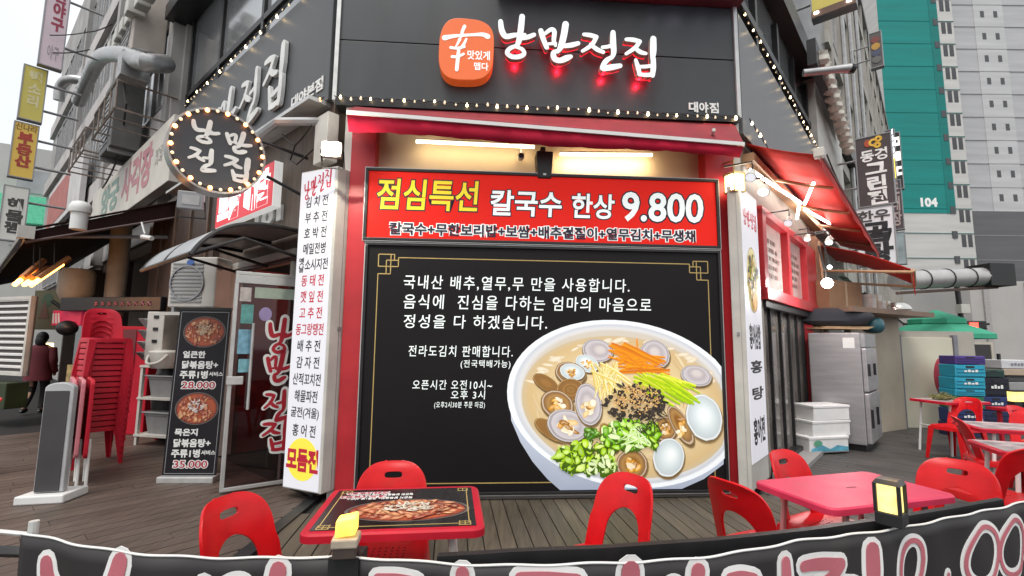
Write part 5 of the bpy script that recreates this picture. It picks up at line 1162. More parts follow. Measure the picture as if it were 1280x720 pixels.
# ---- glass door standing open
d0, d1 = onz(277, 615, .02), onz(358, 603, .02); az = math.degrees(math.atan2(d1.y-d0.y, d1.x-d0.x)); GP = Plane((d0.x,d0.y,0), az); w = (d1-d0).length+.18; zt_ = GP.uv(290, 338)[1]
t = tp(GP, 'glass_door', 'open glass entrance door with red brush letters and a steel handle', 'door', w/2, 0, 0)
g = MB(GP); g.box(.0, w, -.006, .006, .04, zt_-.02); part('pane', g, glassmat('door_glass', (.60,.50,.51), .04, .34), t)
g = MB(GP); lightbox_frame(g, -.02, w+.02, .02, zt_, -.022, .022, .035); g.box(-.02, w+.02, -.024, .024, zt_-.12, zt_-.036); part('frame', g, M_silver, t, bevel=.004)
g = MB(GP)
for dd in (-.06, .06): g.tube([(.16,dd,.78),(.16,dd,1.62)], .014, 8); g.tube([(.16,dd,.84),(.16,0,.84)], .01, 6); g.tube([(.16,dd,1.56),(.16,0,1.56)], .01, 6)
part('handle', g, M_silver, t, smooth=True)
g = MB(GP); g.box(-.03,.11,-.035,.035,1.02,1.10); part('lock', g, M_silver, t, bevel=.006)
zl = lambda y: GP.uv(348, y, -.01)[1]; ul = lambda x: GP.uv(x, 470, -.01)[0]
for k, (y0, y1) in zip(('nang','man','jeon','jip'), ((396,443),(437,479),(486,528),(524,565))):
    ue0, ue1 = ul(331), ul(364)
    g = MB(GP); brush_fit(g, k, ue0, ue1, zl(y1), zl(y0), -.0085, -.007, 2.2, .0001); part('letter_edge', g, M_txtwhite, t)
    g = MB(GP); brush_fit(g, k, ue0+.008, ue1-.008, zl(y1)+.01, zl(y0)-.01, -.0105, -.009, 1.15, .0001); part('letter', g, mat('crimson_sticker', (.45,.012,.03), .5), t)
for s_, a, b, z0, z1, c_ in (('notice_sticker', .03, .13, zt_-.30, zt_-.16, (.55,.50,.48)), ('green_sticker', .05, .16, zt_-.52, zt_-.33, (.12,.36,.34)), ('blue_sticker', .04, .17, zt_-.82, zt_-.58, (.20,.42,.55)), ('cyan_sticker', .06, .17, zt_-1.0, zt_-.87, (.20,.45,.52))):
    g = MB(GP); g.box(a, b, -.0085, -.007, z0, z1); part(s_, g, mat(s_, c_, .5, 0, .25, 18), t)
g = MB(GP); g.disc(.27, -.0085, zt_-.42, .06, .07, 24); part('round_sticker', g, mat('violet_sticker', (.36,.28,.52), .5, 0, .2, 10), t)
g = MB(GP); g.box(.16, w-.04, -.0085, -.007, zt_-.26, zt_-.15); part('green_strip_sticker', g, mat('pale_green_sticker', (.40,.48,.40), .5, 0, .15, 10), t)

# ---- roll-up menu stand
r0, r1 = onz(200, 600, .02), onz(268, 600, .02); az = math.degrees(math.atan2(r1.y-r0.y, r1.x-r0.x)); UP = Plane((r0.x,r0.y,0), az); w = (r1-r0).length; zt_ = UP.uv(240, 386)[1]
t = tp(UP, 'menu_stand', 'black roll-up menu stand with two stew pictures and prices', 'sign', w/2, .05, 0)
lean = .06
g = MB(UP); g.box(-.01, w+.01, -.05, .12, -.005, .06); part('base', g, M_silver, t, bevel=.01)
g = MB(UP); g.hexa([(0,.02,.05),(w,.02,.05),(w,.028,.05),(0,.028,.05),(0,.02+lean,zt_),(w,.02+lean,zt_),(w,.028+lean,zt_),(0,.028+lean,zt_)]); part('sheet', g, mat('black_menu_print', (.011,.009,.012), .45, 0, .1, 2, spec=.3), t)
g = MB(UP); g.box(-.005, w+.005, .012+lean, .04+lean, zt_-.01, zt_+.02); part('top_bar', g, M_black, t)
g = MB(UP); g.tube([(w/2,.06,.05),(w/2,.05+lean,zt_)], .01, 6); part('support_pole', g, M_silver, t)
class Lean(Plane):
    def pt(s, u, d, z): return s.o + s.x*u + s.y*(d+.019+lean*(z-.05)/(zt_-.05)) + Vector((0,0,z))
UL = Lean((r0.x,r0.y,0), az); H_ = zt_-.05; Z = lambda f_: .05+H_*f_
for f0, tp_ in ((.86, (.55,.40,.22)), (.395, (.62,.62,.60))):
    sp1 = Pic(UL, -.001, .00008); stew(sp1, w*.52, Z(f0), w*.39, H_*.092, tp_, 80); part('stew_picture', sp1, M_photo, t, flipfix=False, colors=True)
for f0 in (.485, .02):
    for s_, a, b, y0, y1 in (('얼큰한' if f0 > .3 else '묵은지', .16, .58, .215, .255), ('닭볶음탕+', .16, .84, .150, .195), ('주류1병', .14, .66, .090, .135), ('서비스', .69, .95, .105, .130)):
        g = MB(UL); text(g, s_, w*a, w*b, Z(f0+y0), Z(f0+y1), -.002, .035, .001); part('lettering', g, M_txtwhite, t, flipfix=False)
    s_ = '28.000' if f0 > .3 else '35.000'
    g = MB(UL); text(g, s_, w*.20, w*.82, Z(f0+.030), Z(f0+.070), -.002, .09, .001); part('price_outline', g, M_txtwhite, t, flipfix=False)
    g = MB(UL); text(g, s_, w*.20, w*.82, Z(f0+.030), Z(f0+.070), -.003, .015, .001); part('price_lettering', g, MATS['maroon_lettering'], t, flipfix=False)
g = MB(UL); lightbox_frame(g, .02, w-.02, Z(.015), Z(.985), -.0015, .0, .006); part('border_line', g, M_grey, t)
# ---- grey standing board
b0_, b1_ = onz(38, 622, .05), onz(76, 620, .05); az = math.degrees(math.atan2(b1_.y-b0_.y, b1_.x-b0_.x)); BPn = Plane((b0_.x,b0_.y,0), az); w = (b1_-b0_).length; zt_ = BPn.uv(60, 482)[1]
t = tp(BPn, 'standing_board', 'dark grey standing sign board with a rounded top on a white base', 'sign', w/2, .08, 0)
g = MB(BPn); arch = [(0,.08),(w,.08),(w,zt_-.03)]+[(w/2+w/2*math.cos(a), zt_-.03+.055*math.sin(a)) for a in [math.pi*k/12 for k in range(1,12)]]+[(0,zt_-.03)]; g.prism(arch, .02, .09); part('body', g, mat('pale_grey_casing', (.42,.42,.43), .5), t, bevel=.01)
g = MB(BPn); g.box(.012, w-.03, .012, .0199, .09, zt_-.05); part('panel', g, mat('charcoal_panel', (.050,.048,.050), .55, 0, .1, 4), t)
g = MB(BPn); g.plan([(-.09,-.06),(w+.05,-.06),(w+.09,.24),(-.05,.24)], 0, .075); part('base', g, M_white, t, bevel=.012)
# ---- folded tables leaning in a row
f0, f1 = onz(80, 600, .0), onz(114, 597, .0)
for k, (x, lb) in enumerate(((82,'folded pink table standing on edge right behind the grey board'),(93,'folded pink table standing on edge, middle of the row of three'),(104,'folded red table standing on edge next to the tall chair stack'))):
    p = onz(x, 597, 0); q = Plane((p.x+.07, p.y-.12, 0), -46)
    t = tp(q, 'folded_table', lb, 'table', .2, 0, 0, 'folded tables beside the chair stack')
    g = MB(q); o1 = rrect(.33, .38, .05); g.rings([[(.05+x_, -.016, .66+y_) for x_, y_ in o1],[(.05+x_, .016, .66+y_) for x_, y_ in o1]]); part('tabletop', g, mat('dusty_pink_plastic', (.56,.20,.23), .5, 0, .15, 6) if k < 2 else M_redplastic2, t, bevel=.006)
    g = MB(q); g.tube([(-.12,.03,.36),(.06,.03,.0)], .014, 6); g.tube([(.06,.05,.36),(-.14,.05,.0)], .014, 6); g.tube([(.25,.03,.45),(.30,.03,.0)], .014, 6); part('leg', g, M_white, t)
L = bpy.data.lights.new('added_entrance_fill', 'POINT'); L.energy = 9; L.color = (1,.62,.48); L.shadow_soft_size = .1; lo = bpy.data.objects.new('added_entrance_fill', L); COL.objects.link(lo); lo.location = LP.pt(-1.5, .8, 2.1)  # added warm lamp, put in to redden the recess behind the door
t = thing('added_entrance_lamp', 'small ceiling lamp inside the entrance behind the glass door', 'lamp', LP.pt(-1.5,.8,2.3)); g = MB(LP); g.lathe([(.10,0),(.12,.02),(.12,.08),(.02,.09)], (-1.5,.8,2.2), 16); part('shade', g, mat('added_lamp_glow', (1,.8,.6), .4, emit=2, ecol=(1,.75,.55)), t, smooth=True)
g = MB(LP); g.tube([(-1.5,.8,2.28),(-1.5,.8,2.4)], .012, 6); part('cord', g, M_wire, t)
# ================================================================ things in front of and inside the left shops
# white outdoor unit above the menu stand
dq = -.55
p = Vector(EYE)+ray(206, 388)*6.3 - LP.o; u0 = p.dot(LP.x); d0 = p.dot(LP.y); 
c_ = Vector(EYE)+ray(237, 384)*6.0; q = Plane((c_.x, c_.y, 0), -5); zt_ = (Vector(EYE)+ray(237, 320)*6.0).z; w = .60
t = ac_unit(q, -.30, 0, c_.z, .62, zt_-c_.z, .28, 'white outdoor unit with a small blue sticker above the menu stand', M_offwhite)
g = MB(q); g.disc(-.02, -.024, zt_-.07, .05, .035, 20); part('blue_sticker', g, mat('blue_sticker_print', (.06,.14,.42), .5), t)
g = MB(q); g.box(-.38, .40, -.02, .34, c_.z-.10, c_.z-.06); tag(part('unit_shelf', g, M_offwhite), 'pale steel shelf carrying the white outdoor unit', 'shelf')
# tall white cabinet under it with drawers seen at its left
c_ = onz(206, 590, 0); q = Plane(((c_.x)*1.08, c_.y*1.08, 0), -8); 
def slanted_bins(px0, px1, pys, Y):
    t = thing('storage_bins', 'tower of grey plastic tilt bins left of the menu stand', 'storage bins', at((px0+px1)/2, pys[-1], Y), 0); 
    a, b = at(px0, pys[0], Y), at(px1, pys[0], Y)
    for i in range(len(pys)-1):
        za, zb = at(px0, pys[i], Y).z, at(px0, pys[i+1], Y).z
        g = MB(); g.hexa([(a.x,a.y-.02,zb),(b.x-.12,b.y-.02,zb),(b.x-.12,b.y+.3,zb),(a.x,a.y+.3,zb),(a.x,a.y-.16,za-.03),(b.x-.12,b.y-.16,za-.03),(b.x-.12,b.y+.3,za-.01),(a.x,a.y+.3,za-.01)]); part('bin', g, M_grey if i % 2 else mat('pale_grey_plastic', (.40,.40,.41), .5), t, bevel=.012)
    za, zb = at(px0, pys[0]-6, Y).z, at(px0, pys[-1], Y).z
    g = MB(); g.box(b.x-.12, b.x+.10, b.y-.1, b.y+.3, zb, za); part('side_panel', g, M_offwhite, t, bevel=.01)
    for i in range(4):
        z = zb+(za-zb)*(i+.5)/4; g = MB(); g.box(b.x-.03, b.x+.03, b.y-.11, b.y-.1, z-.01, z+.03); part('latch', g, M_darkframe, t)
slanted_bins(184, 203, [396, 410, 424, 437, 450], 6.3)
# metal shelf rack with grey tubs
a, b = onz(170, 556, 0), onz(213, 560, 0); zt_ = 1.45+(425-462)/605*a.y*1.0
q = Plane((a.x, a.y, 0), -14); w = .62
t = tp(q, 'shelf_rack', 'pale slotted steel shelf rack left of the menu stand', 'rack', w/2, .2, 0)
zs = [.42, .62, zt_ if zt_ > .8 else 1.0]; zs = [.12, .62, 1.06]
for u in (0, w):
    for d in (0, .4):
        g = MB(q); g.box(u-.02, u+.02, d-.02, d+.02, 0, 1.08); part('upright', g, M_offwhite, t)
for z in zs:
    g = MB(q); g.box(-.03, w+.03, -.03, .43, z, z+.03); part('shelf', g, M_offwhite, t)
for k, z in enumerate((.15, .65)):
    t2_ = tp(q, 'plastic_tub', ('grey plastic tub on the lower shelf of the steel rack' if k == 0 else 'grey plastic tub on the upper shelf of the steel rack'), 'tub', .3, .2, z, 'tubs on the steel rack')
    g = MB(q); g.rings([[(.31+x*s_, .2+y*s_, z+dz) for x, y in rrect(.26,.17,.05)] for s_, dz in ((.85,.001),(1,.24),(1.05,.25),(1.05,.28),(1,.28))]); part('tub', g, mat('grey_tub_plastic', (.22,.22,.22), .5), t2_); g = MB(q); g.box(.0,.6,.0,.4,z+.281,z+.30); part('lid', g, M_grey, t2_, bevel=.01)
p = at(205, 452, 6.2); t = thing('white_pot', 'white rounded cooking pot on top of the steel rack', 'pot', (p.x,p.y,1.09)); g = MB(); g.lathe([(.01,0),(.13,.0),(.17,.08),(.17,.2),(.15,.22),(.01,.23)], (p.x,p.y,1.091), 18); part('body', g, M_offwhite, t, smooth=True); g = MB(); g.tube(cr([(p.x-.1,p.y-.14,1.25),(p.x-.04,p.y-.24,1.16),(p.x+.08,p.y-.22,1.17),(p.x+.12,p.y-.12,1.26)],5), .015, 6); part('handle', g, M_offwhite, t)
# dark jackets / bags between stack and rack
p = onz(160, 560, 0)
def lump(name, label, cat, c, r, m, n=14, jit=.12):
    t = thing(name, label, cat, (c[0], c[1], c[2]-r[2])); g = MB(); rows = []
    for i in range(9):
        a = -math.pi/2+math.pi*i/8; s_ = max(.05, math.cos(a)**.6 if math.cos(a) > 0 else .05)
        rows.append([(c[0]+r[0]*s_*math.cos(2*math.pi*k/n)*(1+random.uniform(-jit,jit)), c[1]+r[1]*s_*math.sin(2*math.pi*k/n)*(1+random.uniform(-jit,jit)), c[2]+r[2]*math.sin(a)) for k in range(n)])
    g.rings(rows); part('body', g, m, t, smooth=True); return t
lump('black_bag', 'tall black covered bag between the chair stack and the steel rack', 'bag', (p.x+.15, p.y+.5, .62), (.22,.2,.62), M_black)
p = at(172, 545, 6.9); lump('red_gas_bottle', 'small red bottle standing under the steel rack', 'bottle', (p.x+.05,p.y+.35,.2), (.1,.1,.2), M_redplastic2, jit=0)
# red cabinet right of the stack
p = at(166, 430, 7.6); t = thing('red_cabinet', 'tall red cabinet behind the right side of the chair stack', 'cabinet', (p.x,p.y,0)); g = MB(); g.box(p.x-.22,p.x+.28,p.y,p.y+.4,.0,at(166,408,7.6).z); part('body', g, M_redplastic2, t, bevel=.01); g = MB(); g.box(p.x-.16,p.x+.05,p.y-.012,p.y,1.0,1.6); part('door_panel', g, mat('dark_maroon_panel', (.14,.02,.025), .4), t)
# black sign box over the stack, pink sign, green notice board
Y = 8.2
def boxthing(name, label, cat, px0, py0, px1, py1, Y, dp, m, extra=None, bevel=.01, rz=-12):
    c = at((px0+px1)/2, (py0+py1)/2, Y); q = Plane((c.x, c.y, 0), rz); a = q.uv(px0, py0); b = q.uv(px1, py1)
    t = tp(q, name, label, cat, 0, dp/2, b[1]); g = MB(q); g.box(a[0], b[0], 0, dp, b[1], a[1]); part('body', g, m, t, bevel=bevel)
    if extra: extra(q, t, a[0], b[0], b[1], a[1])
    return t
def ex1(q, t, u0, u1, z0, z1):
    g = MB(q)
    for k in range(9):
        a = u0+(u1-u0)*(.36+.065*k); g.tube([(a,-.006,z0+(z1-z0)*.35),(a+.05,-.006,z0+(z1-z0)*.65)], .012, 4); g.tube([(a,-.006,z0+(z1-z0)*.62),(a+.06,-.006,z0+(z1-z0)*.40)], .010, 4)
    part('lettering', g, mat('dull_pink_letter', (.36,.12,.16), .6), t)
def ex2(q, t, u0, u1, z0, z1):
    g = MB(q)
    for k in range(3): g.hexa([(u0+(.04+.10*k)*(u1-u0),-.006,z0+.04),(u0+(.10+.10*k)*(u1-u0),-.006,z0+.04),(u0+(.10+.10*k)*(u1-u0),-.001,z0+.04),(u0+(.04+.10*k)*(u1-u0),-.001,z0+.04),(u0+(.02+.09*k)*(u1-u0),-.006,z1-.05),(u0+(.07+.09*k)*(u1-u0),-.006,z1-.05),(u0+(.07+.09*k)*(u1-u0),-.001,z1-.05),(u0+(.02+.09*k)*(u1-u0),-.001,z1-.05)])
    part('white_mark', g, M_txtwhite, t)
def ex3(q, t, u0, u1, z0, z1):
    g = MB(q); g.disc(u0+(u1-u0)*.4, -.004, z1-.26*(z1-z0), .13, .13, 20, ); part('green_mark', g, mat('dark_green_print', (.05,.10,.05), .6), t)
    g = MB(q); g.prism([(u0+.15,z0+.2),(u0+.40,z0+.2),(u0+.28,z0+.55)], -.005, -.001); part('brown_mark', g, mat('brown_print', (.16,.07,.04), .6), t)
boxthing('shop_sign', 'long black sign box with dull pink letters behind the chair stack', 'sign', 76, 372, 200, 388, 8.0, .3, M_black, ex1)
boxthing('shop_sign', 'bright pink sign panel with white strokes left of the chair stack', 'sign', 66, 388, 100, 407, 8.4, .12, mat('hot_pink_panel', (.62,.04,.10), .5, emit=.15), ex2)
boxthing('notice_board', 'olive notice board hanging behind the pink sign panel', 'board', 44, 363, 82, 412, 8.9, .08, mat('olive_board', (.13,.12,.06), .6, 0, .2, 5), ex3)
boxthing('light_panel', 'warm lit counter display behind the walking person', 'display', 84, 456, 96, 480, 12.5, .3, mat('warm_display', (.30,.22,.10), .5, 0, .5, 6, emit=.3))
t = thing('shop_lamp', 'round dark lamp shade beside the pink sign panel', 'lamp', at(82, 405, 8.3)); c = at(84, 410, 8.3); g = MB(); g.ball(tuple(c), .15, .15, .13, 16, 10); part('shade', g, M_black, t, smooth=True)
for k, (px, py, Y, lb) in enumerate(((58,436,12.0,'glowing table lamp far inside the left shop'),(47,437,12.3,'smaller glowing lamp far inside the left shop'))):
    c = at(px, py, Y); t = thing('table_lamp', lb, 'lamp', c-Vector((0,0,.4)), 0, 'lamps inside the left shop'); g = MB(); g.lathe([(.10,-.12),(.14,-.1),(.12,.14),(.09,.14)] if k == 0 else [(.06,-.08),(.09,-.07),(.08,.09),(.05,.09)], tuple(c), 14); part('shade', g, mat('amber_lamp_shade', (1,.75,.4), .4, emit=4.5, ecol=(1,.72,.28)), t, smooth=True); g = MB(); g.tube([tuple(c-Vector((0,0,.12))),(c.x,c.y,.5)], .03, 6); part('stem', g, M_black, t)
# heaters
for k, (x0, y0, x1, y1) in enumerate(((18,356,46,333),(30,356,50,343),(38,357,78,330))):
    a, b = at(x0, y0, 6.9), at(x1, y1, 7.3)
    t = thing('heater_tube', ('longest' if k == 2 else ('short' if k == 1 else 'outer'))+' glowing orange heater tube under the brown awning', 'heater', (a+b)/2, 0, 'orange heater tubes')
    g = MB(); g.tube([tuple(a), tuple(b)], .03, 6); part('element', g, mat('orange_heater', (1,.4,.1), .4, emit=9, ecol=(1,.36,.06)), t)
    g = MB(); g.tube([tuple(a+Vector((0,.10,.11))), tuple(b+Vector((0,.10,.11)))], .045, 6); part('reflector', g, mat('glow_tinted_reflector', (.40,.16,.06), .4, .5), t)  # orange base colour stands in for the heater's light on the hood
    g = MB(); c_ = (a+b)/2; g.tube([tuple(c_+Vector((0,.10,.12))), tuple(c_+Vector((0,.06,.5)))], .008, 5); part('hanger', g, M_wire, t)
L = bpy.data.lights.new('heater_glow', 'POINT'); L.energy = 10; L.color = (1,.42,.12); L.shadow_soft_size = .2; lo = bpy.data.objects.new('heater_glow', L); COL.objects.link(lo); lo.location = at(50, 360, 7.2)-Vector((0,0,.1))
# white louvred shutters
def lv(q, t, u0, u1, z0, z1):
    n = 13
    for k in range(n):
        z = z0+(z1-z0)*(k+.2)/n; g = MB(q); g.hexa([(u0+.05,-.03,z),(u1-.05,-.03,z),(u1-.05,.01,z+.01),(u0+.05,.01,z+.01),(u0+.05,-.03,z+.03),(u1-.05,-.03,z+.03),(u1-.05,.01,z+.05),(u0+.05,.01,z+.05)]); part('slat', g, M_white, t)
    g = MB(q); lightbox_frame(g, u0, u1, z0, z1, -.04, .03, .06); part('frame', g, M_offwhite, t)
boxthing('louvred_shutter', 'white louvred shutter panel at the far left edge', 'shutter', -8, 372, 31, 470, 8.4, .06, mat('dim_backing', (.10,.09,.085), .7), lv, rz=-20)
boxthing('green_planter', 'low dark green bench box under the louvred shutter', 'bench', -40, 476, 4, 512, 8.2, .3, mat('moss_green_paint', (.022,.036,.010), .6, 0, .3, 4), rz=-20)
c = at(100, 266, 6.9)
t = thing('roof_ventilator', 'white domed ventilator standing above the brown awning', 'ventilator', c); g = MB(); g.lathe([(.10,-.25),(.10,.0),(.125,.0),(.135,.05),(.13,.10),(.10,.15),(.05,.17),(.01,.175)], tuple(c), 18); part('cowl', g, M_white, t, smooth=True)
c = at(93, 380, 8.6)
t = thing('hanging_duct', 'big pale round duct hanging below the brown awning', 'duct', c); g = MB(); g.lathe([(.12,.0),(.20,.06),(.26,.2),(.26,.55),(.22,.62)], tuple(c), 20); part('body', g, mat('stained_cream_metal', (.34,.30,.24), .6, 0, .2, 3), t, smooth=True)
g = MB(); g.tube([tuple(c+Vector((-.4,0,.05))), tuple(c+Vector((.2,0,-.35))), tuple(c+Vector((.9,.1,.05)))], .03, 6); part('strut', g, M_darkframe, t)
t = thing('wall_pipe', 'pale vertical flue pipe behind the hanging duct', 'pipe', at(143, 375, 8.9)); c = at(143, 375, 8.9); g = MB(); g.tube([(c.x,c.y,c.z-.3),(c.x,c.y,c.z+1.4)], .16, 12); part('pipe', g, MATS['stained_cream_metal'], t, smooth=True)
t = thing('hanging_lamp', 'small white wall lamp on a thin rod under the brown awning', 'lamp', at(182, 296, 7.2)); c = at(183, 297, 7.2); g = MB(); g.tube([tuple(at(177,278,7.3)), tuple(at(181,292,7.2))], .012, 5); g.tube([tuple(at(178,296,7.2)), tuple(at(190,298,7.1))], .035, 8); part('arm', g, M_white, t)
# ---- walking person
p = onz(42, 516, 0); hgt = 1.56; k = hgt/1.7
def person_mesh(name, joints, bones, radii, m, levels=2):
    me = bpy.data.meshes.new(name); me.from_pydata(joints, bones, []); o = bpy.data.objects.new(name, me); COL.objects.link(o)
    sk = o.modifiers.new('skin', 'SKIN'); 
    for i, r in enumerate(radii): me.skin_vertices[0].data[i].radius = r if isinstance(r, tuple) else (r, r)
    me.skin_vertices[0].data[0].use_root = True
    sb = o.modifiers.new('sub', 'SUBSURF'); sb.levels = levels; sb.render_levels = levels
    baked(o); o.data.shade_smooth(); o.data.materials.append(m); return o
t = thing('person', 'person in a dark red coat and black trousers walking past the left shop', 'person', (p.x,p.y,0), 25)
M_skin = mat('skin', (.46,.27,.19), .6, 0, .05, 5); M_coat = mat('dark_red_coat', (.13,.018,.028), .8, 0, .2, 8); M_trs = mat('black_trousers', (.015,.014,.016), .8); M_hair = mat('black_hair', (.010,.009,.009), .6)
J = [(0,0,.90),(0,.01,1.12),(0,0,1.34),(0,.01,1.44),(0,.03,1.56),(0,.02,1.66),(.10,0,.88),(.10,.10,.48),(.10,.02,.08),(.10,.18,.04),(-.10,0,.88),(-.10,.06,.48),(-.10,-.22,.12),(-.10,-.10,.04),(.19,0,1.36),(.24,-.05,1.10),(.24,.06,.86),(.24,.09,.77),(-.19,0,1.36),(-.25,.06,1.10),(-.22,.20,.90),(-.21,.24,.82)]
E_ = [(0,1),(1,2),(2,3),(3,4),(4,5),(0,6),(6,7),(7,8),(8,9),(0,10),(10,11),(11,12),(12,13),(2,14),(14,15),(15,16),(16,17),(2,18),(18,19),(19,20),(20,21)]
Rd = [(.15,.11),(.13,.10),(.16,.10),.05,(.075,.09),(.06,.075),.085,.06,.04,.035,.085,.06,.04,.035,.06,.048,.036,.03,.06,.048,.036,.03]
bod = person_mesh('body', [tuple(x*k for x in j) for j in J], E_, [tuple(x*k for x in r) if isinstance(r, tuple) else r*k for r in Rd], M_skin); bod.parent = t
g = MB(); n = 20
g.rings([[(rx*math.cos(a)*k, cy+ry*math.sin(a)*k, z*k) for a in [2*math.pi*i/n for i in range(n)]] for rx, ry, cy, z in ((.24,.18,0,.68),(.22,.165,0,.85),(.19,.14,0,1.05),(.205,.14,0,1.25),(.20,.125,0,1.36),(.13,.10,0,1.43),(.07,.07,.01,1.455))])
ct = part('coat', g, M_coat, None, smooth=True); ct.parent = t
for s_, pts in ((1,[(.19,0,1.37),(.245,-.05,1.10),(.245,.06,.86)]),(-1,[(-.19,0,1.37),(-.255,.06,1.10),(-.225,.20,.90)])):
    g = MB(); g.tube([tuple(x*k for x in q_) for q_ in cr(pts,4)], [.075*k]*5+[.062*k]*4, 10); o = part('sleeve', g, M_coat, None, smooth=True); o.parent = t
for pts in ([(.10,0,.90),(.10,.10,.48),(.10,.02,.10)],[(-.10,0,.90),(-.10,.06,.48),(-.10,-.21,.14)]):
    g = MB(); g.tube([tuple(x*k for x in q_) for q_ in cr(pts,4)], [.10*k,.098*k,.09*k,.08*k,.072*k,.068*k,.064*k,.06*k,.058*k], 10); o = part('trouser_leg', g, M_trs, None, smooth=True); o.parent = t
for x, y, z in ((.10,.06,.03),(-.10,-.18,.06)):
    g = MB(); g.ball((x*k,y*k,z*k+.01), .05, .13, .045, 10, 6); o = part('shoe', g, M_black, None, smooth=True); o.parent = t
g = MB(); g.ball((0,-.0*k,1.60*k), .105*k, .115*k, .125*k, 16, 10); g.ball((0,-.06*k,1.52*k), .10*k, .07*k, .13*k, 12, 8); o = part('hair', g, M_hair, None, smooth=True); o.parent = t
# ================================================================ right side awnings
class RW: pass
A = tp(RP, 'side_awning', 'long orange red fabric awning over the right side window, lit from below', 'awning', 2.3, -.35, 3.4)
aD = -.66; zi, zo = 3.68, RP.uv(1022, 193, aD)[1]+.0; ua, ub = .22, 7.4; uo = RP.uv(1022, 193, aD)[0]
g = MB(RP); rows = []
for i in range(17):
    t_ = i/16; rows.append([(ua+(ub-ua)*t_+(uo-ua)*(1-t_)*s_, -.02+(aD+.02)*s_, zi+(zo-zi)*s_+.0-.02*math.sin(math.pi*s_)) for s_ in (0,.2,.4,.6,.8,1)])
g.rings(rows, closed=False, caps=False); f_ = part('fabric', g, M_redfab2, A, smooth=True); f_.modifiers.new('thick', 'SOLIDIFY').thickness = .006
g = MB(RP); g.tube([(uo-.02, aD-.02, zo-.01), (ub, aD-.02, zo-.01)], .028, 8); part('front_bar', g, mat('dark_red_bar', (.16,.012,.016), .5), A)
g = MB(RP); g.rings([[(uo+(ub-uo)*i/20, aD-.03, zo-.02) for i in range(21)], [(uo+(ub-uo)*i/20, aD-.03+.012*math.sin(i*1.7), zo-.13) for i in range(21)]], closed=False, caps=False); f_ = part('valance', g, M_redfab2, A); f_.modifiers.new('thick', 'SOLIDIFY').thickness = .005
g = MB(RP); g.tube([(uo-.03,aD-.02,zo),(uo-.03,aD-.02,zo+.0)], .02); g.box(uo-.07,uo+.02,aD-.07,aD+.03,zo-.05,zo+.05); part('end_cap', g, M_offwhite, A, bevel=.01)
for u in (1.7, 3.2, 4.7, 6.2):
    g = MB(RP); g.tube([(u-.6,-.06,3.50),(u-.2,-.36,3.46),(u,aD+.04,zo-.03)], .022, 6); part('arm', g, mat('copper_brown_arm', (.30,.17,.09), .5, .2), A)
g = MB(RP); g.box(.2, 4.5, -.10, .02, 3.46, 3.55); part('wall_beam', g, mat('orange_brown_beam', (.34,.19,.10), .6, 0, .2, 4), A)
def rp_tube(p0, p1, d0, d1, label, power, name='tube_light'):
    a = RP.uv(*p0, d0); b = RP.uv(*p1, d1); return tubelamp(RP, (a[0],d0,a[1]), (b[0],d1,b[1]), label, power=power, r=.017, aim=(Vector((0,0,1))*.2-RP.y*.2+Vector((0,0,-1))).normalized())
rp_tube((938,213), (1001,254), -.045, -.12, 'long tube light nearest the corner under the right awning', 3)
rp_tube((1006,262), (1058,291), -.20, -.20, 'second long tube light farther along under the right awning', 3)
rp_tube((1006,255), (1017,229), -.22, -.45, 'short tube light slanting towards the outer bar of the right awning', 1.2)
rp_tube((996,274), (999,256), -.10, -.14, 'short upright tube light between the two long ones on the right', .8)
L = bpy.data.lights.new('awning_uplight', 'AREA'); L.shape = 'RECTANGLE'; L.size = 3.2; L.size_y = .05; L.energy = 6; L.color = (1,.93,.82); lo = bpy.data.objects.new('awning_uplight', L); COL.objects.link(lo)
ez = -(Vector((0,0,.6))-RP.y*.8).normalized(); ex = RP.x; ey = ez.cross(ex); lo.matrix_world = Matrix.Translation(RP.pt(2.6,-.13,3.40)) @ Matrix((ex, ey, ez)).transposed().to_4x4()
# second awning
A = tp(RP, 'side_awning', 'smaller red fabric awning farther down the right side over the kitchen hut', 'awning', 5.8, -.6, 2.8)
o1 = at(1143, 356, 7.6); i0 = at(1034, 316, 8.6); i1 = RP.pt(7.8, .0, 3.25); o0 = at(1090, 338, 7.0)
q4 = [Vector(i0), Vector((o1.x-1.25,o1.y-1.35,o1.z+.03)), Vector(o1), Vector(i1)]
i0 = RP.pt(4.55, -.02, 3.22); i1 = RP.pt(6.6, -.02, 3.22); oA = RP.pt(4.15, -1.28, 2.62); oB = Vector(o1)
g = MB(); rows = []
for i in range(9):
    t_ = i/8; a_ = i0.lerp(i1, t_); b_ = oA.lerp(oB, t_); rows.append([tuple(a_.lerp(b_, s_)+Vector((0,0,.06*math.sin(math.pi*s_)))) for s_ in (0,.2,.4,.6,.8,1)])
g.rings(rows, closed=False, caps=False); f_ = part('fabric', g, M_redfab2, A, smooth=True); f_.modifiers.new('thick', 'SOLIDIFY').thickness = .006
g = MB(); g.rings([[tuple(oA.lerp(oB, i/14)) for i in range(15)], [tuple(oA.lerp(oB, i/14)+Vector((.01*math.sin(i*2),0,-.17))) for i in range(15)]], closed=False, caps=False); f_ = part('valance', g, M_redfab2, A); f_.modifiers.new('thick', 'SOLIDIFY').thickness = .005
g = MB(); g.tube([tuple(oA), tuple(oB)], .03, 6); part('front_bar', g, mat('warm_brown_bar', (.40,.25,.14), .5), A)
for a_, b_ in ((i0-Vector((0,0,.45)), oA), (i1-Vector((0,0,.45)), oB)):
    g = MB(); g.tube([tuple(a_), tuple(b_-Vector((0,0,.03)))], .025, 6); part('arm', g, MATS['warm_brown_bar'], A)
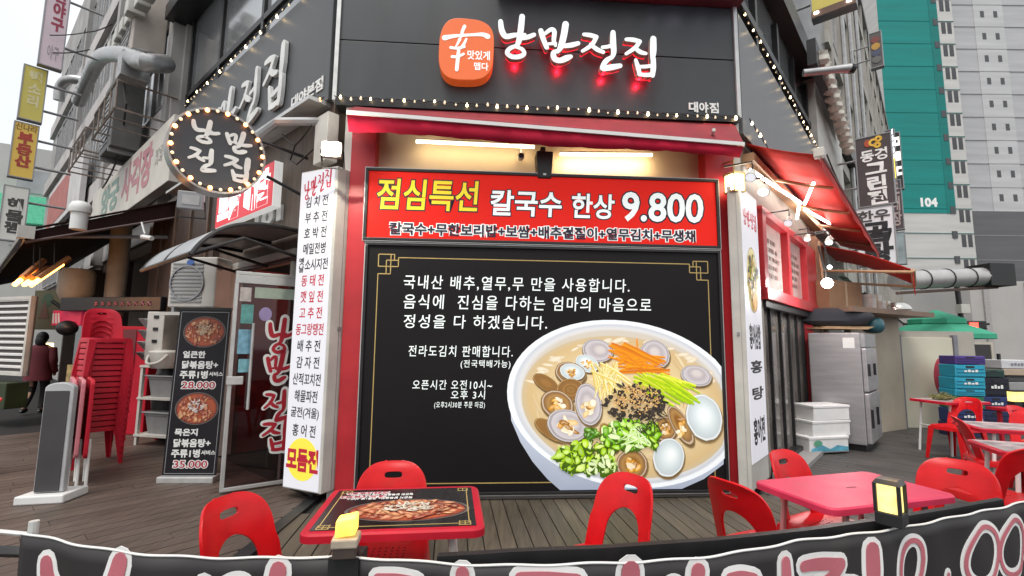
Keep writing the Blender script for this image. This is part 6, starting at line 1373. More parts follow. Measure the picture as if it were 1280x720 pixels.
# spot lamps and hanging lantern
for k, (px, py, d, lb) in enumerate(((938,222,-.25,'small disc spot lamp nearest the corner above the right menu pillar'),(954,240,-.22,'larger disc spot lamp above the right menu pillar'),(985,279,-.22,'disc spot lamp above the first red-framed window'),(1009,299,-.12,'disc spot lamp above the end of the red-framed windows'),(1036,303,-.45,'bright slanted lamp at the joint of the two red awnings'))):
    u, z = RP.uv(px, py, d); c = RP.pt(u, d, z); t = thing('spot_lamp', lb, 'lamp', c, 0, 'spot lamps along the right wall'); r_ = .05 if k != 1 else .062
    ax = Vector((-.45,-.5,-.75)).normalized(); s1 = ax.cross(Vector((0,0,1))).normalized(); s2 = s1.cross(ax)
    g = MB(); rows = [[tuple(c-ax*h+(s1*math.cos(a)+s2*math.sin(a))*r) for a in [2*math.pi*j/18 for j in range(18)]] for r, h in ((r_,0),(r_,.02),(r_*.55,.10),(r_*.2,.14))]; g.rings(rows); part('shade', g, M_offwhite, t, smooth=True)
    g = MB(); g.rings([[tuple(c+ax*h+(s1*math.cos(a)+s2*math.sin(a))*r) for a in [2*math.pi*j/18 for j in range(18)]] for r, h in ((r_*.86,.001),(r_*.86,.005))]); part('lens', g, mat('spot_lens', (1,1,1), .3, emit=.45, ecol=(.85,.92,1)), t)
    g = MB(); g.tube([tuple(c-ax*.12), tuple(c-ax*.12+Vector((0,0,.09))), tuple(RP.pt(u, -.02, z+.16))], .01, 5); part('arm', g, M_darkframe, t)
c = FP.pt(*[FP.uv(918,229,-.22)[0]], -.22, FP.uv(918,229,-.22)[1]); t = thing('wall_lantern', 'hanging square wall lantern with warm glow by the right red pillar', 'lamp', c)
q = Plane((c.x,c.y,0), 20); z = c.z
g = MB(q); g.box(-.06,.06,-.06,.06,z-.085,z+.075); part('glass', g, mat('warm_lantern_glass', (1,.85,.6), .4, emit=6, ecol=(1,.80,.50)), t)
g = MB(q)
for sx in (-1,1):
    for sy in (-1,1): g.box(sx*.064-.006,sx*.064+.006,sy*.064-.006,sy*.064+.006,z-.10,z+.08)
g.box(-.075,.075,-.075,.075,z+.078,z+.10); g.box(-.07,.07,-.07,.07,z-.105,z-.088); part('cage', g, mat('pale_brass', (.50,.38,.20), .4, .6), t)
g = MB(q); g.tube([(0,0,z+.1),(0,0,z+.24),(0,.22,z+.26)], .01, 6); part('bracket', g, mat('pale_brass', (.5,.38,.2)), t)
L = bpy.data.lights.new('lantern_light', 'POINT'); L.energy = 2.5; L.color = (1,.78,.48); L.shadow_soft_size = .08; lo = bpy.data.objects.new('lantern_light', L); COL.objects.link(lo); lo.location = q.pt(0,-.16,z)
c = at(1034, 354, 6.2); t = thing('bare_bulb', 'very bright bare white bulb beside the kitchen hut', 'lamp', c); g = MB(); g.ball(tuple(c), .065, n=12, m=8); part('bulb', g, mat('white_bulb', (1,1,1), .3, emit=40, ecol=(.95,.95,1)), t, smooth=True); g = MB(); g.tube([tuple(c+Vector((0,0,.04))), tuple(c+Vector((-.05,.05,.5)))], .012, 6); part('flex', g, M_wire, t)
L = bpy.data.lights.new('bulb_light', 'POINT'); L.energy = 22; L.color = (1,.96,.92); L.shadow_soft_size = .08; lo = bpy.data.objects.new('bulb_light', L); COL.objects.link(lo); lo.location = c+Vector((.02,-.12,-.05))
c = at(1037, 334, 6.4); t = thing('bare_bulb', 'smaller white bulb above the very bright one by the hut', 'lamp', c); g = MB(); g.ball(tuple(c), .028, n=10, m=6); part('bulb', g, mat('small_white_bulb', (1,1,1), .3, emit=10, ecol=(.8,.95,1)), t, smooth=True); g = MB(); g.tube([tuple(c+Vector((0,0,.03))), tuple(c+Vector((-.02,.05,.3)))], .01, 5); part('flex', g, M_wire, t)
# ---- kitchen hut
H = tp(RP, 'kitchen_hut', 'beige lean-to kitchen hut beyond the red framed windows', 'building', 5.2, -.4, 0)
M_hut = mat('beige_hut_board', (.42,.36,.28), .7, 0, .12, 2, .03)
h0 = onz(1104, 541, 0)
g = MB(RP); g.box(4.05, 4.9, -.05, .1, 0, 3.3); part('side_wall', g, mat('warm_plywood', (.36,.22,.13), .65, 0, .2, 3), H)
a = at(1096, 541, 8.4); b = at(1134, 541, 8.9); q = Plane((a.x,a.y,0), math.degrees(math.atan2(b.y-a.y, b.x-a.x))); w = math.hypot(b.x-a.x,b.y-a.y); zt_ = at(1110, 396, 8.6).z
g = MB(q); g.box(-.6, w, 0, .1, -.1, zt_); part('front_wall', g, M_hut, H)
za = at(1118,394,8.5).z; g = MB(q); g.box(-1.5, w+.12, -.5, .12, za-.03, za+.05); part('shelf_ledge', g, mat('brown_ledge', (.20,.13,.09), .6), H)
for px, py, py1, Y, wd, col, lb in ((1060,398,352,8.0,1.05,(.30,.18,.10),'big brown cardboard carton on top of the kitchen hut ledge'),(1098,394,368,8.4,.34,(.60,.57,.55),'white carton leaning on the kitchen hut ledge'),(1110,394,376,8.4,.26,(.56,.54,.52),'small white carton on the kitchen hut ledge')):
    c = at(px, py, Y); zt2 = at(px, py1, Y).z; q2 = Plane((c.x,c.y,0), 30); t = thing('carton', lb, 'box', c, 30, 'cartons on the hut ledge'); g = MB(q2); g.box(-wd/2,wd/2,0,.4,c.z,zt2); part('carton', g, mat('carton_'+str(int(col[0]*100)), col, .8, 0, .12, 4), t, bevel=.006); g = MB(q2); g.box(-wd/2-.001,wd/2+.001,-.002,.402,zt2-.06-.0,zt2-.055); g.box(-.03,.03,-.003,.403,c.z+.02,zt2+.003); part('tape', g, mat('packing_tape', (.40,.28,.16), .4), t)
c = at(1122, 388, 8.4); t = thing('steel_bowl', 'upturned steel bowl on the kitchen hut ledge', 'bowl', c); g = MB(); g.lathe([(.20,0),(.205,.015),(.19,.06),(.13,.12),(.06,.14),(.01,.14)], tuple(c), 22); part('body', g, mat('polished_steel', (.62,.60,.56), .2, .9), t, smooth=True); g = MB(); g.lathe([(.06,-.10),(.07,-.09),(.07,-.001),(.06,-.0)], tuple(c), 16); part('stand', g, M_white, t)
c = at(1060, 410, 7.3)
lump('dark_bag', 'dark bundle of bags on top of the grey fridge', 'bag', (c.x, c.y+.25, at(1060,397,7.5).z), (.55,.22,.15), mat('dark_blue_grey_cloth', (.03,.032,.04), .8))
c = at(1104, 408, 7.6); lump('teal_helmet', 'dark teal rounded tub at the end of the fridge top', 'tub', (c.x-.05,c.y+.15,c.z+.02), (.16,.16,.13), mat('dark_teal_plastic', (.02,.09,.11), .4), jit=0)
c = at(1052, 413, 7.2); t = thing('cardboard_sheets', 'loose flattened cardboard sheets on the fridge top', 'cardboard', c); 
g = MB()
for k in range(4): x = c.x-.25+.05*k; y = c.y+.1+.03*k; zz = 1.715+.012*k; g.hexa([(x,y,zz),(x+.8,y+.1,zz),(x+.7,y+.5,zz),(x-.05,y+.4,zz),(x,y,zz+.008),(x+.8,y+.1,zz+.012),(x+.7,y+.5,zz+.008),(x-.05,y+.4,zz+.03)])
part('sheets', g, mat('kraft_card', (.45,.30,.17), .8, 0, .2, 4), t)
# ---- fridge
c0, c1, c2 = onz(1018, 557, 0), onz(1089, 560, 0), onz(1104, 541, 0)
q = Plane((c0.x, c0.y, 0), -44); w = .70; zt_ = q.uv(1050, 416)[1]
F = thing('fridge', 'tall grey steel commercial fridge beside the kitchen hut', 'fridge', c0, q.az)
M_frg = mat('brushed_fridge_steel', (.40,.39,.40), .38, .5, .12, 2, stretch=(1,1,8))
dp = .98
g = MB(q); g.box(0, w-.06, 0, dp, .09, zt_); part('cabinet', g, M_frg, F, bevel=.01)
g = MB(q); g.box(.05, w-.08, .05, dp-.05, 0.0, .09); part('plinth', g, M_black, F)
for z0, z1 in ((.11, .80), (.82, zt_-.22)):
    for d0 in (.015, .49):
        g = MB(q); g.box(w-.058, w, d0, d0+.455, z0, z1); dr_ = part('door', g, M_frg, F, bevel=.012); g = MB(q); g.box(w+.001, w+.03, d0+.04, d0+.07, z0+.22, z1-.22); part('handle', g, M_darkframe, dr_)
g = MB(q); g.box(w-.058, w-.005, .015, dp-.015, zt_-.20, zt_-.01); part('top_panel', g, M_grey, F)
g = MB(q); g.box(w*.62, w*.82, -.003, 0, zt_-.22, zt_-.07); part('paper_note', g, M_white, F)
# foam boxes
def crate_box(name, label, cat, px0, px1, py0, py1, Y, m, dp=.3, rz=12, extra=None, grp=None, lid=True):
    c = at((px0+px1)/2, py1, Y); q = Plane((c.x, c.y, 0), rz); a = q.uv(px0, (py0+py1)/2); b = q.uv(px1, (py0+py1)/2); zt2 = q.uv((px0+px1)/2, py0)[1]
    t = thing(name, label, cat, c, rz, grp); g = MB(q); g.box(a[0], b[0], 0, dp, c.z, zt2); part('body', g, m, t, bevel=.012)
    if lid: g = MB(q); hh = (zt2-c.z); g.box(a[0]-.008, b[0]+.008, -.008, dp+.008, zt2-hh*.16, zt2+.004); part('lid', g, m, t, bevel=.008)
    if extra: extra(q, t, a[0], b[0], c.z, zt2)
    return t
M_foam = mat('white_foam', (.74,.74,.73), .8, 0, .05, 6)
def pr(q, t, u0, u1, z0, z1):
    g = MB(q); g.prism([(u0+.02,z0+.02),(u1-.02,z0+.02),(u1-.02,z0+.07),(u0+(u1-u0)*.7,z0+.10),(u0+(u1-u0)*.5,z0+.05),(u0+(u1-u0)*.3,z0+.11),(u0+.02,z0+.06)], -.0115, -.009); part('printed_waves', g, mat('blue_wave_print', (.10,.36,.48), .6, 0, .3, 9), t)
    g = MB(q); g.disc(u0+(u1-u0)*.2, -.0125, z0+(z1-z0)*.62, .07, .04, 14); part('printed_leaf', g, mat('green_print', (.10,.36,.22), .6), t)
crate_box('foam_box', 'printed white foam box with blue waves at the bottom by the fridge', 'box', 1012, 1061, 546, 566, 6.75, M_foam, .42, 14, pr, 'foam boxes beside the fridge')
crate_box('foam_box', 'plain white foam box in the middle of the pile by the fridge', 'box', 1016, 1063, 526, 546, 6.8, M_foam, .36, 16, None, 'foam boxes beside the fridge')
crate_box('foam_box', 'plain white foam box with two lids at the top of the pile by the fridge', 'box', 1017, 1062, 507, 526, 6.8, M_foam, .36, 15, None, 'foam boxes beside the fridge')
# hose and pipe on the corner of the red surround
t = tp(RP, 'rope_cable', 'beige twisted cable hanging down the corner of the red window frame', 'cable', 4.1, -.1, 1)
g = MB(RP); g.tube(cr([(4.0,-.1,3.2),(4.03,-.12,2.6),(4.0,-.11,2.1),(4.05,-.12,1.5),(3.98,-.12,.9)],6), .02, 6); part('cable', g, mat('beige_cable', (.52,.38,.24), .6), t)
# ---- beige door, hut wall and parasol
d0, d1 = at(1134, 536, 9.0), at(1204, 536, 9.0); q = Plane((d0.x,d0.y,0), 2); w = d1.x-d0.x; zt_ = at(1165, 422, 9.0).z
t = thing('shed', 'small beige shed with a plain door at the end of the terrace', 'shed', d0, 2)
g = MB(q); g.box(-.10, w+.45, .05, 1.2, -.05, zt_+.12); part('wall', g, mat('grey_beige_board', (.40,.37,.32), .7, 0, .1, 2), t)
g = MB(q); g.box(.02, w-.02, .0, .05, 0, zt_); dr_ = part('door', g, mat('cream_door', (.60,.57,.45), .5, 0, .06, 2), t, bevel=.006)
g = MB(q); g.tube([(w-.12,-.07,.98),(w-.02,-.07,.98)], .02, 8); g.tube([(w-.05,0,.98),(w-.05,-.07,.98)], .02, 8); part('handle', g, M_silver, dr_)
for x0_ in (-.07, w-.01): g = MB(q); g.box(x0_, x0_+.075, -.02, .05, 0, zt_+.05); part('door_jamb', g, mat('slate_blue_frame', (.20,.20,.23), .5), t)
c = at(1172, 418, 11.2); t = thing('green_parasol', 'green two-tiered parasol behind the beige shed', 'parasol', (c.x,c.y,-.02)); zz = c.z; zt2 = at(1172,392,11.2).z; n = 8
def tier(r0, r1, z0, z1):
    g = MB(); rows = [[(c.x+r*math.cos(2*math.pi*(k+.5)/n), c.y+r*math.sin(2*math.pi*(k+.5)/n), z) for k in range(n)] for r, z in ((r0,z0),(r0,z0+.10),(r0*.6+r1*.4,z0+.10+(z1-z0-.1)*.42),(r1,z1))]; g.rings(rows, caps=False); return g
o = part('canopy', tier(1.05,.45,zz-.10,zz+(zt2-zz)*.55), mat('sea_green_fabric', (.05,.36,.22), .75, 0, .1, 3), t); o.modifiers.new('thick','SOLIDIFY').thickness = .004
o = part('top_vent', tier(.55,.03,zz+(zt2-zz)*.5,zt2+.08), MATS['sea_green_fabric'], t); o.modifiers.new('thick','SOLIDIFY').thickness = .004
g = MB(); g.tube([(c.x,c.y,-.02),(c.x,c.y,zt2)], .025, 8); part('pole', g, M_white, t)
# crates
def crate(px0, px1, py0, py1, Y, name, col, label, mark=None):
    def ex(q, t, u0, u1, z0, z1):
        g = MB(q)
        for k in range(3): z = z0+(z1-z0)*(.12+.28*k); g.box(u0+.02, u1-.02, -.014, -.001, z, z+(z1-z0)*.05)
        part('side_rib', g, m, t)
        g = MB(q); g.box(u0+(u1-u0)*.36, u0+(u1-u0)*.64, -.006, .0, z1-(z1-z0)*.26, z1-(z1-z0)*.10); part('hand_hole', g, M_black, t)
        if mark:
            g = MB(q); n = 4
            for k in range(n): a = u0+(u1-u0)*(.28+.12*k); g.box(a, a+(u1-u0)*.085, -.017, -.012, z0+(z1-z0)*.42, z0+(z1-z0)*(.55+.06*(k % 2)))
            part('pale_mark', g, M_txtwhite, t)
    m = mat(name, col, .5, 0, .12, 5)
    return crate_box('drinks_crate', label, 'crate', px0, px1, py0, py1, Y, m, .36, -6, ex, 'stacked drinks crates', False)
YA = 8.1
crate(1194,1231,530,548,YA,'navy_crate_plastic',(.012,.02,.07),'navy crate at the very bottom of the coloured stack',True)
crate(1194,1231,512,529.6,YA,'blue_crate_plastic',(.018,.035,.13),'dark blue crate second from the bottom of the coloured stack',True)
crate(1194,1231,496,511.6,YA,'green_crate_plastic',(.02,.14,.06),'green crate in the coloured stack under the cyan ones',True)
crate(1194,1232,487,495.6,YA,'cyan_crate_plastic',(.02,.32,.46),'shallow cyan crate right above the green one')
crate(1194,1232,472,486.6,YA,'cyan_crate_plastic',(.02,.32,.46),'cyan crate in the middle of the three cyan ones',True)
crate(1194,1232,456,471.6,YA,'cyan_crate_plastic',(.02,.32,.46),'cyan crate directly beneath the purple one',True)
crate(1194,1232,445,455.6,YA,'purple_crate_plastic',(.07,.04,.22),'purple crate on top of the coloured stack')
crate(1230,1262,532,546,8.4,'navy_crate_plastic',(.012,.02,.07),'dark navy crate at the bottom of the right dark stack',True)
crate(1230,1262,514,531.6,8.4,'navy_crate_plastic',(.012,.02,.07),'navy crate second from the bottom of the right dark stack')
crate(1230,1262,496,513.6,8.4,'blue_crate_plastic',(.018,.035,.13),'dark blue crate with a white mark in the right dark stack',True)
crate(1229,1262,472,495.6,8.4,'black_navy_crate_plastic',(.010,.011,.022),'tall black crate near the top of the right dark stack',True)
crate(1229,1256,462,471.6,8.4,'dark_green_crate_plastic',(.03,.07,.06),'dark green crate on top of the right dark stack')
c = at(1181, 472, 8.7); t = thing('round_tabletop', 'round red tabletop leaning upright between the shed door and the crates', 'table', (c.x,c.y,.4), 0); q = Plane((c.x,c.y,0), 10); g = MB(q); rr = .36; g.rings([[(r*.55*math.cos(a), d, c.z+r*math.sin(a)) for a in [2*math.pi*k/28 for k in range(28)]] for r, d in ((rr-.02,-.005),(rr,0),(rr,.03),(rr-.02,.035))]); part('disc', g, mat('rose_red_plastic', (.42,.05,.08), .5), t, smooth=True); g = MB(q); g.tube([(0,.04,c.z-.3),(.1,.10,.0)], .02, 6); part('leg', g, M_redplastic2, t)
# shelves with boxes at the right edge
def rowbox(px0, px1, py0, py1, Y, col, label, nm, txt=None, cat='box'):
    def ex(q, t, u0, u1, z0, z1):
        if txt:
            g = MB(q)
            for k in range(5): a = u0+(u1-u0)*(.30+.11*k); g.box(a, a+(u1-u0)*.07, -.012, -.009, z0+(z1-z0)*.40, z0+(z1-z0)*(.62+.05*(k%2)))
            part('dark_mark', g, mat('grey_ink', (.2,.2,.24), .6), t)
    return crate_box(nm, label, cat, px0, px1, py0, py1, Y, mat(nm+'_'+str(int(col[0]*100)), col, .7, 0, .12, 4), .4, -6, ex, 'boxes on the right edge shelf', False)
S = thing('stock_shelf', 'dark stock shelf with boxes at the right edge behind the terrace', 'shelf', at(1290, 540, 8.8)); Y = 8.9
for zpx in (470, 492, 520):
    a, b = at(1258, zpx, Y), at(1350, zpx, Y); g = MB(); g.box(a.x, b.x, Y, Y+.45, a.z-.03, a.z); part('shelf', g, M_black, S)
for px in (1259, 1348):
    a = at(px, 470, Y); g = MB(); g.box(a.x-.02, a.x+.02, Y+.1, Y+.14, -.02, 1.35); part('upright', g, M_black, S)
rowbox(1252,1290,450,461,Y,(.60,.60,.62),'white box with grey marks on top at the right edge','stock_box',True); rowbox(1254,1290,461.4,469.5,Y,(.46,.36,.27),'brown and white carton under the white box at the right edge','stock_box')
rowbox(1262,1284,478,491.5,Y,(.30,.30,.30),'grey box on the middle of the right edge shelf','stock_box'); rowbox(1264,1300,506,519.5,Y,(.12,.03,.03),'dark red box low on the right edge shelf','stock_box')
for k, px in enumerate((1268, 1279)):
    c = at(px, 500, 7.2); t = thing('lantern', ('left' if k == 0 else 'right')+' one of two small glowing lanterns at the right edge before the crates', 'lantern', c-Vector((0,0,.1)), 0, 'small lit lanterns at the right edge'); g = MB(); g.box(c.x-.05,c.x+.05,c.y-.05,c.y+.05,c.z-.02,c.z+.12); part('lit_pane', g, mat('lantern_glow', (.5,.36,.16)), t); g = MB(); g.box(c.x-.055,c.x+.055,c.y-.055,c.y+.055,c.z-.10,c.z-.021); part('base', g, M_black, t); g = MB(); g.box(c.x-.06,c.x+.06,c.y-.06,c.y+.06,c.z+.121,c.z+.14); part('lid', g, M_black, t)
c = at(1274, 508, 7.25); g = MB(); g.box(c.x-.35, c.x+.35, c.y-.15, c.y+.15, c.z-.06, c.z-.02); g.box(c.x-.3,c.x-.26,c.y,c.y+.04,0,c.z-.06); g.box(c.x+.26,c.x+.3,c.y,c.y+.04,0,c.z-.06); tag(part('lantern_ledge', g, M_redplastic2), 'narrow red ledge carrying the two small lanterns at the right edge', 'ledge')
t = boxthing('shop_sign', 'dark sign box in a cream frame above the coloured crates', 'sign', 1180, 430, 1240, 450, 9.6, .3, mat('dark_sign_face', (.035,.028,.03), .4), None, rz=0)
q = Plane(tuple(t.location), 0); q.o.z = 0; a = q.uv(1178, 427); b = q.uv(1242, 452); g = MB(q); lightbox_frame(g, a[0], b[0], b[1], a[1], -.03, .1, .05); part('frame', g, mat('cream_frame', (.50,.46,.38), .6), t)
# ---- exhaust pipe and poles
a, b = at(1120, 351, 10.0), at(1245, 345, 10.6); t = thing('exhaust_pipe', 'long pale horizontal exhaust pipe ending in a square black mouth', 'pipe', a)
v = (b-a); g = MB(); rr = .20; g.tube([tuple(a), tuple(a+v*.3), tuple(a+v*.301), tuple(b-v*.1)], rr, 14); part('pipe', g, mat('pale_galvanised', (.46,.45,.44), .4, .4, .12, 3), t, smooth=True)
for f_ in (.25, .48, .70):
    c = a+v*f_; g = MB(); g.tube([tuple(c-v*.004), tuple(c+v*.004)], rr+.015, 14); part('clamp', g, M_darkframe, t)
c = b; q = Plane((c.x,c.y,0), 4); g = MB(q); g.box(-.42,.16,-.26,.26,c.z-.24,c.z+.24); part('mouth', g, M_black, t)
g = MB(); g.tube([tuple(a-Vector((0,0,.26))), tuple(b-Vector((0,0,.25)))], .035, 6); part('support_bar', g, mat('rust_bar', (.18,.12,.10), .6), t)
c = at(1203, 425, 13); t = thing('traffic_light', 'horizontal traffic signal with a red lamp on a dark pole', 'traffic light', (c.x,c.y,-.1)); zt_ = at(1200, 345, 13).z
g = MB(); g.tube([(c.x+.1,c.y,-.1),(c.x-.02,c.y,zt_)], .06, 8); part('pole', g, M_darkframe, t)
a, b = at(1130, 405, 13), at(1236, 405, 13); g = MB(); g.tube([tuple(a), tuple(b)], .035, 6); part('arm', g, M_darkframe, t)
a, b = at(1206, 401, 12.9), at(1232, 412, 12.9); g = MB(); g.box(a.x, b.x, 12.85, 13.05, b.z, a.z); part('signal_head', g, M_darkframe, t, bevel=.02)
a, b = at(1212, 403, 12.84), at(1223, 410, 12.84); g = MB(); g.box(a.x, b.x, 12.83, 12.845, b.z, a.z); part('red_lamp', g, mat('red_signal', (1,.05,.03), .4, emit=5, ecol=(1,.03,.02)), t)
c = at(1203, 386, 12.9); g = MB(); g.box(c.x-.12,c.x+.12,12.8,12.98,c.z-.12,c.z+.12); part('camera_box', g, M_offwhite, t)
# ---- signs on the right street
SPn = Plane(tuple(RP.pt(8, 0, 0)), -41)
def rsign(u0px, u1px, y0, y1, label, m, texts, q=SPn, th=.22, edge=None):
    a = q.uv(u0px, (y0+y1)/2); b = q.uv(u1px, (y0+y1)/2); zt2 = q.uv((u0px+u1px)/2, y0)[1]; zb = q.uv((u0px+u1px)/2, y1)[1]; w = b[0]-a[0]
    t = tp(q, 'projecting_sign', label, 'sign', (a[0]+b[0])/2, .1, zb, 'projecting signs over the right street'); g = MB(q); g.box(a[0], b[0], 0, th, zb, zt2); part('box', g, m, t, bevel=.01)
    g = MB(q); lightbox_frame(g, a[0]-.012, b[0]+.012, zb-.012, zt2+.012, -.012, th+.005, .025); part('frame', g, edge or M_grey, t)
    for s_, x0, x1, f0, f1, mm, bold in texts:
        g = MB(q); text(g, s_, a[0]+w*x0, a[0]+w*x1, zb+(zt2-zb)*f0, zb+(zt2-zb)*f1, -.014, bold, .004); part('lettering', g, mm, t, flipfix=False)
    for f_ in (.3,.7): g = MB(q); g.tube([(a[0]+.01, .1, zb+(zt2-zb)*f_), (a[0]-.6, .1, zb+(zt2-zb)*f_)], .025, 6); part('bracket', g, M_grey, t)
    return t, a[0], w, zb, zt2
M_ltw = mat('pale_sign_letter', (.72,.70,.68), .5, emit=.15)
M_brsg = mat('dark_brown_sign', (.075,.055,.058), .5, 0, .1, 3)
t, ua_, w, zb, zt2 = rsign(1071, 1117, 169, 257, 'dark brown hanging sign with an orange knot emblem and pale letters', M_brsg, [('동경', .14, .86, .64, .80, M_ltw, .03), ('그\n린\n전', .26, .80, .02, .60, M_ltw, .04)])
g = MB(SPn)
for cx, cz, r_, mm in ((.52,.90,.085,0),(.66,.94,.06,0),(.62,.855,.06,0)):
    x, z = ua_+w*cx, zb+(zt2-zb)*cz; stroke(g, [(x+w*r_*1.2*math.cos(a), z+w*r_*1.2*math.sin(a)) for a in [2*math.pi*k/10 for k in range(11)]], [w*.035]*11, -.016, -.012)
part('knot_emblem', g, mat('gold_orange_emblem', (.66,.40,.05), .5, emit=.2), t)
g = MB(SPn); x, z = ua_+w*.36, zb+(zt2-zb)*.90; g.disc(x, -.0155, z, w*.10, w*.13, 14); part('red_emblem', g, mat('red_emblem_print', (.5,.08,.03), .5), t)
rsign(1071, 1119, 259, 331, 'white hanging sign with black beef tripe soup letters', mat('white_hanging_sign', (.66,.66,.68), .5, 0, .04, 2, emit=.14), [('한우', .08, .90, .76, .95, M_dgr, .03), ('곱\n탕', .20, .90, .04, .72, M_txtblack, .05)])
SQ = Plane(tuple(RP.pt(14, 0, 0)), -41)
t, ua_, w, zb, zt2 = rsign(1108, 1120, 162, 222, 'narrow lit sign with white and yellow bars behind the dark brown sign', mat('dark_led_board', (.02,.02,.025), .5), [], SQ)
g = MB(SQ)
for k in range(5): z = zt2-(zt2-zb)*(.08+.13*k); g.hexa([(ua_+w*.05,-.02,z-.35),(ua_+w*.85,-.02,z),(ua_+w*.85,-.013,z),(ua_+w*.05,-.013,z-.35),(ua_+w*.05,-.02,z-.20),(ua_+w*.85,-.02,z+.15),(ua_+w*.85,-.013,z+.15),(ua_+w*.05,-.013,z-.20)])
part('white_bar', g, mat('cool_led', (1,1,1), .5, emit=1.6, ecol=(.85,.92,1)), t)
g = MB(SQ); z = zb+(zt2-zb)*.16; g.box(ua_+w*.1, ua_+w*.8, -.02, -.013, z-.3, z+.4); part('yellow_bar', g, mat('yellow_led', (1,.8,.1), .5, emit=.9, ecol=(1,.68,.05)), t)
rsign(1119, 1127, 165, 236, 'tall narrow dark sign with small white and yellow squares', mat('dark_led_board', (.02,.02,.025)), [('ㅁ\nㄹ\nㄷ', .15, .85, .25, .9, mat('cool_led_soft', (1,1,1), .5, emit=.8, ecol=(1,.95,.8)), .06)], SQ)
rsign(1112, 1128, 225, 287, 'dark hanging sign with faded letters behind the white soup sign', mat('dull_violet_board', (.10,.07,.08), .5, 0, .2, 3), [('도\n매\n장', .15, .85, .08, .94, mat('dull_pink_white_letter', (.5,.38,.36), .5), .03)], SQ)
rsign(1118, 1132, 290, 330, 'pale grey hanging sign low on the far right street', mat('pale_blue_grey_board', (.36,.42,.44), .5, 0, .25, 3), [], SQ)
rsign(1186, 1206, 402, 427, 'white sign with one black tripe letter behind the traffic pole', mat('white_hanging_sign', (.66,.66,.68)), [('곱', .2, .85, .12, .85, M_txtblack, .04)], Plane(tuple(at(1195,414,15)*1.0)[:2]+(0,), -20))
SR = Plane(tuple(RP.pt(15, 0, 0)), -41)
t, ua_, w, zb, zt2 = rsign(1087, 1103, 40, 84, 'dark vertical sign with four coloured discs high on the right facade', mat('dusty_dark_board', (.11,.10,.10), .6), [], SR)
for k, cc in enumerate(((.22,.06,.05),(.55,.30,.06),(.08,.09,.15),(.16,.16,.15))):
    g = MB(SR); z = zt2-(zt2-zb)*(.22+.19*k); g.disc(ua_+w*.5, -.016, z, w*.36, w*.36, 18); part('disc', g, mat('disc_print_%d' % k if False else 'disc_'+('red','amber','navy','grey')[k], cc, .6), t)
SY = Plane(tuple(RP.pt(5.5, 0, 0)), -41)
t, ua_, w, zb, zt2 = rsign(1012, 1068, -60, 15, 'yellow sign with a brown lower edge at the top of the right street', mat('yellow_brown_sign', (.55,.46,.10), .5, 0, .1, 2, emit=.15), [], SY)
g = MB(SY); g.box(ua_, ua_+w, -.03, -.013, zb, zb+.14); part('brown_edge', g, mat('brown_sign_edge', (.16,.09,.06), .6), t)
for f_ in (.12, .86):
    g = MB(SY); g.box(ua_+w*f_-.04, ua_+w*f_+.04, -.06, -.03, zb+.06, zb+.10); part('edge_lamp', g, mat('edge_lamp', (1,1,1), .4, emit=5, ecol=(1,.95,.9)), t)
# paper lanterns under the black band, CCTV
t = tp(RP, 'paper_lanterns', 'strip of crumpled pale paper lanterns under the black band of the right facade', 'lanterns', 5.5, -.3, 6)
a = RP.uv(1026, 74, -.25); b = RP.uv(1060, 186, -.25)
for k in range(12):
    f_ = k/11; u = a[0]+(b[0]-a[0])*f_; z = a[1]+(b[1]-a[1])*f_; g = MB(RP); n = 9
    g.rings([[(u+r*math.cos(2*math.pi*j/n)*random.uniform(.8,1.15), -.25+r*math.sin(2*math.pi*j/n)*random.uniform(.8,1.15), z+h) for j in range(n)] for r, h in ((.06,-.13),(.13,-.06),(.12,.03),(.14,.10),(.05,.14))]); part('lantern', g, mat('crumpled_paper', (.58,.55,.48), .8, 0, .15, 6), t)
g = MB(RP); g.box(a[0]-.4, b[0]+.4, -.24, -.10, a[1]-.25, a[1]+.22); part('backing', g, M_black, t)
p = RP.uv(1042, 87, -.5); t = tp(RP, 'security_camera', 'grey dome-ended security camera on an arm above the right street', 'camera', p[0], -.5, p[1]); g = MB(RP); g.tube([(p[0]-.2,-.10,p[1]),(p[0],-.5,p[1]),(p[0]+.1,-.72,p[1]-.02)], [.06,.06,.08], 10); part('body', g, M_steelpipe, t, smooth=True); g = MB(RP); g.tube([(p[0]+.1,-.72,p[1]-.02),(p[0]+.13,-.78,p[1]-.05)], [.085,.06], 10); part('lens', g, M_black, t)
# ---- long right building
N = tp(RP, 'street_building', 'long beige grey building lining the right street beyond the restaurant', 'building', 22, 3, 0)
M_rb = mat('streaky_beige_render', (.34,.325,.30), .85, 0, .2, .8, .04, stretch=(1,1,.3))
g = MB(RP); g.box(9.0, 44, .25, 9, -.1, 17.4); part('wall', g, M_rb, N)
g = MB(RP)
for u in [9.5+2.3*k for k in range(15)]: g.box(u, u+.22, .10, .26, 3.2, 17.3)
part('pilaster', g, mat('pale_render', (.42,.40,.36), .8, 0, .15, 1), N)
g = MB(RP)
for z in (3.2, 6.3, 9.4, 12.5, 15.6): g.box(9, 44, .12, .255, z, z+.35)
part('floor_band', g, MATS['pale_render'], N)
facade_windows(RP, N, [10.0+2.3*k for k in range(14)], [4.0, 7.1, 10.2, 13.3], 1.5, 1.7, .25, MATS['aluminium_frame'], mat('mauve_grey_glass', (.16,.14,.15), .12, .2, .3, .6), 2)
for u in (11.8, 14.1, 17.0):
    g = MB(RP); g.tube([(u,.05,3),(u,.05,17)], .06, 6); part('drainpipe', g, M_steelpipe, N)
g = MB(RP); g.box(8.9, 44.2, .05, 9.1, 17.3, 17.6); part('parapet', g, M_concrete, N)
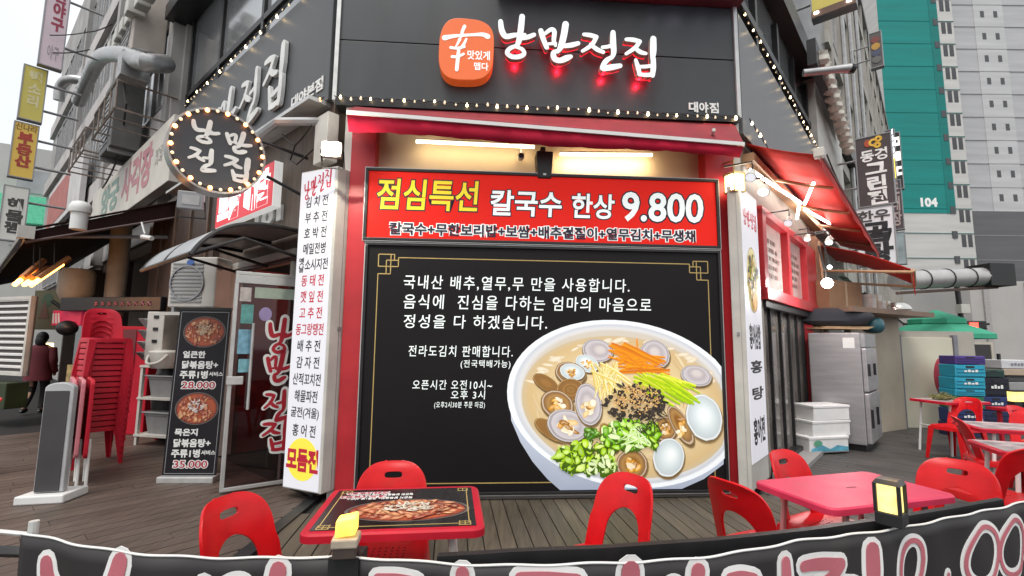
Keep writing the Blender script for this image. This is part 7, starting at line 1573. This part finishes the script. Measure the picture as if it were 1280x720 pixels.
# ---- towers
def tower(name, label, x0, x1, y, dp, ztop, col, bands=(), wins=()):
    t = thing(name, label, 'apartment tower', (x0, y, -.2)); g = MB(); g.box(x0, x1, y, y+dp, -.2, ztop); part('walls', g, mat('tower_'+name+'_'+str(int(x0)), col, .85, 0, .10, .35, stretch=(.4,.4,4)), t)
    for nm, a, b, z0, z1, c_, pr_ in bands:
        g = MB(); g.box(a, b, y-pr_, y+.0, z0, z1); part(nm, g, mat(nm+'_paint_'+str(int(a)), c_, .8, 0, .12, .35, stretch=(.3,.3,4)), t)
    g = MB()
    for k in range(int(ztop/3.2)): g.box(x0-.02, x1+.02, y-.088, y+.0, 3.2*k+3.0, 3.2*k+3.05)
    part('floor_joint', g, mat('tower_joint_'+str(int(x0)), tuple(c*.88 for c in (bands[0][5] if name == 'teal_tower' else col)), .9), t)
    k = 0
    for xs, zs, w, h, pr_ in wins:
        g = MB(); g.box(xs[0], xs[0]+w, y-pr_-.03, y-pr_+.2, zs[0], zs[0]+h); o = part('window', g, mat('tower_window', (.05,.05,.055), .15, 0, .3, .3), t)
        for i, x in enumerate(xs):
            for j, z in enumerate(zs):
                if i+j == 0: continue
                if k > 98: break
                k += 1; c_ = o.copy(); COL.objects.link(c_); c_.parent = t; c_.location = (x-xs[0], 0, z-zs[0])
    return t
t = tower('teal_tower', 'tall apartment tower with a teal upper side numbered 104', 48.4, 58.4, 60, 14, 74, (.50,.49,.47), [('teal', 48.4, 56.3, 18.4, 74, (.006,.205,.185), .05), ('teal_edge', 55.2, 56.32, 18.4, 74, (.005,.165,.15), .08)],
      [([56.75, 57.55], [3.2*k+4.5 for k in range(21)], .55, 1.6, .0), ([55.6], [3.2*k+5.6 for k in range(21)], .62, .9, .09)])
g = MB(); text(g, '104', 52.0, 54.0, 19.3, 20.35, 59.94-0.0, .05, .02); part('tower_number', g, M_txtwhite, t, flipfix=False)
t = tower('grey_tower', 'pale grey apartment tower with a dark grey base beside the teal one', 58.42, 70, 61, 14, 80, (.40,.40,.41), [('dark_base', 58.43, 70, 0, 19.0, (.115,.115,.12), .06), ('light_strip', 62.2, 66.2, 19.05, 80, (.46,.46,.46), .05)],
      [([63.1, 64.9], [3.2*k+20.4 for k in range(19)], .5, .9, .05), ([58.75], [5.0, 8.2, 11.4, 14.6], .6, 1.0, .06)])
t = tower('dark_tower', 'darker grey apartment tower at the right edge', 73, 96, 70, 14, 90, (.20,.20,.21), [], [([75.5, 78.0, 82], [3.2*k+30 for k in range(18)], .9, .9, .0)])
g = MB(); g.box(40, 64, 42, 50, -.2, 7.3); t = thing('pale_block', 'low pale grey block in front of the towers behind the exhaust pipe', 'building', (50,44,-.2)); part('wall', g, mat('pale_block_render', (.44,.42,.40), .85, 0, .08, .3), t)
g = MB()
for x in (41.3, 45, 49): g.box(x-.25, x+.25, 41.85, 42.0, 0, 7.2)
part('column', g, mat('block_column', (.38,.36,.35), .85), t)
# ================================================================ loose cables on the left facade and over the street
def cable(name, label, pts, r=.012):
    t = thing(name, label, 'cable', pts[0], 0, 'loose cables on the buildings'); P = []
    for i in range(len(pts)-1):
        a, b = Vector(pts[i]), Vector(pts[i+1]); s_ = (b-a).length*.04
        for k in range(8): f_ = k/8; P.append(tuple(a.lerp(b, f_)-Vector((0,0,s_*4*f_*(1-f_)))))
    P.append(tuple(pts[-1])); g = MB(); g.tube(P, r, 5); part('cable', g, M_wire, t)
cable('cable', 'thin cable sagging from the fat duct down the left facade', [tuple(LP.pt(*D(150,80,-.5))), tuple(LP.pt(*D(158,130,-.4))), tuple(LP.pt(*D(150,190,-.3))), tuple(LP.pt(*D(128,235,-.2)))], .02)
cable('cable', 'thin grey cable from the pale pink hanging sign to the facade', [tuple(at(66,66,9.0)), tuple(at(112,62,9.6))])
cable('cable', 'thin cable from the yellow hanging sign up to the facade rack', [tuple(at(62,44,9.0)), tuple(at(110,40,9.4)), tuple(at(140,30,9.0))])
cable('cable', 'black cable looping under the left fascia beside the lit floodlight', [tuple(LP.pt(-.9,-.12,3.75)), tuple(LP.pt(-.5,-.15,3.5)), tuple(LP.pt(-.15,-.15,3.62))], .008)
cable('cable', 'thin cable sagging along the black band of the right facade', [tuple(RP.pt(4.8,-.12,6.6)), tuple(RP.pt(6.4,-.14,6.5)), tuple(RP.pt(8.2,-.12,6.55))], .02)
cable('cable', 'black cable drooping beside the white soup sign on the right', [tuple(RP.pt(5.6,-.1,5.2)), tuple(RP.pt(6.2,-.25,4.6)), tuple(RP.pt(7.0,-.1,4.7))], .015)
